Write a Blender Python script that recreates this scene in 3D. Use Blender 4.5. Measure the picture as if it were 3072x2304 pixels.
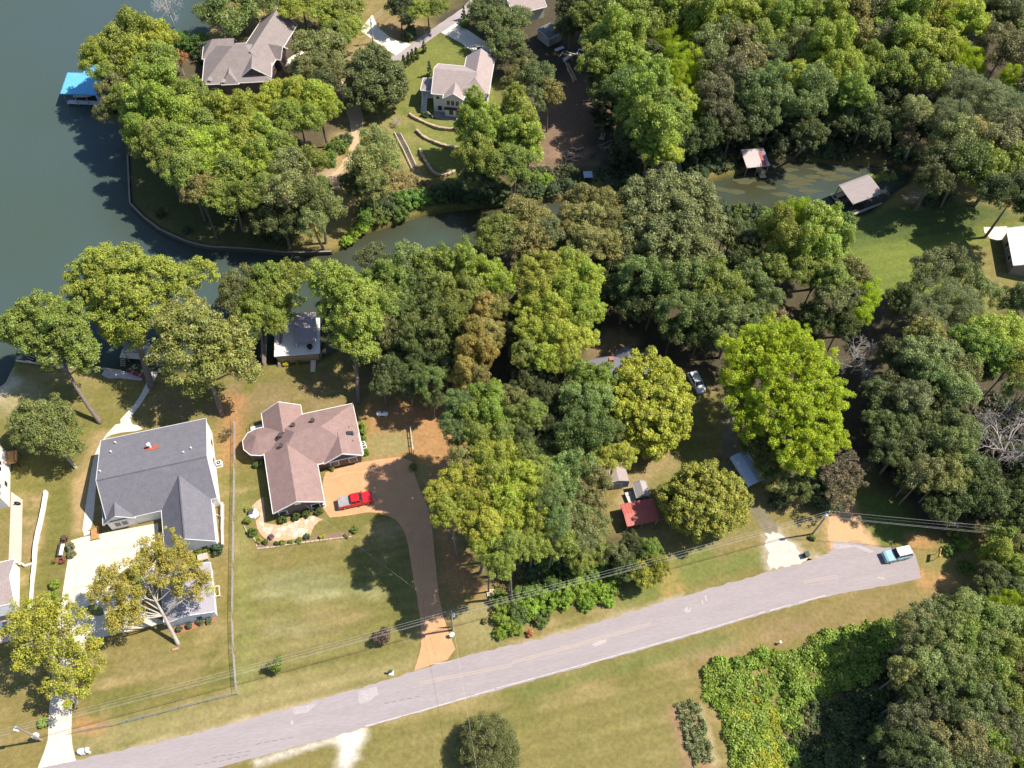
import bpy, math, random
import numpy as np
from mathutils import Vector, Matrix
from mathutils.geometry import tessellate_polygon
rng = np.random.RandomState(7)
random.seed(7)
for o in list(bpy.data.objects):
    bpy.data.objects.remove(o)
sc = bpy.context.scene
C = sc.collection

# ------------------------------------------------------------------ camera
F, H = 2700.0, 137.5            # focal length in photo pixels, height above ground (m)
R = np.array([[0.99816641, 0.06052954, 0.0],
              [0.05078315, -0.83744285, 0.54416041],
              [0.03293778, -0.54316264, -0.8389812]])
cd = bpy.data.cameras.new('camera')
cam = bpy.data.objects.new('camera', cd)
C.objects.link(cam)
cd.sensor_fit = 'HORIZONTAL'
cd.angle = 2 * math.atan(1536 / F)
cd.clip_start, cd.clip_end = 1.0, 9000.0
rx, up, bk = R @ np.array([1, 0, 0]), R @ np.array([0, -1, 0]), R @ np.array([0, 0, -1])
cam.matrix_world = Matrix(((rx[0], up[0], bk[0], 0), (rx[1], up[1], bk[1], 0), (rx[2], up[2], bk[2], H), (0, 0, 0, 1)))
sc.camera = cam

# ------------------------------------------------------------------ light
SUN_EL, SUN_AZ = math.radians(56), math.radians(13)
w = bpy.data.worlds.new('World')
sc.world = w
w.use_nodes = True
nt = w.node_tree
sky = nt.nodes.new('ShaderNodeTexSky')
sky.sky_type = 'NISHITA'
sky.sun_disc = False
sky.sun_elevation = SUN_EL
sky.sun_rotation = math.pi / 2 - SUN_AZ
sky.air_density, sky.dust_density, sky.ozone_density = 1.0, 0.6, 1.4
bg = nt.nodes['Background']
bg.inputs['Strength'].default_value = 0.105
nt.links.new(sky.outputs[0], bg.inputs['Color'])
sl = bpy.data.lights.new('sun', 'SUN')
sl.energy, sl.angle, sl.color = 5.0, math.radians(0.53), (1.0, 0.91, 0.765)
so = bpy.data.objects.new('sun', sl)
C.objects.link(so)
sd = Vector((math.cos(SUN_EL) * math.cos(SUN_AZ), math.cos(SUN_EL) * math.sin(SUN_AZ), math.sin(SUN_EL)))
so.rotation_euler = sd.to_track_quat('Z', 'Y').to_euler()
so.location = (60, 60, 200)
vs = sc.view_settings
vs.view_transform, vs.look, vs.gamma, vs.exposure = 'Standard', 'None', 1.0, 0.76
vs.use_curve_mapping = False
sc.render.resolution_x, sc.render.resolution_y = 1024, 768

# ------------------------------------------------------------------ survey: photo point -> metres on the ground
def ray(u, v):
    return R @ np.array([(u - 1536) / F, (v - 1152) / F, 1.0])
def G(u, v, z=0.0):
    r = ray(u, v)
    t = (z - H) / r[2]
    return np.array([r[0] * t, r[1] * t])
def PXM(x, y, z=0.0):                   # photo pixels per metre at a place
    q = R.T @ np.array([x, y, z - H])
    return F / q[2]
def GP(pts, z=0.0):
    return [tuple(G(u, v, z)) for u, v in pts]
def zoom(ox, oy, s):
    return lambda pts: [(ox + x / s, oy + y / s) for x, y in pts]

# ------------------------------------------------------------------ helpers
def lin(r, g, b):
    f = lambda c: (c / 255 / 12.92) if c < 10 else ((c / 255 + 0.055) / 1.055) ** 2.4
    return (f(r), f(g), f(b))
MATS = {}
def mat(name, col, rough=0.8, col2=None, nscale=2.0, namt=0.5, bump=0.0, bscale=None, metal=0.0, spec=0.3, stretch=None, fine=None, rot=0.0, fa=.10):
    if name in MATS:
        return MATS[name]
    m = bpy.data.materials.new(name)
    m.use_nodes = True
    n = m.node_tree.nodes
    l = m.node_tree.links
    b = n['Principled BSDF']
    b.inputs['Roughness'].default_value = rough
    b.inputs['Metallic'].default_value = metal
    b.inputs['Specular IOR Level'].default_value = spec
    tc = n.new('ShaderNodeTexCoord')
    src = tc.outputs['Object']
    if stretch:
        mp = n.new('ShaderNodeMapping')
        mp.inputs['Scale'].default_value = stretch
        if rot:
            mp.vector_type = 'TEXTURE'
            mp.inputs['Scale'].default_value = tuple(1 / q for q in stretch)
            mp.inputs['Rotation'].default_value = (0, 0, rot)
        l.new(src, mp.inputs['Vector'])
        src = mp.outputs[0]
    c2 = col2 or tuple(x * 0.72 for x in col)
    no = n.new('ShaderNodeTexNoise')
    no.inputs['Scale'].default_value = nscale
    no.inputs['Detail'].default_value = 7
    no.inputs['Roughness'].default_value = 0.65
    l.new(src, no.inputs['Vector'])
    rp = n.new('ShaderNodeValToRGB')
    rp.color_ramp.elements[0].position = 0.5 - 0.5 * namt * 0.6
    rp.color_ramp.elements[1].position = 0.5 + 0.5 * namt * 0.6
    rp.color_ramp.elements[0].color = (*c2, 1)
    rp.color_ramp.elements[1].color = (*col, 1)
    l.new(no.outputs['Fac'], rp.inputs[0])
    out = rp.outputs[0]
    if fine:
        n2 = n.new('ShaderNodeTexNoise')
        n2.inputs['Scale'].default_value = fine
        n2.inputs['Detail'].default_value = 3
        l.new(src, n2.inputs['Vector'])
        mr = n.new('ShaderNodeMapRange')
        mr.inputs[1].default_value, mr.inputs[2].default_value = 0.3, 0.7
        mr.inputs[3].default_value, mr.inputs[4].default_value = 1 - fa, 1 + fa
        l.new(n2.outputs['Fac'], mr.inputs[0])
        mx = n.new('ShaderNodeVectorMath')
        mx.operation = 'SCALE'
        l.new(out, mx.inputs[0])
        l.new(mr.outputs[0], mx.inputs['Scale'])
        out = mx.outputs[0]
    l.new(out, b.inputs['Base Color'])
    if bump:
        bp = n.new('ShaderNodeBump')
        bp.inputs['Strength'].default_value = bump
        bp.inputs['Distance'].default_value = 0.08
        nb = n.new('ShaderNodeTexNoise')
        nb.inputs['Scale'].default_value = bscale or nscale * 4
        nb.inputs['Detail'].default_value = 4
        l.new(src, nb.inputs['Vector'])
        l.new(nb.outputs['Fac'], bp.inputs['Height'])
        l.new(bp.outputs[0], b.inputs['Normal'])
    MATS[name] = m
    return m

def tag(o, label=None, cat=None, group=None, kind=None):
    if label: o['label'] = label
    if cat: o['category'] = cat
    if group: o['group'] = group
    if kind: o['kind'] = kind
    return o
def thing(name, label, cat, loc=(0, 0, 0), rz=0.0, group=None):
    o = bpy.data.objects.new(name, None)
    o.empty_display_size = 0.5
    C.objects.link(o)
    o.location = loc
    o.rotation_euler = (0, 0, rz)
    return tag(o, label, cat, group)
def link(name, me, parent=None):
    o = bpy.data.objects.new(name, me)
    C.objects.link(o)
    if parent is not None:
        o.parent = parent
    return o
class MB:
    def __init__(s, M=None):
        s.v, s.f, s.M = [], [], M
    def add(s, vs, fs):
        k = len(s.v)
        if s.M is not None:
            vs = [tuple(s.M @ Vector(p)) for p in vs]
        s.v += [tuple(p) for p in vs]
        s.f += [tuple(i + k for i in f) for f in fs]
        return s
    def box(s, x0, x1, y0, y1, z0, z1):
        return s.add([(x0, y0, z0), (x1, y0, z0), (x1, y1, z0), (x0, y1, z0), (x0, y0, z1), (x1, y0, z1), (x1, y1, z1), (x0, y1, z1)],
                     [(0, 3, 2, 1), (4, 5, 6, 7), (0, 1, 5, 4), (1, 2, 6, 5), (2, 3, 7, 6), (3, 0, 4, 7)])
    def cbox(s, cx, cy, cz, lx, ly, lz, rz=0.0):
        c, n = math.cos(rz), math.sin(rz)
        P = []
        for dz in (-.5, .5):
            for dx, dy in ((-.5, -.5), (.5, -.5), (.5, .5), (-.5, .5)):
                a, b = dx * lx, dy * ly
                P.append((cx + a * c - b * n, cy + a * n + b * c, cz + dz * lz))
        return s.add(P, [(0, 3, 2, 1), (4, 5, 6, 7), (0, 1, 5, 4), (1, 2, 6, 5), (2, 3, 7, 6), (3, 0, 4, 7)])
    def beam(s, p, q, wd, ht):
        p, q = Vector(p), Vector(q)
        d = (q - p).normalized()
        side = d.cross(Vector((0, 0, 1)))
        if side.length < 1e-4: side = Vector((1, 0, 0))
        side.normalize()
        u = side.cross(d)
        a, b = side * wd / 2, u * ht / 2
        return s.add([p - a - b, p + a - b, p + a + b, p - a + b, q - a - b, q + a - b, q + a + b, q - a + b],
                     [(0, 3, 2, 1), (4, 5, 6, 7), (0, 1, 5, 4), (1, 2, 6, 5), (2, 3, 7, 6), (3, 0, 4, 7)])
    def tube(s, pts, rad, n=6, cap=True):
        pts = [Vector(p) for p in pts]
        if not hasattr(rad, '__len__'): rad = [rad] * len(pts)
        V, Fc = [], []
        for i, p in enumerate(pts):
            d = (pts[min(i + 1, len(pts) - 1)] - pts[max(i - 1, 0)])
            d = d.normalized() if d.length > 1e-6 else Vector((0, 0, 1))
            a = d.cross(Vector((0.31, 0.87, 0.38)))
            if a.length < 0.05: a = d.cross(Vector((1, 0, 0)))
            a.normalize()
            b = d.cross(a)
            for k in range(n):
                t = 2 * math.pi * k / n
                V.append(p + (a * math.cos(t) + b * math.sin(t)) * rad[i])
        for i in range(len(pts) - 1):
            for k in range(n):
                Fc.append((i * n + k, i * n + (k + 1) % n, (i + 1) * n + (k + 1) % n, (i + 1) * n + k))
        if cap:
            Fc.append(tuple(range(n))[::-1])
            Fc.append(tuple(range((len(pts) - 1) * n, len(pts) * n)))
        return s.add(V, Fc)
    def cyl(s, x, y, z0, z1, r, n=12, r2=None):
        return s.tube([(x, y, z0), (x, y, z1)], [r, r if r2 is None else r2], n)
    def sheet(s, poly, z0, z1):          # closed slab over a 2-D outline
        n = len(poly)
        ar = sum(poly[i][0] * poly[(i + 1) % n][1] - poly[(i + 1) % n][0] * poly[i][1] for i in range(n))
        if ar < 0: poly = poly[::-1]
        tri = tessellate_polygon([[Vector((p[0], p[1], 0)) for p in poly]])
        V = [(p[0], p[1], z1) for p in poly] + [(p[0], p[1], z0) for p in poly]
        Fc = []
        for t in tri:
            a, b, c = t
            cr = (poly[b][0] - poly[a][0]) * (poly[c][1] - poly[a][1]) - (poly[b][1] - poly[a][1]) * (poly[c][0] - poly[a][0])
            Fc.append((a, b, c) if cr > 0 else (c, b, a))
        for i in range(n):
            j = (i + 1) % n
            Fc.append((i, i + n, j + n, j))
        return s.add(V, Fc)
    def loft(s, secs):                   # secs: list of equal-length 3-D loops
        n = len(secs[0])
        V = [p for q in secs for p in q]
        Fc = []
        for i in range(len(secs) - 1):
            for k in range(n):
                Fc.append((i * n + k, i * n + (k + 1) % n, (i + 1) * n + (k + 1) % n, (i + 1) * n + k))
        Fc.append(tuple(range(n))[::-1])
        Fc.append(tuple(range((len(secs) - 1) * n, len(secs) * n)))
        return s.add(V, Fc)
    def build(s, name, m, parent=None, smooth=False):
        me = bpy.data.meshes.new(name)
        me.from_pydata(s.v, [], s.f)
        me.materials.append(m)
        if smooth:
            me.polygons.foreach_set('use_smooth', [True] * len(me.polygons))
        me.update()
        return link(name, me, parent)
def struct(o):
    o['kind'] = 'structure'
    return o
def clip_half(poly, a, b, c):            # keep a*x+b*y<=c
    out = []
    n = len(poly)
    for i in range(n):
        p, q = poly[i], poly[(i + 1) % n]
        dp, dq = a * p[0] + b * p[1] - c, a * q[0] + b * q[1] - c
        if dp <= 0: out.append(p)
        if dp * dq < 0:
            t = dp / (dp - dq)
            out.append((p[0] + (q[0] - p[0]) * t, p[1] + (q[1] - p[1]) * t))
    return out
def parea(poly):
    n = len(poly)
    return 0.5 * sum(poly[i][0] * poly[(i + 1) % n][1] - poly[(i + 1) % n][0] * poly[i][1] for i in range(n))
def inside(poly, x, y):
    r = False
    n = len(poly)
    for i in range(n):
        (x1, y1), (x2, y2) = poly[i], poly[(i + 1) % n]
        if (y1 > y) != (y2 > y) and x < (x2 - x1) * (y - y1) / (y2 - y1) + x1:
            r = not r
    return r
def smooth_poly(pts, it=2, closed=False):
    for _ in range(it):
        o = []
        n = len(pts)
        if not closed: o.append(pts[0])
        for i in range(n if closed else n - 1):
            p, q = np.array(pts[i]), np.array(pts[(i + 1) % n])
            o += [tuple(p * .75 + q * .25), tuple(p * .25 + q * .75)]
        if not closed: o.append(pts[-1])
        pts = o
    return pts
def sdf(poly, X, Y):                     # signed distance, negative inside
    d = np.full(X.shape, 1e9)
    ins = np.zeros(X.shape, bool)
    n = len(poly)
    for i in range(n):
        (x1, y1), (x2, y2) = poly[i], poly[(i + 1) % n]
        ex, ey = x2 - x1, y2 - y1
        t = np.clip(((X - x1) * ex + (Y - y1) * ey) / (ex * ex + ey * ey + 1e-9), 0, 1)
        d = np.minimum(d, (X - x1 - t * ex) ** 2 + (Y - y1 - t * ey) ** 2)
        if y1 != y2:
            ins ^= ((y1 > Y) != (y2 > Y)) & (X < ex * (Y - y1) / ey + x1)
    d = np.sqrt(d)
    return np.where(ins, -d, d)
def vnoise(X, Y, seed=0):
    xi, yi = np.floor(X).astype(np.int64), np.floor(Y).astype(np.int64)
    fx, fy = X - xi, Y - yi
    fx, fy = fx * fx * (3 - 2 * fx), fy * fy * (3 - 2 * fy)
    def h(a, b):
        n = (a * 374761393 + b * 668265263 + seed * 1442695041) & 0x7fffffff
        n = ((n ^ (n >> 13)) * 1274126177) & 0x7fffffff
        return ((n ^ (n >> 16)) & 0xffff) / 65535.0
    return (h(xi, yi) * (1 - fx) + h(xi + 1, yi) * fx) * (1 - fy) + (h(xi, yi + 1) * (1 - fx) + h(xi + 1, yi + 1) * fx) * fy
def fbm(X, Y, seed=0, o=4):
    r, a, t = 0, 1.0, 0
    for k in range(o):
        r = r + a * vnoise(X * 2 ** k + 17.3 * k, Y * 2 ** k - 9.1 * k, seed + k)
        t += a
        a *= 0.55
    return r / t
# ================================================================== GROUND AND WATER
T9, T10, T11, T12 = zoom(0, 1536, 2.16), zoom(768, 1536, 2.16), zoom(1536, 1536, 2.16), zoom(2304, 1536, 2.16)
WATER_Z = -0.8
SHORE = [(640, -400), (640, 40), (625, 100), (575, 120), (500, 150), (430, 170), (350, 230), (330, 310), (372, 400), (384, 520), (391, 612), (430, 652),
         (480, 690), (560, 726), (632, 743), (760, 750), (860, 760), (995, 757), (1035, 738), (1075, 700), (1120, 690), (1190, 668), (1265, 645), (1340, 632),
         (1420, 622), (1500, 615), (1600, 605), (1690, 595), (1800, 580), (1950, 566), (2100, 550), (2200, 525), (2300, 478), (2450, 482), (2560, 492),
         (2680, 492), (2735, 515), (2728, 545), (2690, 570), (2655, 600), (2600, 640), (2500, 668), (2400, 650), (2300, 632), (2150, 622), (2000, 625), (1850, 645), (1700, 672),
         (1560, 735), (1440, 790), (1320, 800), (1200, 810), (1110, 850), (1060, 930), (1040, 1030), (985, 1068), (940, 1078), (860, 1090), (790, 1088), (700, 1088),
         (560, 1112), (500, 1118), (430, 1120), (370, 1113), (300, 1107), (190, 1103), (100, 1087), (45, 1083), (14, 1148), (-60, 1190), (-400, 1260),
         (-1500, 1500), (-1500, -400)]
SH = GP(SHORE, -0.3)
def axis(lo, hi, st):
    a = list(np.arange(lo, hi + 1e-6, st))
    d, x = st, hi
    while x < 4000:
        d *= 1.45; x += d; a.append(x)
    d, x = st, lo
    pre = []
    while x > -4000:
        d *= 1.45; x -= d; pre.append(x)
    return np.array(pre[::-1] + a)
gx, gy = axis(-132, 132, 0.55), axis(14, 214, 0.55)
X, Y = np.meshgrid(gx, gy)
core = (X > -200) & (X < 200) & (Y > -20) & (Y < 280)
Z = np.zeros(X.shape)
SW = np.full(X.shape, 60.0)
iy, ix = np.where(core)
SW[core] = sdf(SH, X[core], Y[core])
far = ~core
SW[far] = sdf(SH, X[far], Y[far])
Z = np.where(SW < 0, -1.9, 0.0)
bank = np.clip((SW + 0.8) / 1.3, 0, 1)
Z = -1.9 + 1.9 * bank * bank * (3 - 2 * bank)
Z += (fbm(X * .12, Y * .12, 3) - .5) * 0.03 * np.clip(SW / 4, 0, 1)
# ground stepped up behind the three dry-stone walls
ZW = zoom(1150, 320, 5.926)
WALLS = [ZW([(455, 150), (530, 200), (620, 250), (740, 305), (850, 355), (980, 395), (1110, 415), (1230, 425), (1330, 430)]),
         ZW([(580, 435), (640, 485), (700, 545), (790, 600), (880, 640), (990, 680), (1090, 715), (1200, 740), (1330, 760)]),
         ZW([(645, 765), (680, 860), (730, 950), (790, 1040), (840, 1130), (900, 1200), (980, 1240), (1080, 1240), (1180, 1215), (1260, 1180)])]
WALLS = [smooth_poly(GP(q), 1) for q in WALLS]
for q in WALLS:
    m = (np.abs(X - q[4][0]) < 16) & (np.abs(Y - q[4][1]) < 14)
    xs, ys = X[m], Y[m]
    d = np.full(xs.shape, 1e9); sg = np.zeros(xs.shape)
    for i in range(len(q) - 1):
        (x1, y1), (x2, y2) = q[i], q[i + 1]
        ex, ey = x2 - x1, y2 - y1
        t = np.clip(((xs - x1) * ex + (ys - y1) * ey) / (ex * ex + ey * ey), 0, 1)
        dd = np.hypot(xs - x1 - t * ex, ys - y1 - t * ey)
        s = ex * (ys - y1) - ey * (xs - x1)
        c = dd < d
        d = np.where(c, dd, d); sg = np.where(c, s, sg)
    rise = np.where((sg > 0) & (d > 0.25), 0.5 * np.clip(1 - (d - .25) / 3.2, 0, 1), 0)
    Z[m] += rise

# -- what grows where: albedo of turf, clay, litter, gravel; some painted shade
GREEN, OLIVE, DRY = np.array([.128, .128, .034]), np.array([.192, .155, .056]), np.array([.290, .222, .105])
CLAY, LITTER, GRAVEL, SHADEG = np.array([.42, .225, .105]), np.array([.070, .060, .040]), np.array([.62, .57, .50]), np.array([.062, .092, .028])
SAND = np.array([.46, .37, .24])
n1, n2, n3 = fbm(X * .06, Y * .06, 11), fbm(X * .25, Y * .25, 21), fbm(X * .9, Y * .9, 31)
ca, sa = math.cos(math.radians(16)), math.sin(math.radians(16))
U, V = X * ca + Y * sa, -X * sa + Y * ca          # along / across the lots
stripe = fbm(U * .045, V * .75, 41, 3) * .75 + .25 * fbm(U * .02, V * 1.8, 43, 2)
base = OLIVE + (GREEN - OLIVE) * np.clip((n1 - .42) * 3 + (n2 - .5) * 1.2, 0, 1)[..., None]
base = base + (DRY - base) * np.clip((n2 * .5 + stripe * .5 - .49) * 4, 0, .85)[..., None]
COL = base.copy()
def zone(px, col, w=1.0, soft=1.5, rough=1.5, seed=0, mixn=None):
    P = GP(px)
    a = np.array(P)
    m = (X > a[:, 0].min() - 6) & (X < a[:, 0].max() + 6) & (Y > a[:, 1].min() - 6) & (Y < a[:, 1].max() + 6)
    d = sdf(P, X[m], Y[m]) + (fbm(X[m] * .5, Y[m] * .5, 50 + seed) - .5) * 2 * rough
    k = np.clip(0.5 - d / (2 * soft), 0, 1) * w
    if mixn is not None:
        k = k * np.clip((fbm(X[m] * mixn, Y[m] * mixn, 70 + seed) - .33) * 3.2, 0, 1)
    COL[m] = COL[m] + (np.array(col) - COL[m]) * k[..., None]
def blob(u, v, ru, rv, col, w=1.0, seed=0, mixn=None, soft=1.2):
    zone([(u + ru * math.cos(t), v + rv * math.sin(t)) for t in np.linspace(0, 6.28, 15)[:-1]], col, w, soft, 1.6, seed, mixn)
# woods floor
zone([(1280, 60), (1780, -300), (3600, -300), (3600, 620), (2900, 560), (2600, 460), (2200, 470), (1500, 560), (1520, 300)], LITTER, 1, 3, 2, 1)
zone([(380, 230), (620, 130), (1000, 60), (1060, 250), (1000, 420), (960, 700), (700, 735), (400, 600)], LITTER, .85, 3, 2.5, 2)
zone([(1040, 800), (1500, 720), (2050, 640), (2550, 680), (2620, 800), (2900, 930), (3300, 880), (3400, 1560), (2700, 1600), (2620, 1400), (2440, 1500), (2250, 1250), (2080, 1130), (1760, 1080), (1700, 1500), (1980, 1720), (1500, 1830), (1400, 1600), (1360, 1350), (1330, 1180), (1080, 1130)], LITTER, .95, 3, 2.5, 3)
zone([(2700, 1900), (3300, 1500), (3400, 2500), (2380, 2500), (2200, 2330), (2560, 2060)], LITTER, .9, 2, 1.5, 4)
zone([(2050, 610), (2420, 600), (2420, 700), (2100, 700)], LITTER, 1, 1.5, 1, 67)
zone([(1540, 360), (1780, 180), (1820, 330), (1700, 500), (1560, 520)], [.20, .135, .095], .8, 3, 2, 5)
# peninsula lawn with its shade painted as darker turf, and shore turf
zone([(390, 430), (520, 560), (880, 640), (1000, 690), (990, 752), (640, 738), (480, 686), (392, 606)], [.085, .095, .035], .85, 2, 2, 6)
zone([(890, 700), (1040, 640), (1100, 660), (1010, 745), (950, 750)], OLIVE * 1.15, .9, 1.2, 1, 7)
# lawns
zone([(1180, 180), (1300, 110), (1400, 90), (1470, 150), (1520, 420), (1360, 540), (1260, 480), (1140, 420), (1120, 340), (1210, 300)], np.array([.14, .165, .04]), .8, 2, 2, 8)
zone([(1100, 330), (1260, 360), (1250, 480), (1300, 570), (1180, 560), (1140, 400)], DRY, .7, 2, 2, 9, .35)
zone([(1120, 40), (1250, 60), (1290, 100), (1190, 120), (1130, 90)], [.24, .17, .085], .85, 1.5, 1, 10)
zone([(1060, 130), (1160, 150), (1180, 190), (1110, 220), (1040, 260), (1000, 220)], [.30, .235, .125], .8, 1.5, 1.5, 11)
zone([(2500, 700), (2800, 690), (3200, 640), (3200, 900), (2950, 940), (2650, 880), (2480, 880)], np.array([.13, .165, .035]), .9, 2, 2, 12)
zone([(2860, 740), (3200, 720), (3200, 920), (2950, 920)], [.21, .165, .07], .75, 3, 2, 13)
zone([(2350, 640), (2900, 600), (3100, 640), (2880, 700), (2560, 740), (2400, 760)], SHADEG, .9, 2, 2, 14)  # tree shadow across the lake lawn, painted as darker turf
zone([(-200, 1140), (40, 1090), (430, 1125), (700, 1100), (900, 1110), (720, 1260), (300, 1310), (250, 1540), (120, 1640), (-200, 1400)], GREEN * 1.1, .6, 2, 2, 15)
blob(60, 1190, 90, 60, [.29, .25, .13], .8, 16)
blob(230, 1130, 150, 18, DRY, .6, 17)
zone([(280, 1300), (330, 1290), (290, 1400), (250, 1590), (215, 1600), (240, 1420)], [.33, .235, .12], .85, 1, 1, 18)
zone([(400, 1150), (1080, 1120), (1060, 1230), (720, 1260), (430, 1270)], [.21, .15, .085], .75, 2, 2, 19, .4)
zone([(660, 1180), (740, 1180), (730, 1320), (700, 1400), (655, 1380)], CLAY * .8, .75, 1.2, 1, 20)
# strip beside the chain-link fence, front lawns
zone([(720, 1690), (1230, 1640), (1260, 1830), (1240, 2000), (1160, 2045), (760, 2140), (722, 2080)], [.155, .158, .052], .35, 2, 1, 21)
blob(960, 1780, 190, 12, [.30, .29, .15], .75, 22)
blob(900, 1740, 140, 28, [.21, .22, .11], .5, 23)
blob(1010, 1850, 90, 30, [.25, .19, .09], .6, 24)
blob(870, 1885, 80, 20, [.26, .24, .13], .5, 25)
zone([(720, 2080), (1240, 1960), (1240, 2010), (760, 2150), (230, 2275), (215, 2210)], [.265, .225, .105], .75, 1.5, 1.5, 26)
zone([(715, 1500), (745, 1500), (745, 1700), (760, 2080), (715, 2080)], [.20, .225, .07], .5, 1, 1, 27)
blob(250, 2180, 50, 16, CLAY, .75, 28)
blob(480, 2010, 120, 60, [.22, .175, .08], .6, 29)
zone([(80, 1460), (215, 1450), (245, 1600), (205, 1660), (185, 1830), (90, 1850)], GREEN, .65, 1.5, 1, 30)
zone([(55, 1490), (135, 1480), (112, 1700), (62, 1690)], [.31, .22, .11], .85, 1, 1.2, 31, .6)
zone([(215, 1440), (260, 1420), (245, 1600), (228, 1600)], [.36, .25, .13], .8, .6, .6, 32)
# bare clay round the second drive and below the big trees
zone([(1100, 1210), (1300, 1190), (1460, 1290), (1400, 1480), (1300, 1540), (1420, 1720), (1480, 1800), (1330, 1790), (1300, 1560), (1245, 1440), (1240, 1380), (1100, 1400)], CLAY * .85, .75, 1.6, 1.8, 33)
zone([(1110, 1300), (1235, 1290), (1225, 1365), (1110, 1380)], [.23, .205, .09], .85, 1, 1, 34)
zone([(1248, 1390), (1275, 1390), (1300, 1520), (1262, 1450)], [.24, .22, .09], .8, .8, .6, 35)
blob(1225, 1250, 50, 22, CLAY, .9, 36)
zone([(1500, 1680), (1640, 1650), (1660, 1730), (1540, 1770), (1480, 1740)], [.26, .175, .115], .85, 1.2, 1.2, 37)
zone([(1400, 1830), (1500, 1760), (1520, 1930), (1390, 1960), (1350, 1830)], [.25, .22, .10], .8, 1.5, 1, 38)
blob(2005, 1745, 42, 40, [.50, .27, .11], 1, 39, soft=.6)
zone([(1860, 1790), (2130, 1600), (2260, 1580), (2300, 1690), (2050, 1770), (1860, 1840)], [.13, .165, .045], .7, 1.2, 1, 40)
zone([(2120, 1600), (2260, 1585), (2290, 1640), (2150, 1680)], [.22, .165, .075], .7, 1.5, 1.5, 41)
zone([(1900, 1340), (2040, 1290), (2060, 1420), (1960, 1540), (1860, 1540)], [.26, .20, .10], .8, 1.8, 1.5, 42)
zone([(1990, 1280), (2080, 1290), (2110, 1400), (2030, 1480), (1960, 1540), (1950, 1450), (2030, 1400)], GREEN * 1.15, .8, 1.2, 1, 43)
blob(1840, 1030, 80, 40, [.24, .175, .095], .9, 44)
zone([(1850, 1500), (1880, 1440), (1900, 1490), (1880, 1540)], [.36, .27, .16], .85, .8, .8, 45)
blob(1935, 1320, 45, 25, [.30, .20, .12], .7, 46)
zone([(2560, 1470), (2700, 1490), (2780, 1600), (2640, 1650), (2580, 1560)], [.105, .15, .035], .85, 1.5, 1, 47)
zone([(2740, 1630), (2900, 1650), (2930, 1760), (2800, 1800), (2770, 1740)], [.22, .19, .07], .8, 1.5, 1, 48)
blob(2810, 1745, 55, 26, CLAY, .9, 49)
blob(2770, 1625, 45, 14, CLAY, .7, 50)
zone([(2300, 1860), (2660, 1770), (2760, 1750), (2900, 1790), (2860, 1840), (2660, 1850), (2300, 1930)], [.21, .165, .075], .6, 2, 1.5, 51)
zone([(2050, 1950), (2320, 1880), (2640, 1800), (2640, 1830), (2330, 1930), (2070, 2010)], [.27, .18, .11], .65, 1.5, 1.5, 52, .6)
zone([(1536, 2070), (1900, 1970), (2200, 1890), (2210, 1930), (1950, 1990), (1560, 2100)], [.11, .15, .04], .6, 1.2, 1, 53)
zone([(700, 2330), (1100, 2200), (1500, 2130), (2060, 2030), (2250, 2400), (700, 2400)], [.17, .158, .055], .5, 2, 1, 54)
zone([(2008, 2130), (2100, 2110), (2150, 2260), (2140, 2310), (2060, 2310), (2025, 2200)], [.26, .17, .10], .9, .7, .9, 55)
zone([(2085, 2110), (2105, 2110), (2160, 2290), (2140, 2300)], [.36, .30, .17], .8, .4, .5, 68)
zone([(975, 2215), (1090, 2178), (1092, 2205), (1070, 2250), (1050, 2310), (1000, 2310), (1008, 2255)], GRAVEL, 1, .8, 1.2, 56)
zone([(760, 2280), (1000, 2210), (1000, 2228), (770, 2300)], GRAVEL * .8, .9, .4, .3, 57)
# verges of the road, sandy where tyres run off
zone([(230, 2285), (1120, 2055), (1120, 2066), (880, 2130), (230, 2295)], SAND, .7, .5, .5, 58)
zone([(1536, 1930), (1660, 1900), (2050, 1780), (2050, 1792), (1660, 1915)], SAND * .9, .7, .5, .5, 59)
zone([(900, 60), (1000, 200), (1050, 330), (1100, 460), (1020, 560), (960, 560), (1000, 420), (960, 300)], [.36, .265, .15], .55, 2, 2, 60, .35)
blob(985, 470, 35, 25, [.44, .30, .15], .8, 61)
blob(1010, 530, 40, 30, [.40, .30, .20], .8, 62)
blob(845, 605, 45, 18, [.40, .29, .19], .75, 63)
blob(2760, 590, 40, 16, [.40, .33, .22], .8, 64)
zone([(1540, 440), (1800, 440), (1800, 500), (1560, 540)], [.26, .175, .12], .7, 2, 2, 65, .4)
zone([(-40, 1140), (20, 1110), (60, 1140), (10, 1200), (-40, 1210)], [.50, .42, .30], .85, 1, 1, 66)
zone(T12([(-10, 385), (-20, 140), (70, 110), (220, 250), (330, 300), (150, 350)]), [.44, .37, .30], .95, .9, 1.1, 69)
zone(T12([(375, -70), (560, -70), (620, 90), (720, 235), (600, 250), (400, 270), (385, 120)]), [.44, .275, .155], .95, .9, 1.0, 70)
zone(T12([(600, 110), (660, 130), (690, 210), (640, 190)]), [.46, .30, .17], .9, .5, .8, 71)
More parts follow.
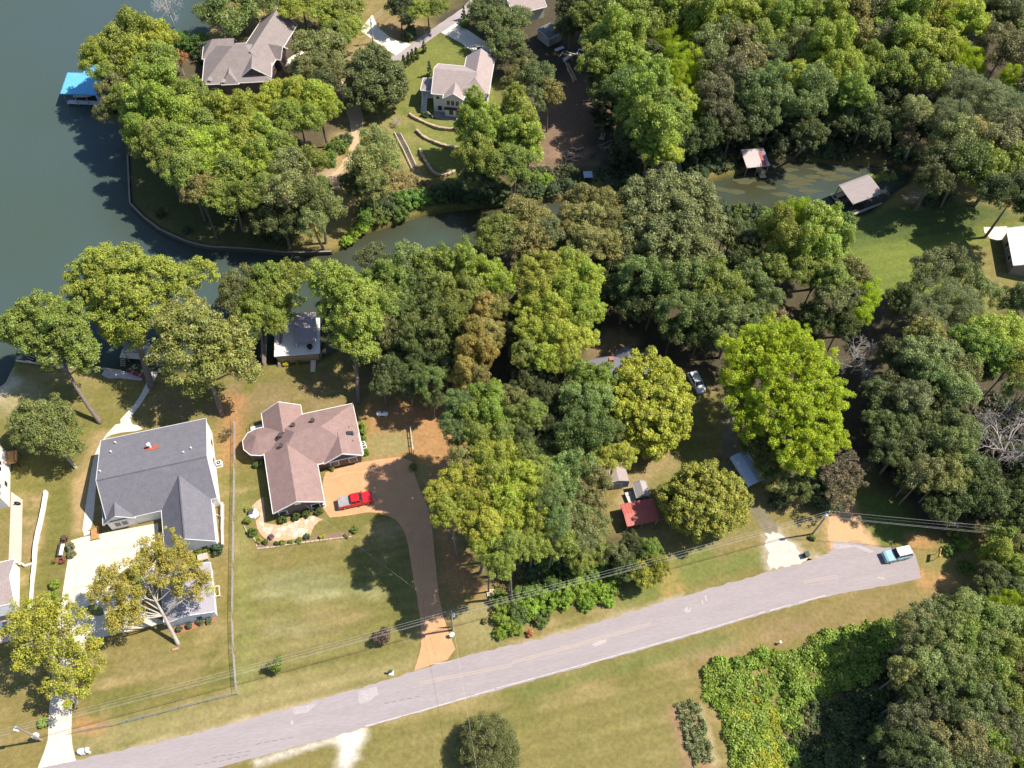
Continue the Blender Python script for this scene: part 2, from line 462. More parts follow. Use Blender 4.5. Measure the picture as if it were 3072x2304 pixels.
for px_, wd_, am_ in (([(715, 1690), (1235, 1630), (1265, 2000), (760, 2150), (712, 2080)], 2.3, .085), ([(-100, 2330), (1100, 2170), (2100, 1960), (2260, 2400), (-100, 2600)], 2.6, .05), ([(250, 1930), (690, 1900), (700, 2080), (230, 2200)], 2.1, .06), ([(90, 1450), (200, 1450), (180, 1850), (95, 1850)], 1.8, .07), ([(2500, 690), (3100, 640), (3100, 900), (2600, 900)], 2.5, .06)):
    P_ = GP(px_)
    k_ = np.clip(.5 - sdf(P_, X, Y) / 2, 0, 1)
    band = np.tanh(3 * np.sin((V + .5 * (fbm(U * .05, V * .1, 90) - .5)) * 2 * math.pi / wd_))
    COL *= (1 + am_ * band * k_ * (.4 + fbm(U * .06, V * .3, 91)))[..., None]
COL *= (0.80 + 0.24 * n3)[..., None]
wet = np.clip(1 - SW / 1.2, 0, 1)
COL = COL * (1 - .4 * wet)[..., None]
nyy, nxx = X.shape
verts = np.stack([X, Y, Z], -1).reshape(-1, 3)
idx = np.arange(nyy * nxx).reshape(nyy, nxx)
quads = np.stack([idx[:-1, :-1], idx[:-1, 1:], idx[1:, 1:], idx[1:, :-1]], -1).reshape(-1, 4)
def np_mesh(name, verts, quads, attrs=None):
    me = bpy.data.meshes.new(name)
    k = quads.shape[1]
    me.vertices.add(len(verts))
    me.vertices.foreach_set('co', np.ascontiguousarray(verts, dtype=np.float32).ravel())
    me.loops.add(quads.size)
    me.loops.foreach_set('vertex_index', np.ascontiguousarray(quads, dtype=np.int32).ravel())
    me.polygons.add(len(quads))
    me.polygons.foreach_set('loop_start', np.arange(0, quads.size, k, dtype=np.int32))
    for nm, (ty, dat) in (attrs or {}).items():
        at = me.attributes.new(nm, ty, 'POINT')
        at.data.foreach_set('color' if ty == 'FLOAT_COLOR' else 'value', np.ascontiguousarray(dat, dtype=np.float32).ravel())
    me.update(calc_edges=True)
    return me
gm = bpy.data.materials.new('turf_and_soil')
gm.use_nodes = True
gn, gl = gm.node_tree.nodes, gm.node_tree.links
gb = gn['Principled BSDF']
gb.inputs['Roughness'].default_value = 0.95
gb.inputs['Specular IOR Level'].default_value = 0.1
at = gn.new('ShaderNodeAttribute'); at.attribute_name = 'soil'
tc = gn.new('ShaderNodeTexCoord')
def gnoise(scale, lo, hi, a, b, det=4):
    t = gn.new('ShaderNodeTexNoise'); t.inputs['Scale'].default_value = scale; t.inputs['Detail'].default_value = det
    gl.new(tc.outputs['Object'], t.inputs['Vector'])
    m = gn.new('ShaderNodeMapRange')
    m.inputs[1].default_value, m.inputs[2].default_value, m.inputs[3].default_value, m.inputs[4].default_value = lo, hi, a, b
    gl.new(t.outputs['Fac'], m.inputs[0])
    return t, m
t1, m1 = gnoise(1.6, .3, .7, .84, 1.16)
t2, m2 = gnoise(6.5, .3, .7, .86, 1.14, 3)
mu = gn.new('ShaderNodeMath'); mu.operation = 'MULTIPLY'
gl.new(m1.outputs[0], mu.inputs[0]); gl.new(m2.outputs[0], mu.inputs[1])
sm = gn.new('ShaderNodeVectorMath'); sm.operation = 'SCALE'
gl.new(at.outputs['Color'], sm.inputs[0]); gl.new(mu.outputs[0], sm.inputs['Scale'])
gl.new(sm.outputs[0], gb.inputs['Base Color'])
bp = gn.new('ShaderNodeBump'); bp.inputs['Strength'].default_value = .4; bp.inputs['Distance'].default_value = .12
gl.new(t2.outputs['Fac'], bp.inputs['Height']); gl.new(bp.outputs[0], gb.inputs['Normal'])
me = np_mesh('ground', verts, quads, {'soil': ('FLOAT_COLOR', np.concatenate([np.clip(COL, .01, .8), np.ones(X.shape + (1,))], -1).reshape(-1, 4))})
me.materials.append(gm)
struct(link('ground', me))
# water
wm = bpy.data.materials.new('lake_water'); wm.use_nodes = True
wn, wl = wm.node_tree.nodes, wm.node_tree.links
wb = wn['Principled BSDF']
wb.inputs['Roughness'].default_value = 0.12
wb.inputs['IOR'].default_value = 1.33
wb.inputs['Specular IOR Level'].default_value = 0.38
wtc = wn.new('ShaderNodeTexCoord')
wno = wn.new('ShaderNodeTexNoise'); wno.inputs['Scale'].default_value = .018; wno.inputs['Detail'].default_value = 3
wl.new(wtc.outputs['Object'], wno.inputs['Vector'])
wr = wn.new('ShaderNodeValToRGB')
wr.color_ramp.elements[0].color = (.050, .074, .060, 1); wr.color_ramp.elements[1].color = (.049, .078, .088, 1)
wr.color_ramp.elements[0].position, wr.color_ramp.elements[1].position = .3, .7
wl.new(wno.outputs['Fac'], wr.inputs[0])
wsh = wn.new('ShaderNodeAttribute'); wsh.attribute_name = 'shoal_shade'
wmx = wn.new('ShaderNodeMix'); wmx.data_type = 'RGBA'
wl.new(wsh.outputs['Fac'], wmx.inputs['Factor']); wl.new(wr.outputs[0], wmx.inputs['A'])
wmx.inputs['B'].default_value = (.040, .041, .020, 1)  # olive algae murk, with creek shade put into the colour
wl.new(wmx.outputs['Result'], wb.inputs['Base Color'])
wmp = wn.new('ShaderNodeMapping'); wmp.inputs['Scale'].default_value = (1, .45, 1); wmp.inputs['Rotation'].default_value = (0, 0, .5)
wl.new(wtc.outputs['Object'], wmp.inputs['Vector'])
wn2 = wn.new('ShaderNodeTexNoise'); wn2.inputs['Scale'].default_value = 1.6; wn2.inputs['Detail'].default_value = 5
wl.new(wmp.outputs[0], wn2.inputs['Vector'])
wbp = wn.new('ShaderNodeBump'); wbp.inputs['Strength'].default_value = .6; wbp.inputs['Distance'].default_value = .08
wl.new(wn2.outputs['Fac'], wbp.inputs['Height']); wl.new(wbp.outputs[0], wb.inputs['Normal'])
wn3 = wn.new('ShaderNodeTexNoise'); wn3.inputs['Scale'].default_value = .05; wn3.inputs['Detail'].default_value = 5; wn3.inputs['Distortion'].default_value = .6
wl.new(wmp.outputs[0], wn3.inputs['Vector'])
wmr = wn.new('ShaderNodeMapRange'); wmr.inputs[1].default_value, wmr.inputs[2].default_value, wmr.inputs[3].default_value, wmr.inputs[4].default_value = .35, .65, .06, .34
wl.new(wn3.outputs['Fac'], wmr.inputs[0]); wl.new(wmr.outputs[0], wb.inputs['Roughness'])
wx, wy = axis(-130, 110, 2.2), axis(60, 210, 2.2)
wx, wy = wx[(wx > -700) & (wx < 130)], wy[(wy > 40) & (wy < 900)]
WX, WY = np.meshgrid(wx, wy)
ws = sdf(SH, WX, WY)
creek = np.clip((WX + 60) / 30, 0, 1)
shoal_shade = np.clip(np.clip(1 + ws / 9, 0, 1) * .55 + .7 * creek * np.clip((fbm(WX * .1, WY * .16, 5) - .25) * 2.2, 0, 1), 0, 1)
i2 = np.arange(WX.size).reshape(WX.shape)
q2 = np.stack([i2[:-1, :-1], i2[:-1, 1:], i2[1:, 1:], i2[1:, :-1]], -1).reshape(-1, 4)
keep = (ws.ravel()[q2] < 3).any(1)
q2 = q2[keep]
us, inv = np.unique(q2, return_inverse=True)
vw = np.stack([WX.ravel()[us], WY.ravel()[us], np.full(len(us), WATER_Z)], -1)
me = np_mesh('water', vw, inv.reshape(-1, 4), {'shoal_shade': ('FLOAT', shoal_shade.ravel()[us])})
me.materials.append(wm)
struct(link('water', me))

# ================================================================== ROADS AND DRIVES
T1, T2, T3, T5, T6, T7, T8 = zoom(0, 0, 2.16), zoom(768, 0, 2.16), zoom(1536, 0, 2.16), zoom(0, 768, 2.16), zoom(768, 768, 2.16), zoom(1536, 768, 2.16), zoom(2304, 768, 2.16)
def worn_edge(pts, amp, st=.7, seed=0):
    out = []
    r = np.random.RandomState(seed)
    for i in range(len(pts) - 1):
        p, q = np.array(pts[i]), np.array(pts[i + 1])
        k = max(1, int(np.linalg.norm(q - p) / st))
        nrm = np.array([-(q - p)[1], (q - p)[0]]) / (np.linalg.norm(q - p) + 1e-6)
        for j in range(k):
            out.append(tuple(p + (q - p) * j / k + nrm * (r.rand() - .5) * 2 * amp))
    out.append(pts[-1])
    return out
asph = mat('bleached_asphalt', (.300, .266, .278), .92, (.250, .221, .232), .9, 1.0, .12, 9, fine=9, stretch=(.12, .8, 1), rot=.265, fa=.08)
road_n = [(-500, 2455), (-150, 2370)] + T9([(490, 1610), (1140, 1465), (1659, 1330)]) + T10([(240, 1265), (790, 1110), (1030, 1030), (1310, 945)]) + \
    T11([(0, 862), (250, 808), (640, 692), (1100, 542), (1659, 392)]) + T12([(370, 290), (440, 215), (560, 190), (690, 232), (930, 226), (962, 300), (992, 430)])
road_s = T12([(760, 480), (400, 541), (0, 655)]) + T11([(1200, 790), (640, 950), (0, 1130)]) + T10([(700, 1400), (0, 1590)]) + [(500, 2345), (-500, 2610)]
rn = worn_edge(smooth_poly(GP(road_n), 1), .14, .8, 1)
rs = worn_edge(smooth_poly(GP(road_s), 1), .10, .8, 2)
struct(MB().sheet(rn + rs, -.12, .035).build('road', asph))
def strip(path, wd, z, name, m, parent=None):
    pts = [np.array(p) for p in path]
    L, Rr = [], []
    for i, p in enumerate(pts):
        d = pts[min(i + 1, len(pts) - 1)] - pts[max(i - 1, 0)]
        d = d / np.linalg.norm(d)
        nn = np.array([-d[1], d[0]]) * wd / 2
        L.append(tuple(p + nn)); Rr.append(tuple(p - nn))
    return MB().sheet(L + Rr[::-1], z - .004, z).build(name, m, parent)
def worn_mat(name, col, under, nscale, thr):
    return mat(name, col, .9, under, nscale, thr)
wl_m = worn_mat('worn_white_line', (.50, .47, .46), (.33, .295, .30), 1.1, .5)
yl_m = worn_mat('worn_yellow_line', (.40, .31, .22), (.315, .275, .275), .8, .6)
for pth in (T10([(710, 1388), (1100, 1280), (1545, 1148)]), T10([(1560, 1142), (1659, 1116)]) + T11([(600, 950), (1200, 778), (1640, 645)]), T12([(10, 640), (150, 600)]), T12([(200, 586), (372, 541)])):
    struct(strip(GP(pth), .13, .043, 'edge_line', wl_m))
struct(strip(GP(T10([(1090, 995), (1265, 968)])), .12, .043, 'edge_line', wl_m))
for off in (-.16, .16):
    for pth in (T11([(0, 975), (450, 852), (900, 728)]), T12([(230, 457), (450, 415)]), T10([(1060, 1110), (1659, 992)])):
        P = np.array(GP(pth)); P[:, 1] += off
        struct(strip([tuple(p) for p in P], .13, .043, 'centre_line', yl_m))
patch_m = mat('road_patch', (.37, .335, .345), .9, (.30, .27, .28), 1.2, .8, fine=5)
for i, pg in enumerate((T10([(665, 1160), (780, 1130), (795, 1180), (740, 1225), (680, 1245), (660, 1225)]), T10([(240, 1268), (400, 1240), (330, 1300), (245, 1312)]),
                        T12([(420, 195), (560, 200), (690, 255), (660, 268), (560, 225), (470, 240), (420, 235)]))):
    struct(MB().sheet(worn_edge(GP(pg + pg[:1]), .06, .4, 5 + i)[:-1], .030, .0405).build('road_patch', patch_m))
scar_m = mat('road_scar', (.42, .37, .36), .9, (.32, .285, .285), 3, .8)
for pg in (T11([(1115, 640), (1130, 608), (1145, 638), (1160, 612), (1158, 645), (1135, 655)]), T11([(1226, 575), (1236, 570), (1242, 598), (1230, 596)]), T11([(1248, 545), (1258, 535), (1266, 580), (1254, 576)]),
           T11([(515, 860), (560, 835), (615, 825), (610, 845), (540, 872)]), T10([(225, 1355), (240, 1350), (243, 1380), (225, 1378)]), T12([(705, 420), (760, 428), (750, 436), (712, 430)])):
    struct(MB().sheet(GP(pg), .030, .0425).build('road_scar', scar_m))
# cracks in the asphalt
crk = mat('crack_sealant', (.10, .09, .095), .9)
for k, pth in enumerate((T9([(1380, 1590), (1480, 1572), (1640, 1545)]), T9([(1270, 1640), (1420, 1615), (1640, 1570)]), T10([(0, 1505), (120, 1480), (260, 1462)]), T10([(830, 1240), (960, 1215), (1080, 1190)]))):
    P = worn_edge(GP(pth), .07, .35, 60 + k)
    for j in range(0, len(P) - 2, 3):
        struct(strip(P[j:j + 3], .05, .0405, 'road_crack', crk))

def slabs(name, poly, cell, rot, z, m, gap=.03, off=(0, 0)):
    root = struct(bpy.data.objects.new(name, None)); C.objects.link(root)
    c, s = math.cos(rot), math.sin(rot)
    loc = [(p[0] * c + p[1] * s, -p[0] * s + p[1] * c) for p in poly]
    a = np.array(loc)
    i0, i1 = int(math.floor((a[:, 0].min() - off[0]) / cell[0])), int(math.ceil((a[:, 0].max() - off[0]) / cell[0]))
    j0, j1 = int(math.floor((a[:, 1].min() - off[1]) / cell[1])), int(math.ceil((a[:, 1].max() - off[1]) / cell[1]))
    for i in range(i0, i1):
        for j in range(j0, j1):
            q = loc
            for (A, B, Cc) in ((-1, 0, -(off[0] + i * cell[0] + gap / 2)), (1, 0, off[0] + (i + 1) * cell[0] - gap / 2), (0, -1, -(off[1] + j * cell[1] + gap / 2)), (0, 1, off[1] + (j + 1) * cell[1] - gap / 2)):
                q = clip_half(q, A, B, Cc)
                if len(q) < 3: break
            if len(q) < 3 or abs(parea(q)) < .35: continue
            q = [(x * c - y * s, x * s + y * c) for x, y in q]
            MB().sheet(q, -.1, z + rng.rand() * .006).build('slab', m, root)
    return root
conc = mat('cream_concrete', (.60, .545, .45), .85, (.51, .455, .375), .35, .8, fine=4)
th = math.radians(18.5)
d1 = [(113, 2306)] + T9([(285, 1560), (310, 1480), (318, 1300)]) + [(152, 2090), (160, 1980), (171, 1883)] + T9([(400, 560), (440, 310), (460, 185), (528, 165), (1026, 72), (1026, 300), (905, 640)]) + [(500, 1868), (262, 1922), (225, 2010), (217, 2100)] + T9([(462, 1440), (470, 1520), (492, 1612)])
slabs('driveway', GP(d1), (6.0, 5.4), th, .05, conc)
wk = T5([(1025, 745), (985, 735), (960, 800), (890, 945), (770, 1070), (660, 1190), (612, 1290), (590, 1400), (552, 1640)]) + [(245, 1611), (276, 1600)] + T5([(628, 1440), (668, 1190), (735, 1150), (930, 1130), (905, 1100), (850, 1090), (850, 1040), (915, 960), (1010, 800)])
slabs('walkway', smooth_poly(GP(wk), 1, True), (40, 2.4), th, .046, mat('pale_walk_concrete', (.60, .555, .48), .85, (.50, .46, .40), .5, .8, fine=4))
clay_c = mat('orange_aggregate', (.50, .285, .150), .9, (.41, .230, .120), .45, .8, .15, 14, fine=5)
d2 = T10([(1022, 1030), (1050, 950), (1072, 850), (1060, 640), (1012, 390), (985, 200), (955, 105), (890, 35)]) + [(1120, 1534), (1060, 1545), (966, 1556), (968, 1420), (1000, 1410), (1100, 1382), (1236, 1368), (1247, 1440), (1285, 1520), (1298, 1600), (1308, 1700)] + T10([(1180, 510), (1200, 620), (1240, 760), (1310, 935)])
d2g = GP(d2)
struct(MB().sheet(worn_edge(smooth_poly(d2g + d2g[:1], 1), .04, .8, 9)[:-1], -.1, .055).build('driveway', clay_c))
for pth in (T6([(432, 1436), (490, 1440), (560, 1412), (640, 1400), (700, 1402)]), T6([(690, 1398), (780, 1372)])):
    struct(strip(GP(pth), .07, .0625, 'driveway_crack', mat('crack_filler', (.66, .47, .27), .9)))
for pth in (T6([(868, 1330), (890, 1420)]), T6([(880, 1325), (915, 1440)]), T10([(1085, 560), (1090, 700)]), T10([(1128, 812), (1175, 985)])):
    struct(strip(GP(pth), .06, .0625, 'driveway_crack', mat('old_crack', (.36, .22, .13), .9)))
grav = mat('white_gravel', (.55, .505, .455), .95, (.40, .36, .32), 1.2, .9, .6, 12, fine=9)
shady = mat('shade_brown_gravel', (.21, .175, .13), .95, (.11, .105, .05), .6, .9, .5, 10, fine=7)  # brown dirt and gravel, darkened to stand for tree shade
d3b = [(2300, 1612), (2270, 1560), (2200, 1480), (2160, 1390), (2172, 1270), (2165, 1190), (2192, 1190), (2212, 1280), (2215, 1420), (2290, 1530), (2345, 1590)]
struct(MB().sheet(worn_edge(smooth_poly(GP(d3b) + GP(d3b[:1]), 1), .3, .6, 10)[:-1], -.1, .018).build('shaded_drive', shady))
d3 = T12([(0, 380), (-10, 150)]) + T12([(-10, 140), (75, 120), (130, 180), (210, 260), (250, 305), (300, 305)])
struct(MB().sheet(worn_edge(smooth_poly(GP(d3) + GP(d3[:1]), 1), .4, .5, 11)[:-1], -.1, .025).build('gravel_drive', grav))
dirt = mat('orange_dirt', (.50, .305, .165), .95, (.42, .27, .155), .6, .8, .5, 8, fine=5)
d4 = T12([(385, -60), (470, -70), (545, 20), (600, 100), (690, 225), (560, 185), (440, 212), (400, 250), (395, 120)])
struct(MB().sheet(worn_edge(smooth_poly(GP(d4) + GP(d4[:1]), 1), .35, .5, 12)[:-1], -.1, .022).build('dirt_track', dirt))
# far lane and its pads
lane = T2([(880, 432), (840, 400), (1000, 284), (1340, 52), (1420, -40), (1700, -250), (1800, -250), (1520, 0), (1390, 82), (1250, 186), (1190, 214)])
struct(MB().sheet(worn_edge(GP(lane), .08, 1, 13), -.1, .03).build('lane', mat('lane_asphalt', (.33, .29, .285), .92, (.25, .22, .22), .25, .9, fine=2)))
padm = mat('pale_concrete', (.66, .60, .51), .85, (.56, .50, .42), .3, .8, fine=3)  # pale mottled concrete for pads and small slabs
slabs('concrete_pad', GP(T2([(672, 195), (755, 95), (790, 180), (860, 235), (905, 260), (1005, 287), (908, 360), (840, 318), (760, 260)])), (5, 5), .7, .05, padm)
slabs('garage_drive', GP(T2([(1200, 212), (1292, 152), (1380, 200), (1480, 268), (1530, 330), (1545, 400), (1400, 400), (1395, 330), (1330, 280)])), (5, 5), .5, .05, padm)
tan = mat('tan_dirt', (.47, .345, .215), .95, (.38, .275, .17), .5, .8, .4, 6, fine=4)
pth1 = T2([(520, 520), (600, 540), (650, 640), (695, 740), (697, 850), (640, 990), (570, 1090), (500, 1190), (440, 1190), (540, 1080), (608, 980), (618, 850), (588, 730), (560, 640)])
struct(MB().sheet(worn_edge(smooth_poly(GP(pth1) + GP(pth1[:1]), 1), .2, .7, 14)[:-1], -.1, .022).build('dirt_path', tan))
struct(MB().sheet(GP([(838, 196), (905, 148), (912, 158), (850, 205)]), -.1, .04).build('garden_path', padm))
struct(MB().sheet(GP(zoom(2900, 640, 8.3)([(420, 350), (1000, 330), (1020, 480), (980, 600), (900, 680), (720, 690), (560, 610), (440, 480)])), -.1, .06).build('patio', padm))
# ================================================================== BUILDINGS
glass = mat('window_glass', (.035, .042, .055), .12, (.02, .025, .03), 1, .5, spec=.6)
white_tr = mat('white_trim', (.80, .80, .80), .6, (.72, .72, .72), 2, .5)
class House:
    def __init__(s, name, label, cat, x, y, deg, wall_m, roof_m, trim_m=None, z=0):
        s.root = thing(name, label, cat, (x, y, z), math.radians(deg))
        s.wm, s.rm, s.tm = wall_m, roof_m, trim_m or white_tr
        s.W, s.Rf, s.T, s.O = MB(), MB(), MB(), MB()
        s.side = {}
    def setM(s, M):
        s.W.M = s.Rf.M = s.T.M = M
    def wing(s, ax, a0, a1, rc, zr, e0, z0, e1, z1, hip0=0, hip1=0, t=.14, ov=.45, rake=.35, walls=True, base=-.3, trim=True, bur=''):
        P = (lambda a, b, c: (a, b, c)) if ax == 'x' else (lambda a, b, c: (b, a, c))
        A, B, Cq, D, E, Fq = (a0, e0, z0), (a1, e0, z0), (a1, e1, z1), (a0, e1, z1), (a0 + hip0, rc, zr), (a1 - hip1, rc, zr)
        top = [P(*q) for q in (A, B, Cq, D, E, Fq)]
        bot = [(q[0], q[1], q[2] - t) for q in top]
        fs = [(0, 1, 5, 4), (2, 3, 4, 5), (7, 6, 10, 11), (9, 8, 11, 10), (0, 6, 7, 1), (2, 8, 9, 3)]
        if hip0: fs += [(3, 0, 4), (6, 9, 10), (3, 9, 6, 0)]
        else: fs += [(0, 4, 10, 6), (4, 3, 9, 10)]
        if hip1: fs += [(1, 2, 5), (8, 7, 11), (1, 7, 8, 2)]
        else: fs += [(1, 7, 11, 5), (5, 11, 8, 2)]
        if ax == 'y': fs = [f[::-1] for f in fs]
        s.Rf.add(top + bot, fs)
        if trim:
            e = .025
            ed = [(A, B), (Cq, D)] + ([(D, A)] if hip0 else [(A, E), (E, D)]) + ([(B, Cq)] if hip1 else [(B, Fq), (Fq, Cq)])
            mid = Vector(P((a0 + a1) / 2, (e0 + e1) / 2, 0))
            for p, q in ed:
                if ('0' in bur and (p[0] + q[0]) / 2 <= a0 + .01) or ('1' in bur and (p[0] + q[0]) / 2 >= a1 - .01): continue
                p, q = Vector(P(*p)), Vector(P(*q))
                d = (q - p); d.z = 0
                nrm = Vector((d.y, -d.x, 0)).normalized() if d.length > 0 else Vector((0, 0, 0))
                m2 = (p + q) / 2 - mid; m2.z = 0
                if nrm.dot(m2) < 0: nrm = -nrm
                o = nrm * .05 - Vector((0, 0, t * .5 - .03))
                s.T.beam(p + o, q + o, .09, t + .06)
        if walls:
            sl0, sl1 = (zr - z0) / (rc - e0), (zr - z1) / (rc - e1)
            w0, w1 = e0 + ov, e1 - ov
            zt0, zt1 = z0 + sl0 * ov - t, z1 - sl1 * ov - t
            b0, b1 = a0 + (ov if hip0 else rake), a1 - (ov if hip1 else rake)
            zt = min(zt0, zt1)
            if hip0 or hip1:
                prof = [(w0, base), (w1, base), (w1, zt), (w0, zt)]
                ends = [(b0, prof), (b1, prof)]
            else:
                prof = [(w0, base), (w1, base), (w1, zt1), (rc, zr - t - .01), (w0, zt0)]
                ends = [(b0, prof), (b1, prof)]
            secs = [[P(a, y, z) for y, z in pr] for a, pr in ends]
            if ax == 'x': secs = secs[::-1]
            s.W.loft(secs)
    def win(s, x, y, z, w_, h_, face, kind='window', m=None, grid=True):
        """face: 'S','N','E','W' outward direction in the house frame"""
        fr, pa = MB(), MB()
        d = .06
        if face in 'SN':
            sg = -1 if face == 'S' else 1
            fr.box(x - w_ / 2 - .1, x + w_ / 2 + .1, min(y, y + sg * d), max(y, y + sg * d), z - .1, z + h_ + .1)
            pa.box(x - w_ / 2, x + w_ / 2, min(y, y + sg * (d + .015)), max(y, y + sg * (d + .015)), z, z + h_)
        else:
            sg = -1 if face == 'W' else 1
            fr.box(min(x, x + sg * d), max(x, x + sg * d), y - w_ / 2 - .1, y + w_ / 2 + .1, z - .1, z + h_ + .1)
            pa.box(min(x, x + sg * (d + .015)), max(x, x + sg * (d + .015)), y - w_ / 2, y + w_ / 2, z, z + h_)
        f = fr.build(kind, s.tm, s.root)
        pa.build('pane' if kind == 'window' else 'panel', m or glass, f)
        return f
    def part(s, name, mb, m, parent=None, smooth=False):
        return mb.build(name, m, parent or s.root, smooth)
    def done(s):
        w_ = s.W.build('wall', s.wm, s.root) if s.W.v else None
        r = s.Rf.build('roof', s.rm, s.root)
        if s.T.v: s.T.build('fascia', s.tm, r)
        return w_, r
def vent(root, x, y, z, r=.12, h=.35, m=None):
    return MB().cyl(x, y, z - .3, z + h, r, 10).cyl(x, y, z + h, z + h + .06, r * 1.35, 10).build('vent', m or white_tr, root)

grey_sh = mat('grey_shingle', (.166, .164, .192), .9, (.118, .116, .142), .9, 1.0, .35, 9, fine=6, fa=.16)
mauve_sh = mat('mauve_shingle', (.290, .198, .186), .9, (.205, .138, .132), .8, 1.0, .35, 9, fine=6, fa=.16)
brown_sh = mat('taupe_shingle', (.255, .218, .215), .9, (.185, .158, .158), .8, 1.0, .35, 8, fine=5, fa=.16)
tan_sh = mat('tan_shingle', (.345, .285, .278), .9, (.27, .222, .218), .8, 1.0, .35, 8, fine=5, fa=.16)
white_sd = mat('white_siding', (.78, .77, .75), .7, (.70, .69, .67), 1.2, .6)
blue_sd = mat('pale_siding', (.66, .68, .72), .7, (.58, .60, .64), 1.2, .6)
grey_sd = mat('pale_grey_siding', (.60, .60, .62), .7, (.52, .52, .54), 1.2, .6)
dk_sd = mat('dark_brick', (.155, .115, .105), .85, (.115, .085, .08), 3, .8, .3, 10)
wood_o = mat('orange_wood', (.50, .28, .11), .8, (.38, .20, .08), 2, .7, stretch=(1, 8, 1))
wood_g = mat('weathered_wood', (.36, .31, .26), .9, (.24, .205, .175), 2, .8, stretch=(1, 6, 1))
wood_t = mat('tan_wood', (.50, .40, .26), .85, (.38, .30, .20), 2, .8, stretch=(1, 6, 1))
metal_g = mat('galvanised', (.48, .49, .50), .45, (.40, .41, .42), 4, .6, metal=.6)
black_m = mat('black_rubber', (.02, .02, .022), .8)
steel = mat('white_painted_steel', (.76, .77, .78), .4, (.68, .69, .70), 3, .5)

# ---- grey-roofed white house
h = House('house', 'large white house with a grey shingle roof and a white pipe on a red mat', 'house', -56, 62, 18.5, white_sd, grey_sh, grey_sd)
h.wing('x', -8.5, 8.6, 2.2, 7.5, -3.2, 3.0, 11.4, 4.5, rake=.06, ov=.2)
h.wing('y', -10.7, 1.6, 3.75, 6.25, -.1, 3.0, 7.7, 3.0, ov=.08, rake=.2, bur='1')
h.wing('y', -3.45, 1.2, -6.7, 5.0, -9.15, 2.95, -4.25, 2.95, bur='1')
for wx_ in (-7.35, -6.25): h.win(wx_, -3.08, .95, .8, 1.1, 'S')
h.win(5.6, -10.5, 1.0, .9, .7, 'S')
for wy_ in (4.5, 8.2): h.win(8.54, wy_, 1.2, 1.0, 1.4, 'E')
h.win(1.9, -10.5, .05, 2.6, 2.2, 'S', 'garage_door', white_sd)
h.win(-2.0, -2.76, .05, 1.0, 2.1, 'S', 'door', dk_sd)
h.win(-3.5, -2.76, .9, 1.1, 1.3, 'S')
for q in ((-6.0, 10.0, 5.1), (-6.6, 8.0, 5.7), (-8.0, 4.0, 7.0), (6.2, 4.8, 6.75), (5.0, 4.2, 6.9)): vent(h.root, *q, .09, .3)
ch = MB().cyl(-.4, 7.2, 5.6, 6.9, .22, 12).cyl(-.4, 7.2, 6.9, 7.0, .3, 12).build('flue', steel, h.root)
MB().add([(-1.2, 6.5, 6.16), (.9, 6.5, 6.16), (.9, 7.5, 5.83), (-1.2, 7.5, 5.83)], [(0, 1, 2, 3)]).build('flashing', mat('red_mat', (.42, .10, .07), .7), ch)
MB().beam((-8.45, 2.2, 7.51), (8.55, 2.2, 7.51), .2, .06).beam((3.75, -10.65, 6.26), (3.75, 1.5, 6.26), .2, .06).build('ridge_cap', mat('dark_ridge', (.12, .12, .13), .9), h.root)
h.part('downspout', MB().beam((8.35, -3.3, 2.9), (8.35, -3.3, 0), .1, .1).beam((7.75, -4.6, .15), (8.9, -5.6, .05), .12, .1), h.tm)
h.done()
# ---- detached garage
g = House('garage', 'low detached garage with a smooth grey roof beside the cream driveway', 'garage', -56, 62, 18.5, blue_sd, mat('smooth_grey_roof', (.30, .28, .315), .85, (.265, .25, .28), .4, .8, fine=5), blue_sd)
g.wing('y', -22.0, -13.9, 2.2, 3.75, -1.1, 2.5, 6.45, 2.55, ov=.25, rake=.15)
g.win(-.3, -21.8, .05, .9, 2.0, 'S', 'door', white_sd)
g.win(3.8, -21.85, .9, .8, .9, 'S')
g.done()
# ---- mauve-roofed brick house
m = House('house', 'dark brick house with a mauve cross-gabled roof beside the orange driveway', 'house', -35, 70, 18.5, dk_sd, mauve_sh)
m.wing('x', -4.6, 10.6, 3.25, 6.0, -1.95, 2.7, 8.4, 2.7, hip0=4.9, hip1=5.8)
m.wing('y', -9.05, 2.3, -1.3, 5.0, -5.45, 2.72, 2.85, 2.72, bur='1')
m.wing('y', -2.15, 2.2, 7.2, 4.8, 3.9, 2.74, 10.45, 2.74, bur='1')
m.wing('y', 4.3, 10.35, -1.6, 5.05, -4.9, 2.68, 1.8, 2.68, bur='0')
# octagonal west bay
oc, orad, rf = (-6.1, 4.85), 2.72, MB()
pts = [(oc[0] + orad * math.cos(math.radians(a)), oc[1] + orad * math.sin(math.radians(a)), 2.66) for a in np.arange(90, 271, 36)]
pts = [(-2.5, oc[1] + orad, 2.66)] + pts + [(-2.5, oc[1] - orad, 2.66)]
ap, ap2 = (oc[0], oc[1], 4.6), (-2.0, oc[1], 4.6)
V_ = pts + [ap, ap2]
k_ = len(pts)
Fs = [(i + 1, i, k_) for i in range(1, k_ - 2)] + [(1, 0, k_ + 1, k_), (k_ - 1, k_ - 2, k_, k_ + 1)]
Fs = [f[::-1] for f in Fs]
m.Rf.add(V_, Fs)
for i in range(k_ - 1): m.T.beam((pts[i][0], pts[i][1], 2.6), (pts[i + 1][0], pts[i + 1][1], 2.6), .09, .2)
ow = [(oc[0] + (orad - .4) * math.cos(math.radians(a)), oc[1] + (orad - .4) * math.sin(math.radians(a))) for a in np.arange(90, 271, 36)]
m.W.sheet([(-3, oc[1] + orad - .4)] + ow + [(-3, oc[1] - orad + .4)], -.3, 2.6)
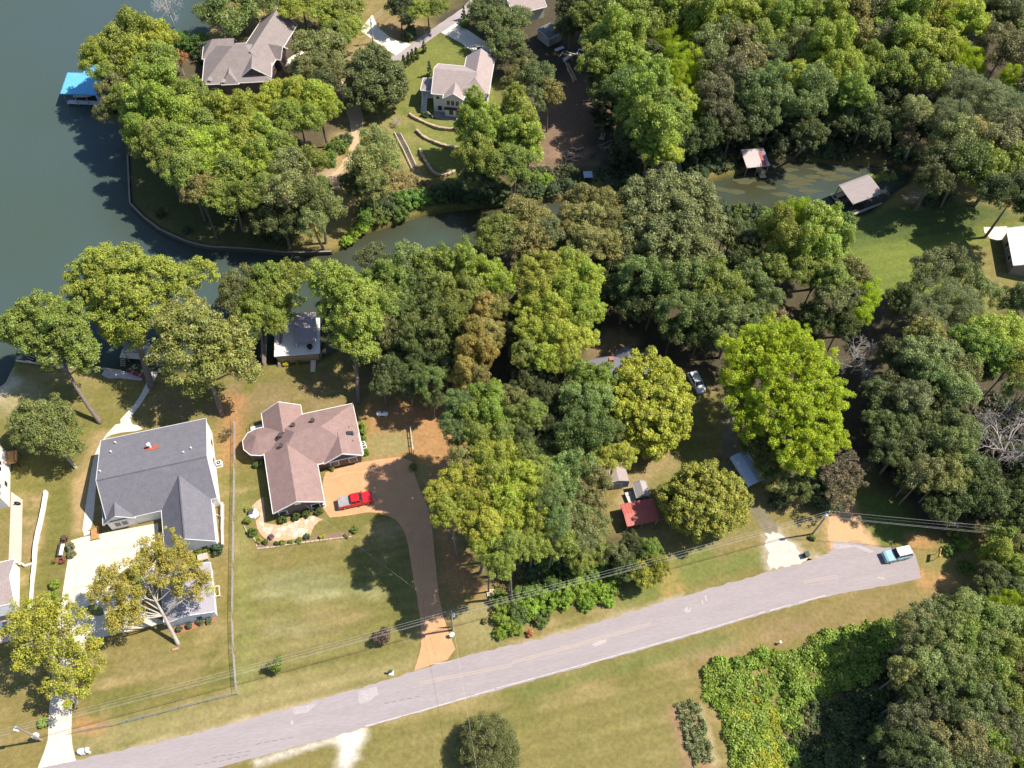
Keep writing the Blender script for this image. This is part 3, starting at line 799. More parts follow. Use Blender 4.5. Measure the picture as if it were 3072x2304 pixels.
for x_, y_, f in ((-4.0, -8.7, 'S'), (1.3, -8.7, 'S'), (5.6, -1.8, 'S'), (8.7, -1.8, 'S')): m.win(x_, y_, .8, 1.25, 1.25, f)
m.win(-1.3, -8.7, 3.4, .8, .5, 'S', 'gable_vent', white_tr)
m.win(10.15, 4.5, 1.0, 1.1, 1.3, 'E')
for q in ((.2, 5.2, 5.05), (3.5, 5.25, 5.05), (-2.2, 3.9, 4.7), (-2.3, 2.0, 4.6)):
    MB().cyl(q[0], q[1], q[2] - .3, q[2] + .22, .28, 14).cyl(q[0], q[1], q[2] + .22, q[2] + .3, .38, 14).build('roof_vent', mat('dark_vent', (.07, .06, .055), .5), m.root)
for q in ((9.2, 3.4, 3.5), (9.4, .6, 3.45)): vent(m.root, *q, .06, .25, mat('copper_pipe', (.35, .10, .06), .6))
sk = MB().add([(8.6, 1.7, 4.16), (9.7, 1.7, 3.66), (9.7, 2.35, 3.66), (8.6, 2.35, 4.16), (8.6, 1.7, 4.0), (9.7, 1.7, 3.45), (9.7, 2.35, 3.45), (8.6, 2.35, 4.0)], [(0, 1, 2, 3), (0, 4, 5, 1), (1, 5, 6, 2), (2, 6, 7, 3), (3, 7, 4, 0)]).build('skylight', glass, m.root)
m.part('back_step', MB().box(-7.4, -5.0, 8.2, 9.6, 0, .35).box(-7.0, -5.6, 7.6, 8.2, 0, .25), grey_sd)
m.part('step_rail', MB().beam((-7.4, 9.6, 1.2), (-5.0, 9.6, 1.2), .06, .06).beam((-7.4, 8.0, 1.2), (-7.4, 9.6, 1.2), .06, .06).beam((-7.4, 9.6, 0), (-7.4, 9.6, 1.2), .08, .08), mat('dark_rail', (.05, .045, .045), .6))
m.done()
# ---- white house at the edge of the lot
w1 = House('house', 'tall white house above a pinkish concrete walk beside the long low white wall', 'house', *G(30, 1480), 18.5, white_sd, tan_sh)
w1.wing('x', -11, .35, 3.2, 8.3, -3.0, 6.0, 7.6, 6.0)
for y_ in (-1.9, -.6, 2.6, 3.7): w1.win(0, y_, 3.6, .7, 1.0, 'E')
w1.win(0, .9, 1.2, .9, 1.1, 'E')
w1.part('deck', MB().box(.05, 1.7, 4.6, 7.0, 1.6, 1.8), wood_o)
w1.part('deck_rail', MB().beam((1.6, 4.6, 2.6), (1.6, 7.0, 2.6), .08, .08).beam((0, 7.0, 2.6), (1.6, 7.0, 2.6), .08, .08).beam((1.6, 4.6, 0), (1.6, 4.6, 2.6), .1, .1).beam((1.6, 7.0, 0), (1.6, 7.0, 2.6), .1, .1), black_m)
w1.done()
w2 = House('garage', 'white gabled garage with taupe shingles next to the tall white house', 'garage', *G(60, 1762), 18.5, white_sd, tan_sh)
w2.wing('x', -9, .3, 0, 4.6, -3.6, 2.7, 3.6, 2.7, ov=.3)
w2.part('awning', MB().add([(-2.6, -3.55, 2.5), (.4, -3.55, 2.5), (.4, -5.0, 2.1), (-2.6, -5.0, 2.1), (-2.6, -3.55, 2.44), (.4, -3.55, 2.44), (.4, -5.0, 2.04), (-2.6, -5.0, 2.04)], [(0, 1, 2, 3)[::-1], (4, 5, 6, 7), (0, 4, 5, 1)[::-1], (1, 5, 6, 2)[::-1], (2, 6, 7, 3)[::-1], (3, 7, 4, 0)[::-1]]).beam((.3, -4.9, 2.05), (.3, -4.9, 0), .08, .08).beam((-2.5, -4.9, 2.05), (-2.5, -4.9, 0), .08, .08), metal_g)
w2.done()
struct(MB().sheet(GP([(34, 1476), (68, 1500), (64, 1690), (26, 1690)]), -.1, .07).build('walk', mat('pink_concrete', (.55, .44, .37), .9, (.48, .38, .32), .7, .8, fine=4)))
# ---- big taupe-roofed house on the point
b = House('house', 'sprawling taupe-roofed brick house with two satellite dishes beside a round pool', 'house', -65, 168, 10, dk_sd, brown_sh)
b.wing('x', -8.9, 6.1, 2.3, 7.4, -5.4, 3.4, 8.6, 3.4, hip0=7.2, hip1=5.0)
b.wing('y', -4.15, 2.0, 2.4, 6.3, -1.0, 3.5, 6.25, 3.5, rake=.25, bur='1')
b.wing('y', -5.7, 2.0, -2.8, 5.2, -4.7, 3.35, -.9, 3.35, hip0=1.6, bur='1')
b.wing('x', -9.4, -2.0, 7.2, 5.9, 3.4, 3.5, 9.8, 3.3, hip0=2.6, bur='1')
b.setM(Matrix.Translation((1.2, 2.0, 0)) @ Matrix.Rotation(math.radians(-21), 4, 'Z'))
b.wing('y', -1.0, 15.5, 1.2, 6.9, -3.2, 3.45, 5.4, 3.3, bur='0')
b.wing('x', 1.5, 6.5, 4.6, 5.4, 2.4, 3.3, 6.8, 3.3, bur='0')
b.wing('x', -5.8, 1.0, 2.6, 5.0, .6, 3.4, 4.6, 3.4, bur='1')
b.setM(None)
b.Rf.add([(-1.1, -4.3, 3.5), (6.35, -4.3, 3.5), (6.35, -5.1, 3.15), (-1.1, -5.1, 3.15), (-1.1, -4.3, 3.38), (6.35, -4.3, 3.38), (6.35, -5.1, 3.03), (-1.1, -5.1, 3.03)], [(3, 2, 1, 0), (4, 5, 6, 7), (3, 7, 6, 2), (2, 6, 5, 1), (0, 4, 7, 3)])
for x_ in (-6.5, -3.4): b.win(x_, -4.95, .7, 1.0, 1.3, 'S')
for x_ in (.8, 3.8): b.win(x_, -3.9, .4, 2.0, 1.9, 'S', 'garage_door', grey_sd)
for q in ((-6.9, -4.6, 3.95), (-4.0, -5.2, 3.75)):
    b.part('satellite_dish', MB().tube([(q[0], q[1] - .1, q[2] + .45), (q[0], q[1] - .16, q[2] + .5), (q[0], q[1] - .22, q[2] + .52)], [.1, .42, .47], 14).beam((q[0], q[1], q[2] - .3), (q[0], q[1] - .08, q[2] + .45), .06, .06), steel)
b.done()
# ---- white two-storey house
c6 = House('house', 'two-storey white house with a pinkish tan roof and a side stair above stone terraces', 'house', -15, 166, -3, mat('bluish_white_siding', (.70, .70, .72), .7, (.62, .62, .64), 1, .6), tan_sh)
c6.wing('x', -6.35, 3.2, -.6, 8.0, -5.7, 5.2, 4.6, 5.2, bur='1')
c6.wing('y', -5.0, 8.1, 2.95, 7.6, -.3, 5.15, 6.15, 5.15, hip0=3.0)
c6.wing('y', -6.85, -3.0, -1.3, 6.75, -3.6, 5.22, 1.0, 5.22, ov=.3, bur='1')
c6.wing('y', -3.75, .4, -7.7, 4.9, -9.1, 4.3, -6.1, 4.3, hip0=1.2, hip1=1.2, walls=False)
c6.part('porch_floor', MB().box(-8.9, -6.05, -3.6, .2, 2.3, 2.5), grey_sd)
for x_, y_ in ((-8.85, -3.5), (-8.85, .1), (-6.2, -3.5)): c6.part('porch_post', MB().box(x_ - .08, x_ + .08, y_ - .08, y_ + .08, 0, 4.4), white_tr)
for i in range(9):
    c6.part('step', MB().box(-8.7, -7.7, -3.7 - .27 * (i + 1), -3.7 - .27 * i + .02, 2.25 - .25 * i - .05, 2.25 - .25 * i), white_tr)
c6.part('stair_rail', MB().beam((-8.75, -3.6, 3.3), (-8.75, -6.2, .95), .08, .1).beam((-7.65, -3.6, 3.3), (-7.65, -6.2, .95), .08, .1).beam((-8.75, -6.2, 0), (-8.75, -6.2, 1), .1, .1).beam((-7.65, -6.2, .9), (-5.9, -7.9, .9), .08, .1).beam((-5.9, -7.9, 0), (-5.9, -7.9, .95), .1, .1), white_tr)
for x_, z_, w_, h_ in ((-5.0, 3.6, .7, .8), (-4.6, .6, .9, 1.2), (-2.5, 3.3, .7, 1.2), (-1.5, 3.3, .7, 1.2), (-.5, 3.3, .7, 1.2), (-1.9, .7, .9, 1.3), (-.3, .7, .9, 1.3)):
    c6.win(x_, -5.25 if x_ < -3.4 else -6.5, z_, w_, h_, 'S')
c6.part('canopy', MB().box(-3.4, .9, -7.3, -6.45, 2.5, 2.62), mat('dark_awning', (.06, .05, .055), .6))
c6.done()
struct(MB().sheet([tuple(np.array([-15, 166]) + np.array([[.9986, .0523], [-.0523, .9986]]) @ np.array(p)) for p in ((-5.9, -8.3), (1.5, -8.7), (1.5, -5), (-5.9, -5))], -.1, .06).build('patio', mat('grey_patio', (.30, .27, .26), .9, (.25, .22, .22), .7, .8, fine=4)))
# ---- far house at the lane end, and a block shed
f7 = House('house', 'pale bungalow half hidden by trees at the end of the lane', 'house', *G(1585, 62), 27, mat('pale_green_siding', (.50, .54, .48), .7, (.44, .47, .42), 1, .6), tan_sh)
f7.wing('x', -4.5, 4.5, 3.0, 5.0, -.6, 3.1, 6.6, 3.1)
f7.win(-.3, -.15, 1.2, .8, .8, 'S'); f7.win(4.15, 3, 1, .9, 1.1, 'E')
f7.done()
s7 = House('shed', 'square grey block shed standing in the shade beside a scrap pile', 'shed', *G(1664, 132), 42, mat('grey_block', (.42, .42, .43), .9, (.35, .35, .36), 1.5, .7), mat('dark_flat_roof', (.13, .13, .14), .9), metal_g)
s7.wing('x', -2.2, 2.2, 2.0, 2.75, -.2, 2.35, 4.4, 2.35, ov=.2, rake=.2)
s7.win(-.6, 0, .05, .9, 1.8, 'S', 'door', metal_g)
s7.done()
# ---- house hidden among the middle trees
hh = House('house', 'house with a slate-blue shingle roof almost hidden by the yellow-green maple', 'house', 19.6, 91.0, 14, dk_sd, mat('slate_shingle', (.175, .175, .215), .9, (.14, .14, .175), .7, .9, .3, 9, fine=7), dk_sd)
hh.wing('x', -6.3, 6.0, 0, 4.9, -4.2, 2.8, 4.0, 2.8)
hh.wing('y', -.5, 4.6, 1.9, 4.4, -.2, 2.85, 4.0, 2.85, bur='0')
hh.wing('y', -6.2, 0, -2.5, 4.6, -5.0, 2.85, 0, 2.85, bur='1')
hh.part('chimney', MB().box(-2.1, -1.3, 1.6, 2.3, 3.5, 5.3), mat('red_brick', (.42, .16, .11), .9, (.32, .12, .085), 4, .8))
hh.done()
# ---- metal-roofed house at the right edge
rh = House('house', 'house with a bright white metal roof beside the lake lawn', 'house', 104.6, 127.5, -6, mat('taupe_siding', (.23, .19, .165), .8, (.19, .16, .14), 1, .6), mat('white_metal_roof', (.74, .75, .78), .45, (.68, .69, .72), 1, .5), steel)
rh.wing('y', -5.5, 4.6, 0, 5.2, -5.6, 3.0, 5.6, 3.0)
rh.win(-5.15, 1.5, .9, 1.1, 1.2, 'W'); rh.win(-5.15, -2, .9, 1.1, 1.2, 'W'); rh.win(-1.5, -5.15, .9, 1.2, 1.2, 'S'); rh.win(1.8, -5.15, 0.05, 1.0, 2.0, 'S', 'door', white_sd)
rh.done()

# ================================================================== SHEDS, CARPORT
def small(name, label, cat, p, deg, wm_, rm_, L, W_, he, hr, ax='x', **k):
    q = House(name, label, cat, p[0], p[1], deg, wm_, rm_, k.pop('trim', rm_))
    q.wing(ax, -L / 2, L / 2, 0, hr, -W_ / 2, he, W_ / 2, he, **k)
    return q
barn = House('barn', 'gambrel-roofed brown storage barn with grey-blue ends behind the small grey shed', 'barn', 18.4, 71.2, 12, mat('blue_grey_board', (.30, .34, .40), .8), mat('brown_metal', (.31, .255, .255), .6, (.27, .22, .22), 1, .6))
prof = [(-2.1, 1.7), (-1.75, 2.6), (0, 3.15), (1.75, 2.6), (2.1, 1.7)]
barn.W.loft([[(x_, y_, z_) for x_, z_ in [(-2.0, -.1), (2.0, -.1), (2.0, 1.75), (1.68, 2.52), (0, 3.05), (-1.68, 2.52), (-2.0, 1.75)]] for y_ in (1.9, -1.9)])
for i in range(4):
    (xa, za), (xb, zb) = prof[i], prof[i + 1]
    barn.Rf.add([(xa, -2.05, za), (xb, -2.05, zb), (xb, 2.05, zb), (xa, 2.05, za), (xa, -2.05, za - .08), (xb, -2.05, zb - .08), (xb, 2.05, zb - .08), (xa, 2.05, za - .08)], [(0, 1, 2, 3), (7, 6, 5, 4), (0, 4, 5, 1), (2, 6, 7, 3), (0, 3, 7, 4), (1, 5, 6, 2)])
barn.win(0, -1.9, .05, 1.4, 1.8, 'S', 'door', wood_g)
barn.done()
sh = small('shed', 'small grey gabled garden shed next to the white picnic table', 'shed', (22.72, 68.45), 14, mat('grey_board', (.34, .33, .34), .85), mat('grey_sheet', (.335, .31, .32), .6, (.29, .27, .28), 1, .6), 2.7, 2.3, 1.85, 2.6, 'y', ov=.15, rake=.12)
sh.win(0, -1.23, .05, .8, 1.6, 'S', 'door', wood_g); sh.done()
rd = small('shed', 'open shed with a flat red metal roof partly in tree shade', 'shed', (22.3, 64.1), 16, wood_g, mat('red_metal', (.46, .125, .10), .55, (.33, .095, .08), .9, 1.0, stretch=(1, 5, 1)), 5.4, 3.9, 2.2, 2.6, 'x', walls=False)
for x_ in (-2.5, 0, 2.5):
    for y_ in (-1.75, 1.75): rd.part('post', MB().box(x_ - .07, x_ + .07, y_ - .07, y_ + .07, 0, 2.25), wood_g)
for i in range(10):
    x_ = -2.55 + i * .567
    rd.part('roof_rib', MB().beam((x_, -1.93, 2.215), (x_, -.02, 2.61), .05, .05).beam((x_, .02, 2.61), (x_, 1.93, 2.215), .05, .05), rd.rm)
rd.part('back_wall', MB().box(-2.5, 2.5, 1.82, 1.88, 0, 2.15), wood_g)
rd.done()
cp = House('carport', 'blue sheet-metal carport with rounded eaves under the bright green tree', 'carport', 41.0, 73.45, 26, metal_g, mat('blue_sheet', (.42, .51, .62), .35, (.34, .43, .54), .7, .7, stretch=(1, 4, 1), spec=.5))
prof = [(-1.75, 2.05), (-1.62, 2.4), (-1.2, 2.62), (0, 2.85), (1.2, 2.62), (1.62, 2.4), (1.75, 2.05)]
cp.Rf.loft([[(x_, y_, z_) for x_, z_ in prof] + [(x_ * .97, y_, z_ - .05) for x_, z_ in prof[::-1]] for y_ in (3.05, -3.05)])
for x_ in (-1.6, 1.6):
    for y_ in (-2.9, -1, 1, 2.9): cp.part('post', MB().box(x_ - .04, x_ + .04, y_ - .04, y_ + .04, 0, 2.42), metal_g)
cp.done()

# ================================================================== BOATHOUSES AND DOCKS
def planks(root, x0, x1, y0, y1, z, m_, n, ax='x', name='plank', t=.05):
    for i in range(n):
        if ax == 'x':
            a, bq = x0 + (x1 - x0) * i / n, x0 + (x1 - x0) * (i + 1) / n
            MB().box(a + .012, bq - .012, y0, y1, z - t, z).build(name, m_, root)
        else:
            a, bq = y0 + (y1 - y0) * i / n, y0 + (y1 - y0) * (i + 1) / n
            MB().box(x0, x1, a + .012, bq - .012, z - t, z).build(name, m_, root)
bh = House('boathouse', 'open boathouse with a bright sky-blue metal roof over the lake', 'boathouse', -99.4, 159.6, 2, mat('pale_blue_board', (.55, .62, .75), .7), mat('sky_blue_metal', (.12, .42, .68), .45, (.10, .33, .56), .7, 1.0, spec=.4, fine=4), mat('navy_trim', (.10, .30, .50), .6))
bh.wing('x', -4.0, 3.9, 3.2, 2.95, -2.8, 2.4, 3.75, 2.85, walls=False)
bh.wing('x', -.6, 3.4, 8.6, 3.3, 3.3, 2.93, 9.0, 3.2, walls=False)
for i in range(14): bh.part('roof_rib', MB().beam((-3.9 + i * .6, -2.78, 2.42), (-3.9 + i * .6, 3.2, 2.97), .05, .05), bh.rm)
for i in range(7): bh.part('roof_rib', MB().beam((-.5 + i * .62, 3.35, 2.95), (-.5 + i * .62, 8.55, 3.31), .05, .05), bh.rm)
bh.part('end_wall', MB().box(3.4, 3.5, -2.5, 1.2, -.6, 2.35), bh.wm)
bh.part('back_wall', MB().box(-3.6, 3.45, 3.2, 3.3, -.6, 2.4), mat('violet_grey_board', (.22, .22, .30), .8))
planks(bh.root, -3.7, 3.75, -2.75, -1.5, -.35, grey_sd, 12)
bh.part('side_deck', MB().box(3.5, 3.95, -2.75, 2.6, -.42, -.33), wood_t)
for x_ in (-3.6, -1.2, 1.2):
    for y_ in (-2.6, 3.1): bh.part('post', MB().cyl(x_, y_, -1.9, 2.5, .09, 8), wood_g)
bh.done()
mbq = thing('motor_boat', 'pale motor boat slung under the sky-blue boathouse roof', 'boat', (-99.6, 159.9, -.45), math.radians(8))
def hull(L, W_, hh_, n=9):
    secs = []
    for i in range(n):
        t = i / (n - 1)
        w_ = W_ / 2 * (1 - max(0, (t - .45) / .55) ** 2.2) + .01
        z0 = .0 + .35 * max(0, (t - .6) / .4) ** 2
        secs.append([((t - .5) * L, -w_, hh_ + .25 * t), ((t - .5) * L, -w_ * .8, z0 + .18), ((t - .5) * L, 0, z0 - .05), ((t - .5) * L, w_ * .8, z0 + .18), ((t - .5) * L, w_, hh_ + .25 * t), ((t - .5) * L, w_ * .75, hh_ - .12 + .25 * t), ((t - .5) * L, -w_ * .75, hh_ - .12 + .25 * t)])
    return secs
MB().loft(hull(5.2, 1.9, .75)).build('hull', mat('boat_white', (.66, .63, .66), .35), mbq)
MB().box(-1.0, .4, -.45, .45, .5, 1.1).build('console', mat('boat_console', (.4, .2, .25), .5), mbq)
MB().box(-2.75, -2.45, -.2, .2, .3, 1.3).build('outboard_motor', black_m, mbq)
# pale flat-roofed boathouse in the cove
bd = House('boathouse', 'boathouse with a cream flat deck roof and grey slatted canopy in the cove', 'boathouse', -39.3, 95.0, 10, mat('tan_lattice', (.36, .28, .16), .85, (.28, .21, .12), 2, .7, stretch=(6, 1, 1)), mat('cream_deck_roof', (.72, .69, .64), .7, (.62, .59, .54), .6, .8))
bd.Rf.box(-4.6, 3.6, -3.9, 4.1, 2.25, 2.5)
bd.W.box(-4.1, 3.2, -3.75, -3.55, -1.2, 1.9)
bd.part('canopy', MB().add([(-.6, -2.6, 4.3), (3.2, -1.9, 3.6), (3.0, 4.6, 3.6), (-.8, 4.2, 4.3), (-.6, -2.6, 4.2), (3.2, -1.9, 3.5), (3.0, 4.6, 3.5), (-.8, 4.2, 4.2)], [(0, 1, 2, 3), (7, 6, 5, 4), (0, 4, 5, 1), (1, 5, 6, 2), (2, 6, 7, 3), (3, 7, 4, 0)]), mat('grey_slats', (.35, .30, .31), .6, (.22, .19, .20), 3, .6, stretch=(.3, 9, 1)))
for x_, y_ in ((-.5, -2.3), (2.9, -1.7), (2.8, 4.2), (-.7, 4.0)): bd.part('canopy_post', MB().box(x_ - .06, x_ + .06, y_ - .06, y_ + .06, 2.45, 4.2), steel)
for x_ in (-4.3, -1.5, 1.2, 3.4):
    for y_ in (-3.4, 0, 3.9): bd.part('pile', MB().cyl(x_, y_, -1.95, 2.3, .11, 8), wood_g)
bd.done()
tb = thing('patio_table', 'black round parasol table on the grey end of the cove boathouse roof', 'table', (-37.3, 91.9, 2.5))
tb.location = (-37.0, 92.6, 2.5)
MB().cyl(0, 0, .7, .76, .55, 14).build('table_top', black_m, tb); MB().cyl(0, 0, 0, .7, .05, 8).cyl(0, 0, 0, .04, .25, 10).build('pedestal', black_m, tb)
gw = thing('gangway', 'cream wooden gangway sloping down from the cove boathouse to the shore path', 'gangway', (0, 0, 0))
pa, pb = np.array([-36.5, 91.4]), G(780 + 1010 / 6.38, 870 + 1570 / 6.38)
for i in range(10):
    q = pa + (pb - pa) * (i + .5) / 10
    MB().cbox(q[0], q[1], .62 - i * .055, .92 if i < 6 else .75, np.linalg.norm(pb - pa) / 10 * .95, .06, math.atan2(*(pb - pa)[::-1]) + math.pi / 2).build('plank', mat('cream_board', (.66, .58, .46), .85, (.55, .48, .38), 1, .7), gw)
for sx in (-.42, .42): MB().beam((pa[0] + sx, pa[1], .55), (pb[0] + sx, pb[1], .04), .08, .1).build('stringer', wood_t, gw)
MB().cyl(pa[0], pa[1] - .6, -1.2, .5, .08, 8).build('pile', wood_g, gw)
# roofed dock by the lawn with ladder
dk = thing('boat_dock', 'roofed boat dock with a cream front edge and a wooden ladder by the shore', 'dock', (0, 0, 0))
D4 = zoom(0, 950, 3.95)
P = GP(D4([(1415, 480), (1700, 500), (1790, 450), (1800, 380), (1450, 380)]), .2)
MB().sheet(P, -.05, .15).build('deck', mat('cream_dock', (.64, .57, .45), .85, (.54, .48, .38), 1, .7), dk)
a, bq, cq, dq = [tuple(G(u, v, 2.4)) for u, v in D4([(1455, 420), (1780, 435), (1800, 330), (1470, 320)])]
MB().add([(*a, 2.3), (*bq, 2.3), (*cq, 2.5), (*dq, 2.5), (*a, 2.2), (*bq, 2.2), (*cq, 2.4), (*dq, 2.4)], [(0, 1, 2, 3), (7, 6, 5, 4), (0, 4, 5, 1), (1, 5, 6, 2), (2, 6, 7, 3), (3, 7, 4, 0)]).build('roof', mat('grey_dock_roof', (.27, .27, .30), .7), dk)
for q in (a, bq, cq, dq): MB().cyl(q[0] * .995 - .15, q[1], -1.95, 2.25, .08, 8).build('post', wood_g, dk)
ld0, ld1 = G(*D4([(1455, 500)])[0], .1), G(*D4([(1455, 590)])[0], -.5)
lad = MB()
for sx in (-.38, .38): lad.beam((ld0[0] + sx, ld0[1], .15), (ld1[0] + sx, ld1[1], -.6), .07, .07)
la = lad.build('ladder', wood_t, dk)
for i in range(4):
    t = (i + .5) / 4
    q = ld0 + (ld1 - ld0) * t
    MB().cbox(q[0], q[1], .17 - .7 * t, .78, .16, .05).build('rung', wood_t, la)
# small dock with a hut roof to the left
sdk = thing('jetty', 'short tan jetty with a tiny pinkish hut roof at its end', 'jetty', (0, 0, 0))
j0, j1 = G(*D4([(350, 530)])[0]), G(*D4([(420, 440)])[0], 0)
j2 = G(*D4([(550, 260)])[0], 0)
for i in range(12):
    q = j0 + (j2 - j0) * i / 11
    MB().cbox(q[0], q[1], .1, 1.25, .82, .06, math.atan2(*(j2 - j0)[::-1]) - math.pi / 2).build('plank', wood_t, sdk)
MB().cyl(j2[0], j2[1], -1.95, .05, .09, 8).cyl(j1[0], j1[1], -1.95, .05, .09, 8).build('pile', wood_g, sdk)
MB().loft([[(j2[0] - .9, j2[1] + y_, 1.9 + z_) for y_, z_ in ((-.7, 0), (0, .5), (.7, 0), (0, .42))], [(j2[0] + .9, j2[1] + y_, 1.9 + z_) for y_, z_ in ((-.7, 0), (0, .5), (.7, 0), (0, .42))]]).build('hut_roof', mat('pink_grey_roof', (.50, .42, .38), .8), sdk)
for sx in (-.8, .8):
    for sy in (-.6, .6): MB().cyl(j2[0] + sx, j2[1] + sy, .1, 1.95, .05, 6).build('hut_post', wood_g, sdk)
# creek boathouses
cb = House('boathouse', 'creek boathouse with a white and red patched metal roof', 'boathouse', 49.5, 149.6, 13, wood_g, mat('white_rusty_metal', (.46, .41, .41), .65, (.33, .28, .28), 1.5, 1.0, stretch=(3, .5, 1)), steel)
cb.wing('x', -2.6, 2.6, 2.1, 2.95, -2.5, 2.2, 2.55, 2.75, walls=False, trim=False)
for nm, x0_, x1_, cl in (('red_panel', 1.05, 2.0, (.36, .09, .09)), ('blue_panel', 2.0, 2.55, (.24, .32, .42))):
    cb.part('roof_panel', MB().add([(x0_, -2.55, 2.22), (x1_, -2.55, 2.22), (x1_, 1.2, 2.83), (x0_, 1.2, 2.83)], [(0, 1, 2, 3)]), mat(nm, cl, .6, tuple(q * .7 for q in cl), 1.5, .8))
for x_ in (-2.4, 0, 2.4):
    for y_ in (-2.3, 2.3): cb.part('post', MB().cyl(x_, y_, -1.95, 2.4, .08, 8), wood_g)
cb.part('deck', MB().box(.9, 2.3, -3.3, 2.2, -.5, -.4), wood_t)
cb.part('locker', MB().box(1.1, 2.1, -2.6, -1.8, -.4, .5), mat('locker_tan', (.55, .42, .28), .8))
cb.done()
ct = House('boathouse', 'creek boathouse with a plain taupe sheet roof and a yellow-edged deck', 'boathouse', 71.1, 141.8, 29, wood_g, mat('taupe_metal', (.265, .228, .232), .65, (.20, .172, .178), 1.2, .7, stretch=(.5, 4, 1)), steel)
ct.wing('x', -4.0, 4.0, 2.2, 3.1, -2.7, 2.35, 2.75, 2.95, walls=False, trim=False)
for x_ in (-3.8, 0, 3.8):
    for y_ in (-2.5, 2.5): ct.part('post', MB().cyl(x_, y_, -1.95, 2.5, .08, 8), mat('dark_post', (.06, .05, .05), .8))
ct.part('deck', MB().box(-4.3, -3.4, .6, 3.4, -.45, -.3).box(-4.0, 4.4, 2.0, 2.9, -.45, -.3), wood_t)
ct.part('walkway', MB().box(-3.6, 4.4, -3.6, -3.1, -.35, -.22), wood_g)
ct.done()
bx = thing('dock_canopy', 'small square pale-blue canopy on the creek bank', 'canopy', (*G(1762, 537), 0), .12)
MB().box(-.95, .95, -.95, .95, 1.25, 1.33).build('canopy_sheet', mat('pale_blue_sheet', (.30, .42, .58), .5, (.26, .36, .50), 4, .7), bx)
for x_ in (-.85, .85):
    for y_ in (-.85, .85): MB().box(x_ - .04, x_ + .04, y_ - .04, y_ + .04, -.2, 1.27).build('post', wood_g, bx)
cs = House('boathouse', 'brown-roofed creek shed half hidden by the trees beside a blue drum', 'boathouse', *G(1992, 512), 6, wood_g, mat('leafy_brown_roof', (.19, .14, .125), .9, (.13, .095, .09), 1.2, .8, fine=4), wood_g)
cs.wing('x', -2.9, 2.9, 0, 2.9, -2.5, 2.3, 2.5, 2.3, ov=.3)
cs.done()
MBd = MB().cyl(0, 0, 0, .9, .42, 14)
dr = MBd.build('drum', mat('blue_plastic', (.03, .30, .48), .5)); dr.location = (*G(1980, 540, .5), -.35); tag(dr, 'turquoise plastic drum floating beside the brown creek shed', 'drum')
# ================================================================== VEGETATION
def leaf_mat(name, transl=.28, huevar=.5):
    m = bpy.data.materials.new(name); m.use_nodes = True
    n, l = m.node_tree.nodes, m.node_tree.links
    n.remove(n['Principled BSDF'])
    out = n['Material Output']
    oi = n.new('ShaderNodeObjectInfo')
    at = n.new('ShaderNodeAttribute'); at.attribute_name = 'tint'
    mr = n.new('ShaderNodeMapRange')
    mr.inputs[1].default_value, mr.inputs[2].default_value, mr.inputs[3].default_value, mr.inputs[4].default_value = 0, 1, .74, 1.9
    l.new(at.outputs['Fac'], mr.inputs[0])
    sc_ = n.new('ShaderNodeVectorMath'); sc_.operation = 'SCALE'
    l.new(oi.outputs['Color'], sc_.inputs[0]); l.new(mr.outputs[0], sc_.inputs['Scale'])
    hs = n.new('ShaderNodeHueSaturation')
    at2 = n.new('ShaderNodeAttribute'); at2.attribute_name = 'hue'
    mh = n.new('ShaderNodeMapRange')
    mh.inputs[1].default_value, mh.inputs[2].default_value, mh.inputs[3].default_value, mh.inputs[4].default_value = 0, 1, .5 - .06 * huevar, .5 + .06 * huevar
    l.new(at2.outputs['Fac'], mh.inputs[0]); l.new(mh.outputs[0], hs.inputs['Hue']); l.new(sc_.outputs[0], hs.inputs['Color'])
    d = n.new('ShaderNodeBsdfPrincipled')
    d.inputs['Roughness'].default_value = .5; d.inputs['Specular IOR Level'].default_value = .45
    l.new(hs.outputs[0], d.inputs['Base Color'])
    t = n.new('ShaderNodeBsdfTranslucent')
    hs2 = n.new('ShaderNodeHueSaturation'); hs2.inputs['Saturation'].default_value = 1.1; hs2.inputs['Value'].default_value = 1.25; hs2.inputs['Hue'].default_value = .485
    l.new(hs.outputs[0], hs2.inputs['Color']); l.new(hs2.outputs[0], t.inputs['Color'])
    mx = n.new('ShaderNodeMixShader'); mx.inputs[0].default_value = transl
    l.new(d.outputs[0], mx.inputs[1]); l.new(t.outputs[0], mx.inputs[2]); l.new(mx.outputs[0], out.inputs['Surface'])
    return m
LEAF = leaf_mat('foliage')
bark = mat('grey_bark', (.21, .175, .145), .9, (.13, .105, .085), 3, .8, .6, 12, stretch=(1, 1, .3))
pale_bark = mat('pale_bark', (.46, .42, .37), .9, (.30, .265, .23), 2.5, .8, .5, 12, stretch=(1, 1, .3))
dead_bark = mat('bleached_wood', (.50, .46, .43), .9, (.36, .325, .30), 2.5, .8)
def unit(a):
    return a / (np.linalg.norm(a, axis=-1, keepdims=True) + 1e-9)
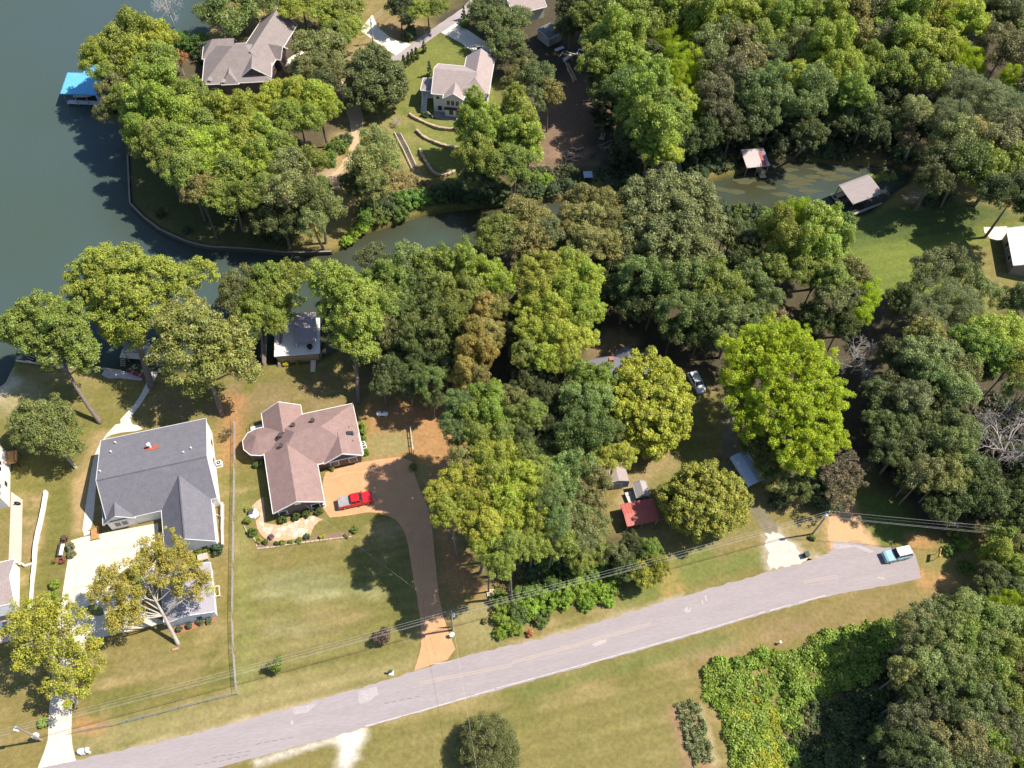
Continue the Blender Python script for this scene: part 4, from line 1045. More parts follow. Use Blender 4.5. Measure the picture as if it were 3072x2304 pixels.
def leaves(cl, nper, leaf, seed, up=.45, asp=.62, rnd=.55, squash=.72, fill=.35):
    r = np.random.RandomState(seed)
    n = len(cl)
    cn = np.maximum(8, (nper * (cl[:, 3] / cl[:, 3].mean()) ** 2).astype(int))
    k = np.repeat(np.arange(n), cn)
    N = len(k)
    d = unit(r.normal(size=(N, 3)) + np.array([0, 0, .35]))
    rad = cl[k, 3] * (fill + (1.08 - fill) * r.rand(N) ** .6)
    p = cl[k, :3] + d * rad[:, None] * np.array([1, 1, squash])
    nrm = unit(d * .9 + r.normal(size=(N, 3)) * rnd + np.array([0, 0, up]))
    t = unit(np.cross(nrm, r.normal(size=(N, 3))))
    b_ = np.cross(nrm, t)
    s = leaf * (.6 + .8 * r.rand(N))[:, None]
    q = np.stack([p - t * s * .5, p - b_ * s * asp * .5 + nrm * s * .08, p + t * s * .5, p + b_ * s * asp * .5 + nrm * s * .08], 1)
    ct, chh = r.rand(n), r.rand(n)
    tint = np.clip(.25 + .5 * ct[k] + .25 * (r.rand(N) * 2 - .5) * .9, 0, 1)
    hue = np.clip(.3 + .4 * chh[k] + .3 * (r.rand(N)), 0, 1) - .15 + .0
    return q.reshape(-1, 3), np.repeat(tint, 4), np.repeat(np.clip(hue, 0, 1), 4)
def leaf_mesh(name, *args, **kw):
    v, t, hu = leaves(*args, **kw)
    me = np_mesh(name, v, np.arange(len(v)).reshape(-1, 4), {'tint': ('FLOAT', t), 'hue': ('FLOAT', hu)})
    me.materials.append(LEAF)
    return me
def lobe_clumps(c, rx, rz, seed, crad=1.1, dens=1.0, lump=.25, low=-.35, ry=None):
    r = np.random.RandomState(seed)
    ry = ry or rx
    n = max(6, int(1.35 * dens * 2 * math.pi * rx * (rx * .5 + rz * .5) * 1.25 / (math.pi * crad ** 2)))
    d = unit(r.normal(size=(n * 4, 3)))
    d = d[d[:, 2] > low][:n]
    n = len(d)
    ph = r.rand(6) * 6.28
    az = np.arctan2(d[:, 1], d[:, 0])
    bump_ = 1 + lump * (.5 * np.sin(2 * az + ph[0]) + .35 * np.sin(3 * az + ph[1] + 2 * d[:, 2]) + .35 * np.sin(5 * az + ph[2] - 3 * d[:, 2])) * .6 + lump * .5 * (r.rand(n) - .5)
    rad = (0.58 + .46 * r.rand(n) ** .7) * bump_
    p = np.array(c) + d * rad[:, None] * np.array([rx, ry, rz]) * .88
    cr = crad * (.45 + .95 * r.rand(n) ** 1.3)
    return np.concatenate([p, cr[:, None]], 1)
def trunk_mb(base, top, r0, lobes, seed, fork=.55, sub=3, n=7):
    r = np.random.RandomState(seed)
    mb = MB()
    base, top = np.array(base, float), np.array(top, float)
    zt = max([L_[2] for L_ in lobes]) if lobes else top[2]
    tip = base + (top - base) * 1.0; tip[2] = max(top[2], zt)
    bow = (r.rand(3) - .5) * np.array([1, 1, 0]) * .06 * np.linalg.norm(tip - base)
    def at_(t): return base + (tip - base) * t + bow * math.sin(math.pi * t)
    mb.tube([base - [0, 0, .4]] + [at_(t) for t in (.04, .2, .4, .6, .8, 1.0)], [r0 * 1.4, r0 * 1.05, r0 * .95, r0 * .8, r0 * .55, r0 * .3, r0 * .08], n)
    for L_ in lobes:
        e = np.array(L_[:3]) + np.array([0, 0, L_[4] * .35])
        hd_ = np.hypot(*(e - base)[:2] - (at_(.8) - base)[:2])
        t0 = float(np.clip((e[2] - .55 * hd_) / tip[2] - .06 + .22 * (r.rand() - .5), fork * .75, .93))
        s0 = at_(t0)
        m1 = s0 + (e - s0) * .45 + np.array([0, 0, .07 * np.linalg.norm(e - s0)]) + (r.rand(3) - .5) * .8
        rr = r0 * (.62 - .4 * t0)
        mb.tube([s0, s0 + (m1 - s0) * .5 + (r.rand(3) - .5) * .3, m1, m1 + (e - m1) * .5 + (r.rand(3) - .5) * .5, e], [rr, rr * .85, rr * .68, rr * .45, rr * .15], 5, False)
        for k in range(sub):
            s_ = m1 + (e - m1) * (.0 + .7 * r.rand())
            dd = unit(r.normal(size=3) + [0, 0, .3]) * L_[3] * .8
            mb.tube([s_, s_ + dd * .5 + [0, 0, .3], s_ + dd], [rr * .42, rr * .28, rr * .08], 4, False)
    return mb
# ---- prototypes, about 4.5 m in radius, crown centre at the origin, trunk running down
PROTO = {}
def make_proto(key, i):
    sd_ = sum(map(ord, key)) * 17 + i * 101
    r = np.random.RandomState(sd_)
    if key == 'round':
        lobes = [(0, 0, 0, 4.5, 4.0)]; cr, leaf, npr, lump = 1.05, .31, 135, .3
    elif key == 'oak':
        lobes = [(0, 0, .6, 3.0, 2.9)] + [(2.5 * math.cos(a), 2.5 * math.sin(a), -.5 + 1.2 * (r.rand() - .5), 2.2 + .6 * r.rand(), 2.0) for a in np.linspace(0, 6.28, 6)[:-1] + r.rand() * 3]; cr, leaf, npr, lump = .85, .30, 108, .35
    elif key == 'tall':
        lobes = [(0, 0, 2.6, 2.6, 3.0), (1.2, .4, -.6, 2.9, 2.6), (-1.3, -.5, -.9, 2.8, 2.6), (.2, 1.3, -2.4, 2.6, 2.2), (.3, -1.4, -2.0, 2.6, 2.2)]; cr, leaf, npr, lump = .85, .30, 108, .35
    elif key == 'feather':
        lobes = [(0, 0, 1.2, 3.0, 3.2)] + [(2.3 * math.cos(a), 2.3 * math.sin(a), -1.2, 2.3, 2.2) for a in np.linspace(0, 6.28, 5)[:-1] + r.rand() * 3]; cr, leaf, npr, lump = .75, .26, 120, .4
    elif key == 'sparse':
        lobes = [(2.4 * math.cos(a) * (.6 + .4 * r.rand()), 2.4 * math.sin(a), 1.3 * (r.rand() - .5), 1.9, 1.6) for a in np.linspace(0, 6.28, 7)[:-1] + r.rand() * 3]; cr, leaf, npr, lump = .75, .34, 42, .5
    elif key == 'shrub':
        lobes = [(0, 0, 0, 4.5, 3.6)]; cr, leaf, npr, lump = .95, .42, 85, .4
    elif key == 'cedar':
        lobes = [(0, 0, 0, 4.5, 4.4)]; cr, leaf, npr, lump = .7, .24, 130, .14
    cl = np.concatenate([lobe_clumps(L_[:3], L_[3], L_[4], sd_ + 7 * j, cr, .55 if key == 'sparse' else 1.0, lump, low=-.6 if key in ('shrub', 'cedar') else -.35) for j, L_ in enumerate(lobes)])
    me = leaf_mesh('crown_' + key, cl, npr, leaf, sd_, **({'asp': .28, 'rnd': 1.0} if key in ('feather', 'cedar') else {}))
    tm = trunk_mb((0, 0, -9.5 if key not in ('shrub',) else -3.4), (0, 0, 1), .30, lobes if len(lobes) > 1 else [(1.8 * math.cos(a), 1.8 * math.sin(a), 0, 2.0, 1.5) for a in (0, 1.3, 2.6, 3.9, 5.1)], sd_)
    t_o = MB(); t_o.v, t_o.f = tm.v, tm.f
    tme = bpy.data.meshes.new('trunk_' + key); tme.from_pydata(tm.v, [], tm.f); tme.materials.append(pale_bark if key == 'sparse' else bark)
    return me, tme
def proto(key, i):
    if (key, i) not in PROTO: PROTO[key, i] = make_proto(key, i)
    return PROTO[key, i]
NV = {'round': 3, 'oak': 4, 'tall': 3, 'feather': 2, 'sparse': 2, 'shrub': 3, 'cedar': 1}
# species: prototype, colour, colour spread, crown-centre height, describing words, category
SP = {
 'y': ('oak', (0.215, 0.248, 0.034), .16, 12.0, 'yellow-green broadleaf tree', 'tree'),
 'g': ('oak', (0.148, 0.190, 0.034), .16, 12.0, 'mid-green broadleaf tree', 'tree'),
 'G': ('tall', (0.172, 0.220, 0.034), .16, 12.0, 'tall fresh-green tree', 'tree'),
 'd': ('round', (0.098, 0.130, 0.034), .15, 11.0, 'dark green round-crowned tree', 'tree'),
 's': ('round', (0.138, 0.162, 0.054), .30, 11.0, 'grey-green dense tree', 'tree'),
 'k': ('oak', (0.070, 0.090, 0.028), .15, 8.5, 'very dark shaded tree', 'tree'),  # shade is painted into this dark leaf colour
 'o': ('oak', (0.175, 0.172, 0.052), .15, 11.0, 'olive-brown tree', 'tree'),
 'b': ('feather', (0.235, 0.305, 0.016), .10, 11.0, 'bright lime-green feathery tree', 'tree'),
 't': ('sparse', (.150, .125, .072), .15, 6.5, 'thin brownish half-bare tree', 'tree'),
 'r': ('sparse', (.280, .120, .050), .10, 5.0, 'rust-red small tree', 'tree'),
 'a': ('tall', (0.250, 0.210, 0.050), .12, 11.0, 'golden-brown autumn tree', 'tree'),
 'h': ('shrub', (.100, .160, .030), .18, 1.3, 'rounded green shrub', 'shrub'),
 'H': ('shrub', (.155, .235, .024), .15, 1.3, 'bright lime-green shrub', 'shrub'),
 'K': ('shrub', (.055, .082, .032), .18, 1.3, 'dark green shrub', 'shrub'),  # dark green; shade on the foliage is in this colour too
 'w': ('cedar', (0.140, 0.165, 0.070), .10, 8.5, 'fuzzy pale olive willow', 'tree'),
}
LAND = [(2270, 480, 'by the red-patched creek boathouse'), (2570, 570, 'by the taupe creek boathouse'), (1762, 535, 'by the pale-blue creek canopy'), (1660, 110, 'by the block shed'),
        (2850, 80, 'behind the creek head'), (2900, 300, 'by the fuzzy willow'), (2040, 150, 'among the lime feathery trees'), (2560, 1060, 'by the bleached dead tree'), (2990, 1290, 'by the wide leafless tree'),
        (2830, 1590, 'below the overhead wires'), (3050, 720, 'by the white metal roof'), (2690, 1664, 'near the pale blue car'), (2250, 2150, 'beside the vine thicket'), (2900, 2280, 'deep below the vine thicket'),
        (1430, 1220, 'over the bare clay'), (1300, 1700, 'over the driveway bend'), (1870, 1420, 'by the brown barn'), (2100, 1150, 'by the white wagon'), (700, 120, 'by the taupe-roofed house'), (420, 640, 'by the timber sea wall'),
        (1060, 400, 'by the dirt path'), (1210, 450, 'by the old boat ramp'), (900, 1000, 'by the cove boathouse')]
NTREE = [0]
def place_crown(root, foot, x, y, hc, rm, cme, col, vz):
    s = rm / 4.5
    cr = link('crown', cme, root)
    cr.location = (x - foot[0], y - foot[1], hc)
    cr.scale = (s * 1.08, s * 1.08, s * vz); cr.rotation_euler = (0, 0, rng.rand() * 6.28)
    cr.color = (*col, 1)
    return cr
def grove(items, sp, place, hc0=None, vz=None):
    """one plant; items: (u, v, r px) of the masses of its crown"""
    key, col, var, h0, words, cat = SP[sp]
    tree = cat == 'tree'
    pts = []
    for u, v, rp in items:
        hc = hc0 if hc0 is not None else h0
        x, y = G(u, v, hc)
        rm = rp / PXM(x, y, hc)
        if not tree: hc = rm * .55
        elif hc0 is None: hc = max(3.0, h0 * min(1.15, .55 + .45 * rm / 3.0))
        hc *= 1 + .12 * (rng.rand() - .5) * (1 if tree else 0)
        x, y = G(u, v, hc)
        pts.append((x, y, hc, rm))
    a = np.array(pts)
    fx, fy = (a[:, 0] * a[:, 3]).sum() / a[:, 3].sum(), (a[:, 1] * a[:, 3]).sum() / a[:, 3].sum()
    if tree:
        for k in range(40):
            if sdf(SH, np.array([fx]), np.array([fy]))[0] >= .6: break
            v_ = items[0][1]
            fy += .5 if (v_ < 760 and items[0][0] < 1100) or v_ < 560 else -.5
    mu_, mv_ = np.mean([i[0] for i in items]), np.mean([i[1] for i in items])
    lab = f'{words} {place}'
    if tree and len(items) > 2: lab = lab.replace('tree', 'big tree', 1) if False else 'large ' + lab
    elif tree and len(items) == 1: lab = 'small ' + lab if 'small' not in lab else lab
    near = [(math.hypot(mu_ - l_[0], mv_ - l_[1]), l_[2]) for l_ in LAND]
    d_, ph = min(near)
    if d_ < 330 and tree and len((lab + ' ' + ph).split()) <= 16 and not any(w_ in place for w_ in ph.split()[-2:] if len(w_) > 4): lab += ' ' + ph
    root = thing('tree' if tree else 'shrub', lab, cat, (fx, fy, 0), 0, f'{words}s {place}')
    if 'wild lot' in place: col = tuple(np.array(col) * (1.0, 1.02, 1.0))
    f = 1 + var * (rng.rand(3) - .5) * 1.0 + var * (rng.rand() - .5) * 1.6
    cc = np.clip(np.array(col) * f, .005, .6)
    for x, y, hc, rm in pts:
        i = rng.randint(NV[key])
        place_crown(root, (fx, fy), x, y, hc, rm, proto(key, i)[0], np.clip(cc * (1 + .32 * (rng.rand() - .5)), .005, .6), ((1.15 + .4 * rng.rand()) if vz is None else vz * (.85 + .3 * rng.rand())) if tree and key != 'cedar' else (.85 + .3 * rng.rand()))
    mv = math.hypot(fx - (a[:, 0] * a[:, 3]).sum() / a[:, 3].sum(), fy - (a[:, 1] * a[:, 3]).sum() / a[:, 3].sum())
    if tree:
        NTREE[0] += 1
        if mv > .8 or len(pts) > 1:
            Lb = [(p[0] - fx, p[1] - fy, p[2], p[3], p[3]) for p in pts]
            top_ = np.array([(a[:, 0] * a[:, 3]).sum() / a[:, 3].sum() - fx, (a[:, 1] * a[:, 3]).sum() / a[:, 3].sum() - fy, a[:, 2].mean()])
            trunk_mb((0, 0, 0), top_, .13 + .05 * a[:, 3].mean(), Lb, 300 + NTREE[0], .5, 2, 6).build('trunk', pale_bark if key == 'sparse' else bark, root)
            return root
    tme = proto(key, rng.randint(NV[key]))[1]
    tr = link('trunk' if tree else 'stem', tme, root)
    base = 9.5 if key != 'shrub' else 3.4
    hm = a[:, 2].mean()
    wd = (.9 * a[:, 3].mean() + .2 * (np.hypot(a[:, 0] - fx, a[:, 1] - fy).max())) / 4.5
    tr.location = (0, 0, hm); tr.scale = (wd, wd, (hm + .25) / base)
    tr.rotation_euler = (0, 0, rng.rand() * 6.28)
    return root
def area(place, data, hc=None, cap=3, dist=84, vz=None, rs=1.0):
    its = []
    for it in data.split(';'):
        p = it.split()
        if len(p) < 4: continue
        its.append([float(p[0]), float(p[1]), float(p[2]) * rs, p[3], float(p[4]) if len(p) > 4 else None])
    used = [False] * len(its)
    for i, q in enumerate(its):
        if used[i]: continue
        used[i] = True
        g_ = [q]
        if SP[q[3]][5] == 'tree':
            c_ = sorted((math.hypot(its[j][0] - q[0], (its[j][1] - q[1]) * 1.2), j) for j in range(len(its)) if not used[j] and its[j][3] == q[3])
            for d_, j in c_[:cap - 1]:
                if d_ < dist * q[2] / 50:
                    used[j] = True; g_.append(its[j])
        grove([(k[0], k[1], k[2]) for k in g_], q[3], place, q[4] if q[4] is not None else (hc if SP[q[3]][5] == 'tree' else None), vz)
area('on the lake point beyond the sky-blue boathouse', '290 165 48 y;345 130 58 g;400 95 65 g;455 115 62 y;420 175 62 y;470 180 55 g;375 205 55 o;330 225 45 g;440 215 48 g;535 175 32 r;505 190 30 t;345 265 45 o;330 330 40 o;375 290 45 g;590 130 40 h;545 120 30 h;620 160 35 K')
area('crowding the point below the taupe-roofed house', hc=13, data='440 265 58 G;505 260 60 G;560 290 58 g;610 305 45 g;420 330 60 G;485 335 65 G;550 350 65 y;610 370 62 g;670 340 60 y;730 325 52 y;415 400 48 G;470 420 60 g;540 430 62 g;600 450 62 y;665 430 64 y;735 400 58 y;560 510 60 g;625 520 60 y;690 510 62 g;755 470 58 y;650 580 50 g;600 570 46 o;720 590 52 g;505 480 50 g')
area('between the point house and the dirt path', '830 285 50 y;885 280 52 y;940 295 55 y;985 320 42 y;800 330 48 y;860 345 50 g;925 355 48 g;790 400 50 G;780 480 52 G;830 440 50 g;870 500 58 s;930 480 45 g;800 560 50 g;860 580 60 s;930 590 56 s;975 620 52 s;810 650 48 k;880 660 50 k;940 670 48 s;1010 440 30 h;985 475 28 h;1035 420 22 K;960 560 35 h')
area('behind the far pool and lane', hc=7, vz=.9, data='690 20 85 d;640 40 50 d;880 20 45 y;930 5 50 y;985 40 54 y;1035 25 52 g;1060 80 38 y;1010 100 48 g;955 150 75 s;985 200 55 s;925 205 50 s;965 245 48 k;1000 120 40 g;1200 15 40 k;1260 25 34 g;1310 20 34 g;1230 50 22 K;820 -10 50 d;760 0 50 k')
area('beside the far garage drive', hc=6.5, vz=.9, data='1450 40 48 d;1490 70 55 d;1520 130 58 d;1480 20 45 k;1550 60 45 d;1560 170 40 k;1230 90 18 K;1225 105 20 K;1395 70 16 h')
area('below the white two-storey house', '1425 320 46 G;1400 375 44 G;1445 400 54 G;1430 455 54 g;1480 360 42 G;1545 315 50 G;1570 370 54 G;1530 410 50 G;1590 430 50 G;1545 480 54 g;1490 490 50 g;1440 520 44 k;1570 220 42 o;1610 240 48 s;1650 275 42 o;1600 300 40 s;1545 250 36 o;1600 540 32 h;1640 545 26 H')
area('on the overgrown creek bank', '1125 430 52 s;1150 480 50 s;1100 500 55 s;1080 545 50 k;1120 560 46 s;1110 620 36 h;1165 615 36 K;1215 600 36 h;1265 595 34 h;1320 580 36 K;1375 575 34 K;1420 590 34 K;1465 585 32 K;1510 582 32 K;1560 580 30 K;1610 572 30 K;1660 570 28 K;1710 560 28 K;1760 572 24 K;1830 560 28 K;1890 552 28 K;1950 548 26 K;2040 540 28 K;2100 525 28 K;1095 660 28 h;1060 705 22 H;1040 722 18 H;1085 685 20 H;1140 650 28 h;1200 640 26 h')
area('in the wood across the creek', rs=1.15, data='1730 25 46 k;1700 80 34 k;1770 50 44 g;1815 45 52 g;1870 40 54 g;1790 120 44 g;1840 110 54 G;1900 110 52 G;1930 60 50 g;1990 35 50 G;2045 40 50 g;1800 180 46 g;1850 190 54 G;1910 200 50 g;1960 180 48 k;1820 250 46 k;1870 270 48 d;2000 130 40 b;2030 165 40 b;2075 105 38 b;2070 200 42 b;2030 225 36 b;2110 60 50 G;2170 40 52 y;2120 140 50 s;2145 200 46 s;2180 120 50 d;2230 60 50 G;2220 140 46 s;2290 40 50 y;2250 190 50 s;2280 110 46 g;2330 90 46 G;2310 170 42 s')
area('in the wood across the creek', rs=1.15, data='1960 255 56 G;1915 310 54 G;1975 320 58 g;2020 350 50 g;1930 370 50 G;1985 400 54 G;2040 300 42 y;2000 455 38 y;1955 445 36 G;1890 400 42 k;2090 290 26 b;2095 340 24 b;2140 275 44 s;2150 340 42 s;2200 230 50 s;2210 300 46 k;2250 270 46 s;2320 250 46 s;2330 310 44 s;2270 350 44 k;2200 380 40 k;2120 400 42 k;2060 420 40 k;2080 480 36 K;2130 470 36 K;1870 470 36 K;1920 500 30 K')
area('in the wood across the creek', rs=1.15, data='2380 50 50 G;2440 50 50 g;2500 40 50 G;2560 50 50 o;2620 40 50 s;2680 40 50 g;2740 50 50 G;2800 45 50 y;2850 65 54 b;2910 60 50 y;2970 50 46 k;3030 60 46 k;2400 130 46 s;2450 150 50 G;2510 150 54 G;2500 210 50 y;2550 210 48 y;2580 130 48 o;2640 130 50 s;2610 190 50 g;2700 130 50 G;2760 130 50 y;2820 140 50 y;2870 170 46 b;2920 190 36 b;2990 140 54 s;3050 160 44 s;2680 200 50 g;2740 210 50 g;2790 230 44 g;2380 230 46 y;2440 260 48 s;2420 320 42 s;2500 280 46 k;2560 270 46 g;2620 270 46 k;2690 280 42 k;2350 380 40 K;2430 400 40 k;2500 400 40 K;2750 330 38 s;2720 400 36 t;2790 380 34 K;2770 440 34 t;2600 350 44 k;2660 360 40 k;2540 350 40 k;2470 440 30 K;2400 440 30 K;3030 235 34 b;2850 240 40 s')
area('in the wood across the creek', rs=1.15, data='2570 420 30 K;2640 420 30 K;2700 460 26 K;2240 420 34 K;2340 430 30 K;2010 -40 60 g;2200 -40 60 g;2400 -40 60 G;2600 -40 60 g;2800 -40 60 y;3000 -40 60 k;1850 -40 60 g;3110 100 50 s;3100 250 50 s')
area('at the head of the creek', rs=1.12, hc=12, data='2880 280 60 w;2940 300 70 w;3000 320 60 w;2850 350 56 w;2860 420 60 s;2920 410 62 o;2980 430 60 s;2830 480 54 k;2900 490 60 d;2960 510 60 g;3030 400 56 s;3050 480 54 g;2800 540 44 k;3050 560 50 k;2990 570 46 k;3090 620 50 k;3110 420 56 s;2760 470 30 K;2800 440 28 K;2790 600 22 K;2840 590 24 K')
area('on the near bank of the creek', rs=1.1, data='2130 632 30 K;2170 635 32 K;2215 640 32 h;2260 642 32 K;2300 650 30 h;2500 668 24 K;2540 655 22 h;2290 690 34 k;2240 690 34 k;2180 680 30 k;2330 640 20 K;2330 680 50 G;2385 650 50 b;2430 665 52 G;2480 690 52 G;2350 740 52 G;2410 740 54 G;2470 760 52 G;2520 720 42 G;2320 800 46 g;2400 810 44 g;2460 820 42 g;1560 640 50 o;1610 660 50 o;1500 680 46 g;1590 710 50 o;1640 700 44 s;1470 720 40 g;1530 730 42 s')
area('in the olive-brown clump above the bright maples', '1750 600 52 o;1810 605 50 o;1720 650 48 o;1780 660 54 o;1840 660 48 o;1760 720 50 o;1820 730 50 o;1700 720 40 k')
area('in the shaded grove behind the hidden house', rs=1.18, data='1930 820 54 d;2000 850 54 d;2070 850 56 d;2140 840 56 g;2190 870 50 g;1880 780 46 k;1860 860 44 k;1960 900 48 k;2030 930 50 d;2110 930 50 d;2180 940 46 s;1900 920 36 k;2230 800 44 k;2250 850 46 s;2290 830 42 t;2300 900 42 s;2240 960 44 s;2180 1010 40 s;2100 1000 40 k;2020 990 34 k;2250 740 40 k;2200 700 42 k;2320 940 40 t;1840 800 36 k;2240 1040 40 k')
area('in the tall bank of maples', '1590 820 52 y;1650 800 50 y;1710 790 52 y;1760 830 50 y;1620 870 54 y;1690 860 54 y;1750 890 48 y;1590 920 50 y;1660 930 52 y;1730 950 50 y;1780 930 38 y;1600 990 48 y;1680 1000 52 y;1750 1010 40 y;1580 1060 44 g;1640 1070 48 y;1700 1070 46 y;1640 1130 42 k;1580 1140 42 k')
area('in the green belt along the cove', '1120 780 48 s;1160 830 52 g;1220 790 54 s;1280 790 54 g;1340 800 54 G;1400 800 54 G;1460 820 52 y;1510 850 46 y;1200 860 54 g;1260 860 54 d;1330 870 54 g;1400 870 54 g;1160 910 50 g;1220 930 52 d;1290 930 52 d;1350 940 50 g;1170 990 46 s;1230 1000 50 d;1300 1000 50 d;1350 1020 44 k;1250 1070 46 k;1310 1080 44 k;1480 920 44 o;1530 940 40 k;1190 1050 42 k;1170 1100 44 k;1230 1150 44 k;1290 1140 44 d;1150 1150 34 k;1300 1190 34 k;1340 1110 40 k;1110 840 44 g;1530 1000 40 k;1240 1120 40 k')
area('at the clay bank behind the orange drive', '1450 930 46 a;1420 1000 50 a;1470 1000 46 o;1400 1060 50 a;1450 1060 46 a;1390 1120 42 a;1430 1130 40 o')
area('along the cove shore behind the dock', hc=8, rs=1.25, data='810 850 50 G;860 830 44 g;780 890 48 g;840 900 48 g;730 850 48 s;700 890 42 s;760 940 44 g;820 960 36 g;740 990 36 k')
area('overhanging the orange drive', hc=19, rs=1.0, data='1380 1215 46 s;1430 1200 50 G;1480 1190 48 G;1530 1200 46 s;1410 1260 50 G;1470 1250 52 G;1530 1250 48 g;1370 1300 42 s;1430 1310 46 g;1350 1270 34 s;1500 1310 46 g;1560 1300 40 k;1590 1240 44 g')
area('overhanging the orange drive', hc=19, rs=1.0, data='1318 1472 40 y;1338 1532 42 y;1390 1380 46 o;1450 1370 50 y;1510 1360 50 y;1570 1370 50 g;1360 1440 46 y;1420 1440 54 y;1490 1430 56 y;1560 1430 54 y;1620 1440 48 g;1390 1500 48 y;1450 1510 54 y;1520 1500 56 y;1590 1500 54 y;1650 1500 46 s;1410 1560 46 y;1470 1580 52 y;1540 1570 54 y;1610 1570 52 y;1470 1640 48 y;1540 1640 50 g;1600 1640 46 g;1500 1690 40 g;1670 1570 46 s')
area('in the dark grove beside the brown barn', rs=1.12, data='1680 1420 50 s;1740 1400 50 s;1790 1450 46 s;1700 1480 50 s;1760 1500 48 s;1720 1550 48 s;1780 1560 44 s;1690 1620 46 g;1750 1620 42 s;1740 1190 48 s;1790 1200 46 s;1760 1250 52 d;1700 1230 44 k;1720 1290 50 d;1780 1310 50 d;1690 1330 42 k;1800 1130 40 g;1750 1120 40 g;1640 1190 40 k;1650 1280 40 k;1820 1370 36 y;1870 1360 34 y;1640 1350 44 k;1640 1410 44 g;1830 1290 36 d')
area('in the hedge along the road', hc=4, data='1790 1650 40 g 4;1850 1660 40 s 4;1900 1640 40 k 4;1950 1650 38 g 4;1970 1700 40 y 4;1930 1720 40 y 4;1880 1700 36 k 4;1740 1680 38 g 4;1640 1690 34 h;1690 1690 34 K;1600 1720 30 K;1800 1700 34 h;1510 1850 34 H;1500 1800 28 h;1550 1840 36 h;1540 1880 28 H;1590 1820 36 H;1640 1800 36 H;1620 1850 28 h;1690 1790 38 H;1740 1770 38 H;1790 1770 36 H;1830 1750 34 H;1660 1760 34 h;1720 1730 34 h;1770 1730 34 h;1600 1780 32 h;1850 1710 34 K;1820 1800 22 H;1760 1810 24 H;1560 1780 28 h;1500 1900 20 H')
area('in the wild lot beside the lime cypress', rs=1.2, data='2560 830 46 o;2500 840 46 g;2600 880 42 b;2580 930 36 b;2540 900 42 s;2490 900 42 s;2450 950 40 k;2530 970 40 k;2790 800 44 s;2850 790 40 s;2900 830 40 s;2950 880 38 s;2800 870 62 w;2860 920 62 w;2780 940 56 w;2900 960 46 w;2720 900 40 k;2780 1010 50 o;2740 1060 46 s;2810 1070 48 s;2790 1130 48 s;2730 1120 44 k;2690 1060 42 k;2690 1170 46 k;2740 1200 46 s;2810 1200 44 k;2640 1180 42 k;2920 1030 50 g;2970 1000 50 y;3030 1000 48 y;3000 1070 46 g;2940 1090 44 k;3050 1080 46 y;2880 1100 44 s;2870 1170 46 s;3060 900 42 k')
area('in the wild lot beside the lime cypress', rs=1.2, data='2650 1270 44 k;2710 1280 46 k;2770 1270 44 k;2840 1260 46 k;2660 1350 40 k;2730 1350 46 k;2800 1340 48 k;2860 1340 46 s;2900 1300 40 s;2780 1420 46 s;2840 1420 48 o;2900 1400 48 k;2950 1420 44 k;2740 1430 36 k;2860 1490 44 k;2920 1480 48 k;2980 1490 48 k;3050 1480 48 k;2820 1520 36 k;3070 1180 46 s;3060 1560 44 k;3110 1400 50 k;2540 1380 40 t;2500 1420 44 t;2550 1440 40 t;2520 1480 44 t;2470 1490 40 K;2440 1450 38 K;2580 1400 30 t')
area('round the end of the road', hc=6, data='3010 1600 50 g;3060 1640 46 s;2990 1660 46 G;3050 1700 48 g;2980 1720 40 k;3030 1760 42 k;2960 1760 34 k;3020 1800 36 b;3060 1820 38 b;2980 1810 30 b;2870 1600 28 h;2850 1650 20 h;2890 1630 24 H;3110 1650 50 g;3110 1800 50 g;2900 1700 24 h')
area('in the oak wood below the road end', hc=12, rs=1.15, data='2740 1880 46 s;2790 1850 48 s;2850 1850 50 s;2900 1820 42 s;2950 1860 52 g;3010 1870 52 s;3060 1900 46 g;2760 1940 46 s;2830 1920 52 s;2890 1910 50 g;2960 1930 52 s;3030 1950 50 g;2720 2010 40 o;2790 2000 48 s;2850 1990 50 s;2920 1990 52 s;2990 2010 52 g;3050 2030 48 s;2740 2080 36 k;2810 2070 48 k;2880 2060 52 s;2950 2080 52 s;3020 2090 52 g;2720 2160 48 s;2780 2140 46 s;2850 2140 50 k;2920 2150 52 s;2990 2160 52 s;3060 2150 50 g;2690 2230 46 k;2760 2220 48 k;2830 2220 50 s;2900 2230 52 s;2970 2230 52 g;3040 2230 50 s;2720 2300 48 k;2800 2300 50 s;2880 2300 52 s;2960 2310 52 s;3040 2310 52 g;3120 1950 52 g;3120 2100 52 g;3120 2250 52 s;2850 2370 52 s;2980 2380 52 s;2740 2360 46 k')
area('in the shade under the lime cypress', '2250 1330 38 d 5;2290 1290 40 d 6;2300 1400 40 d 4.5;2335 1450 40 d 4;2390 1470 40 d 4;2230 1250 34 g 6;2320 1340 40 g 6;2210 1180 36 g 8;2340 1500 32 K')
area('beside the grey-roofed white house', '680 1300 20 t 1.6;165 1680 8 r 1')
area('on the shaded slope behind the pool house', '480 640 16 K;560 690 14 K;700 640 30 K;780 700 30 K;850 710 34 K')

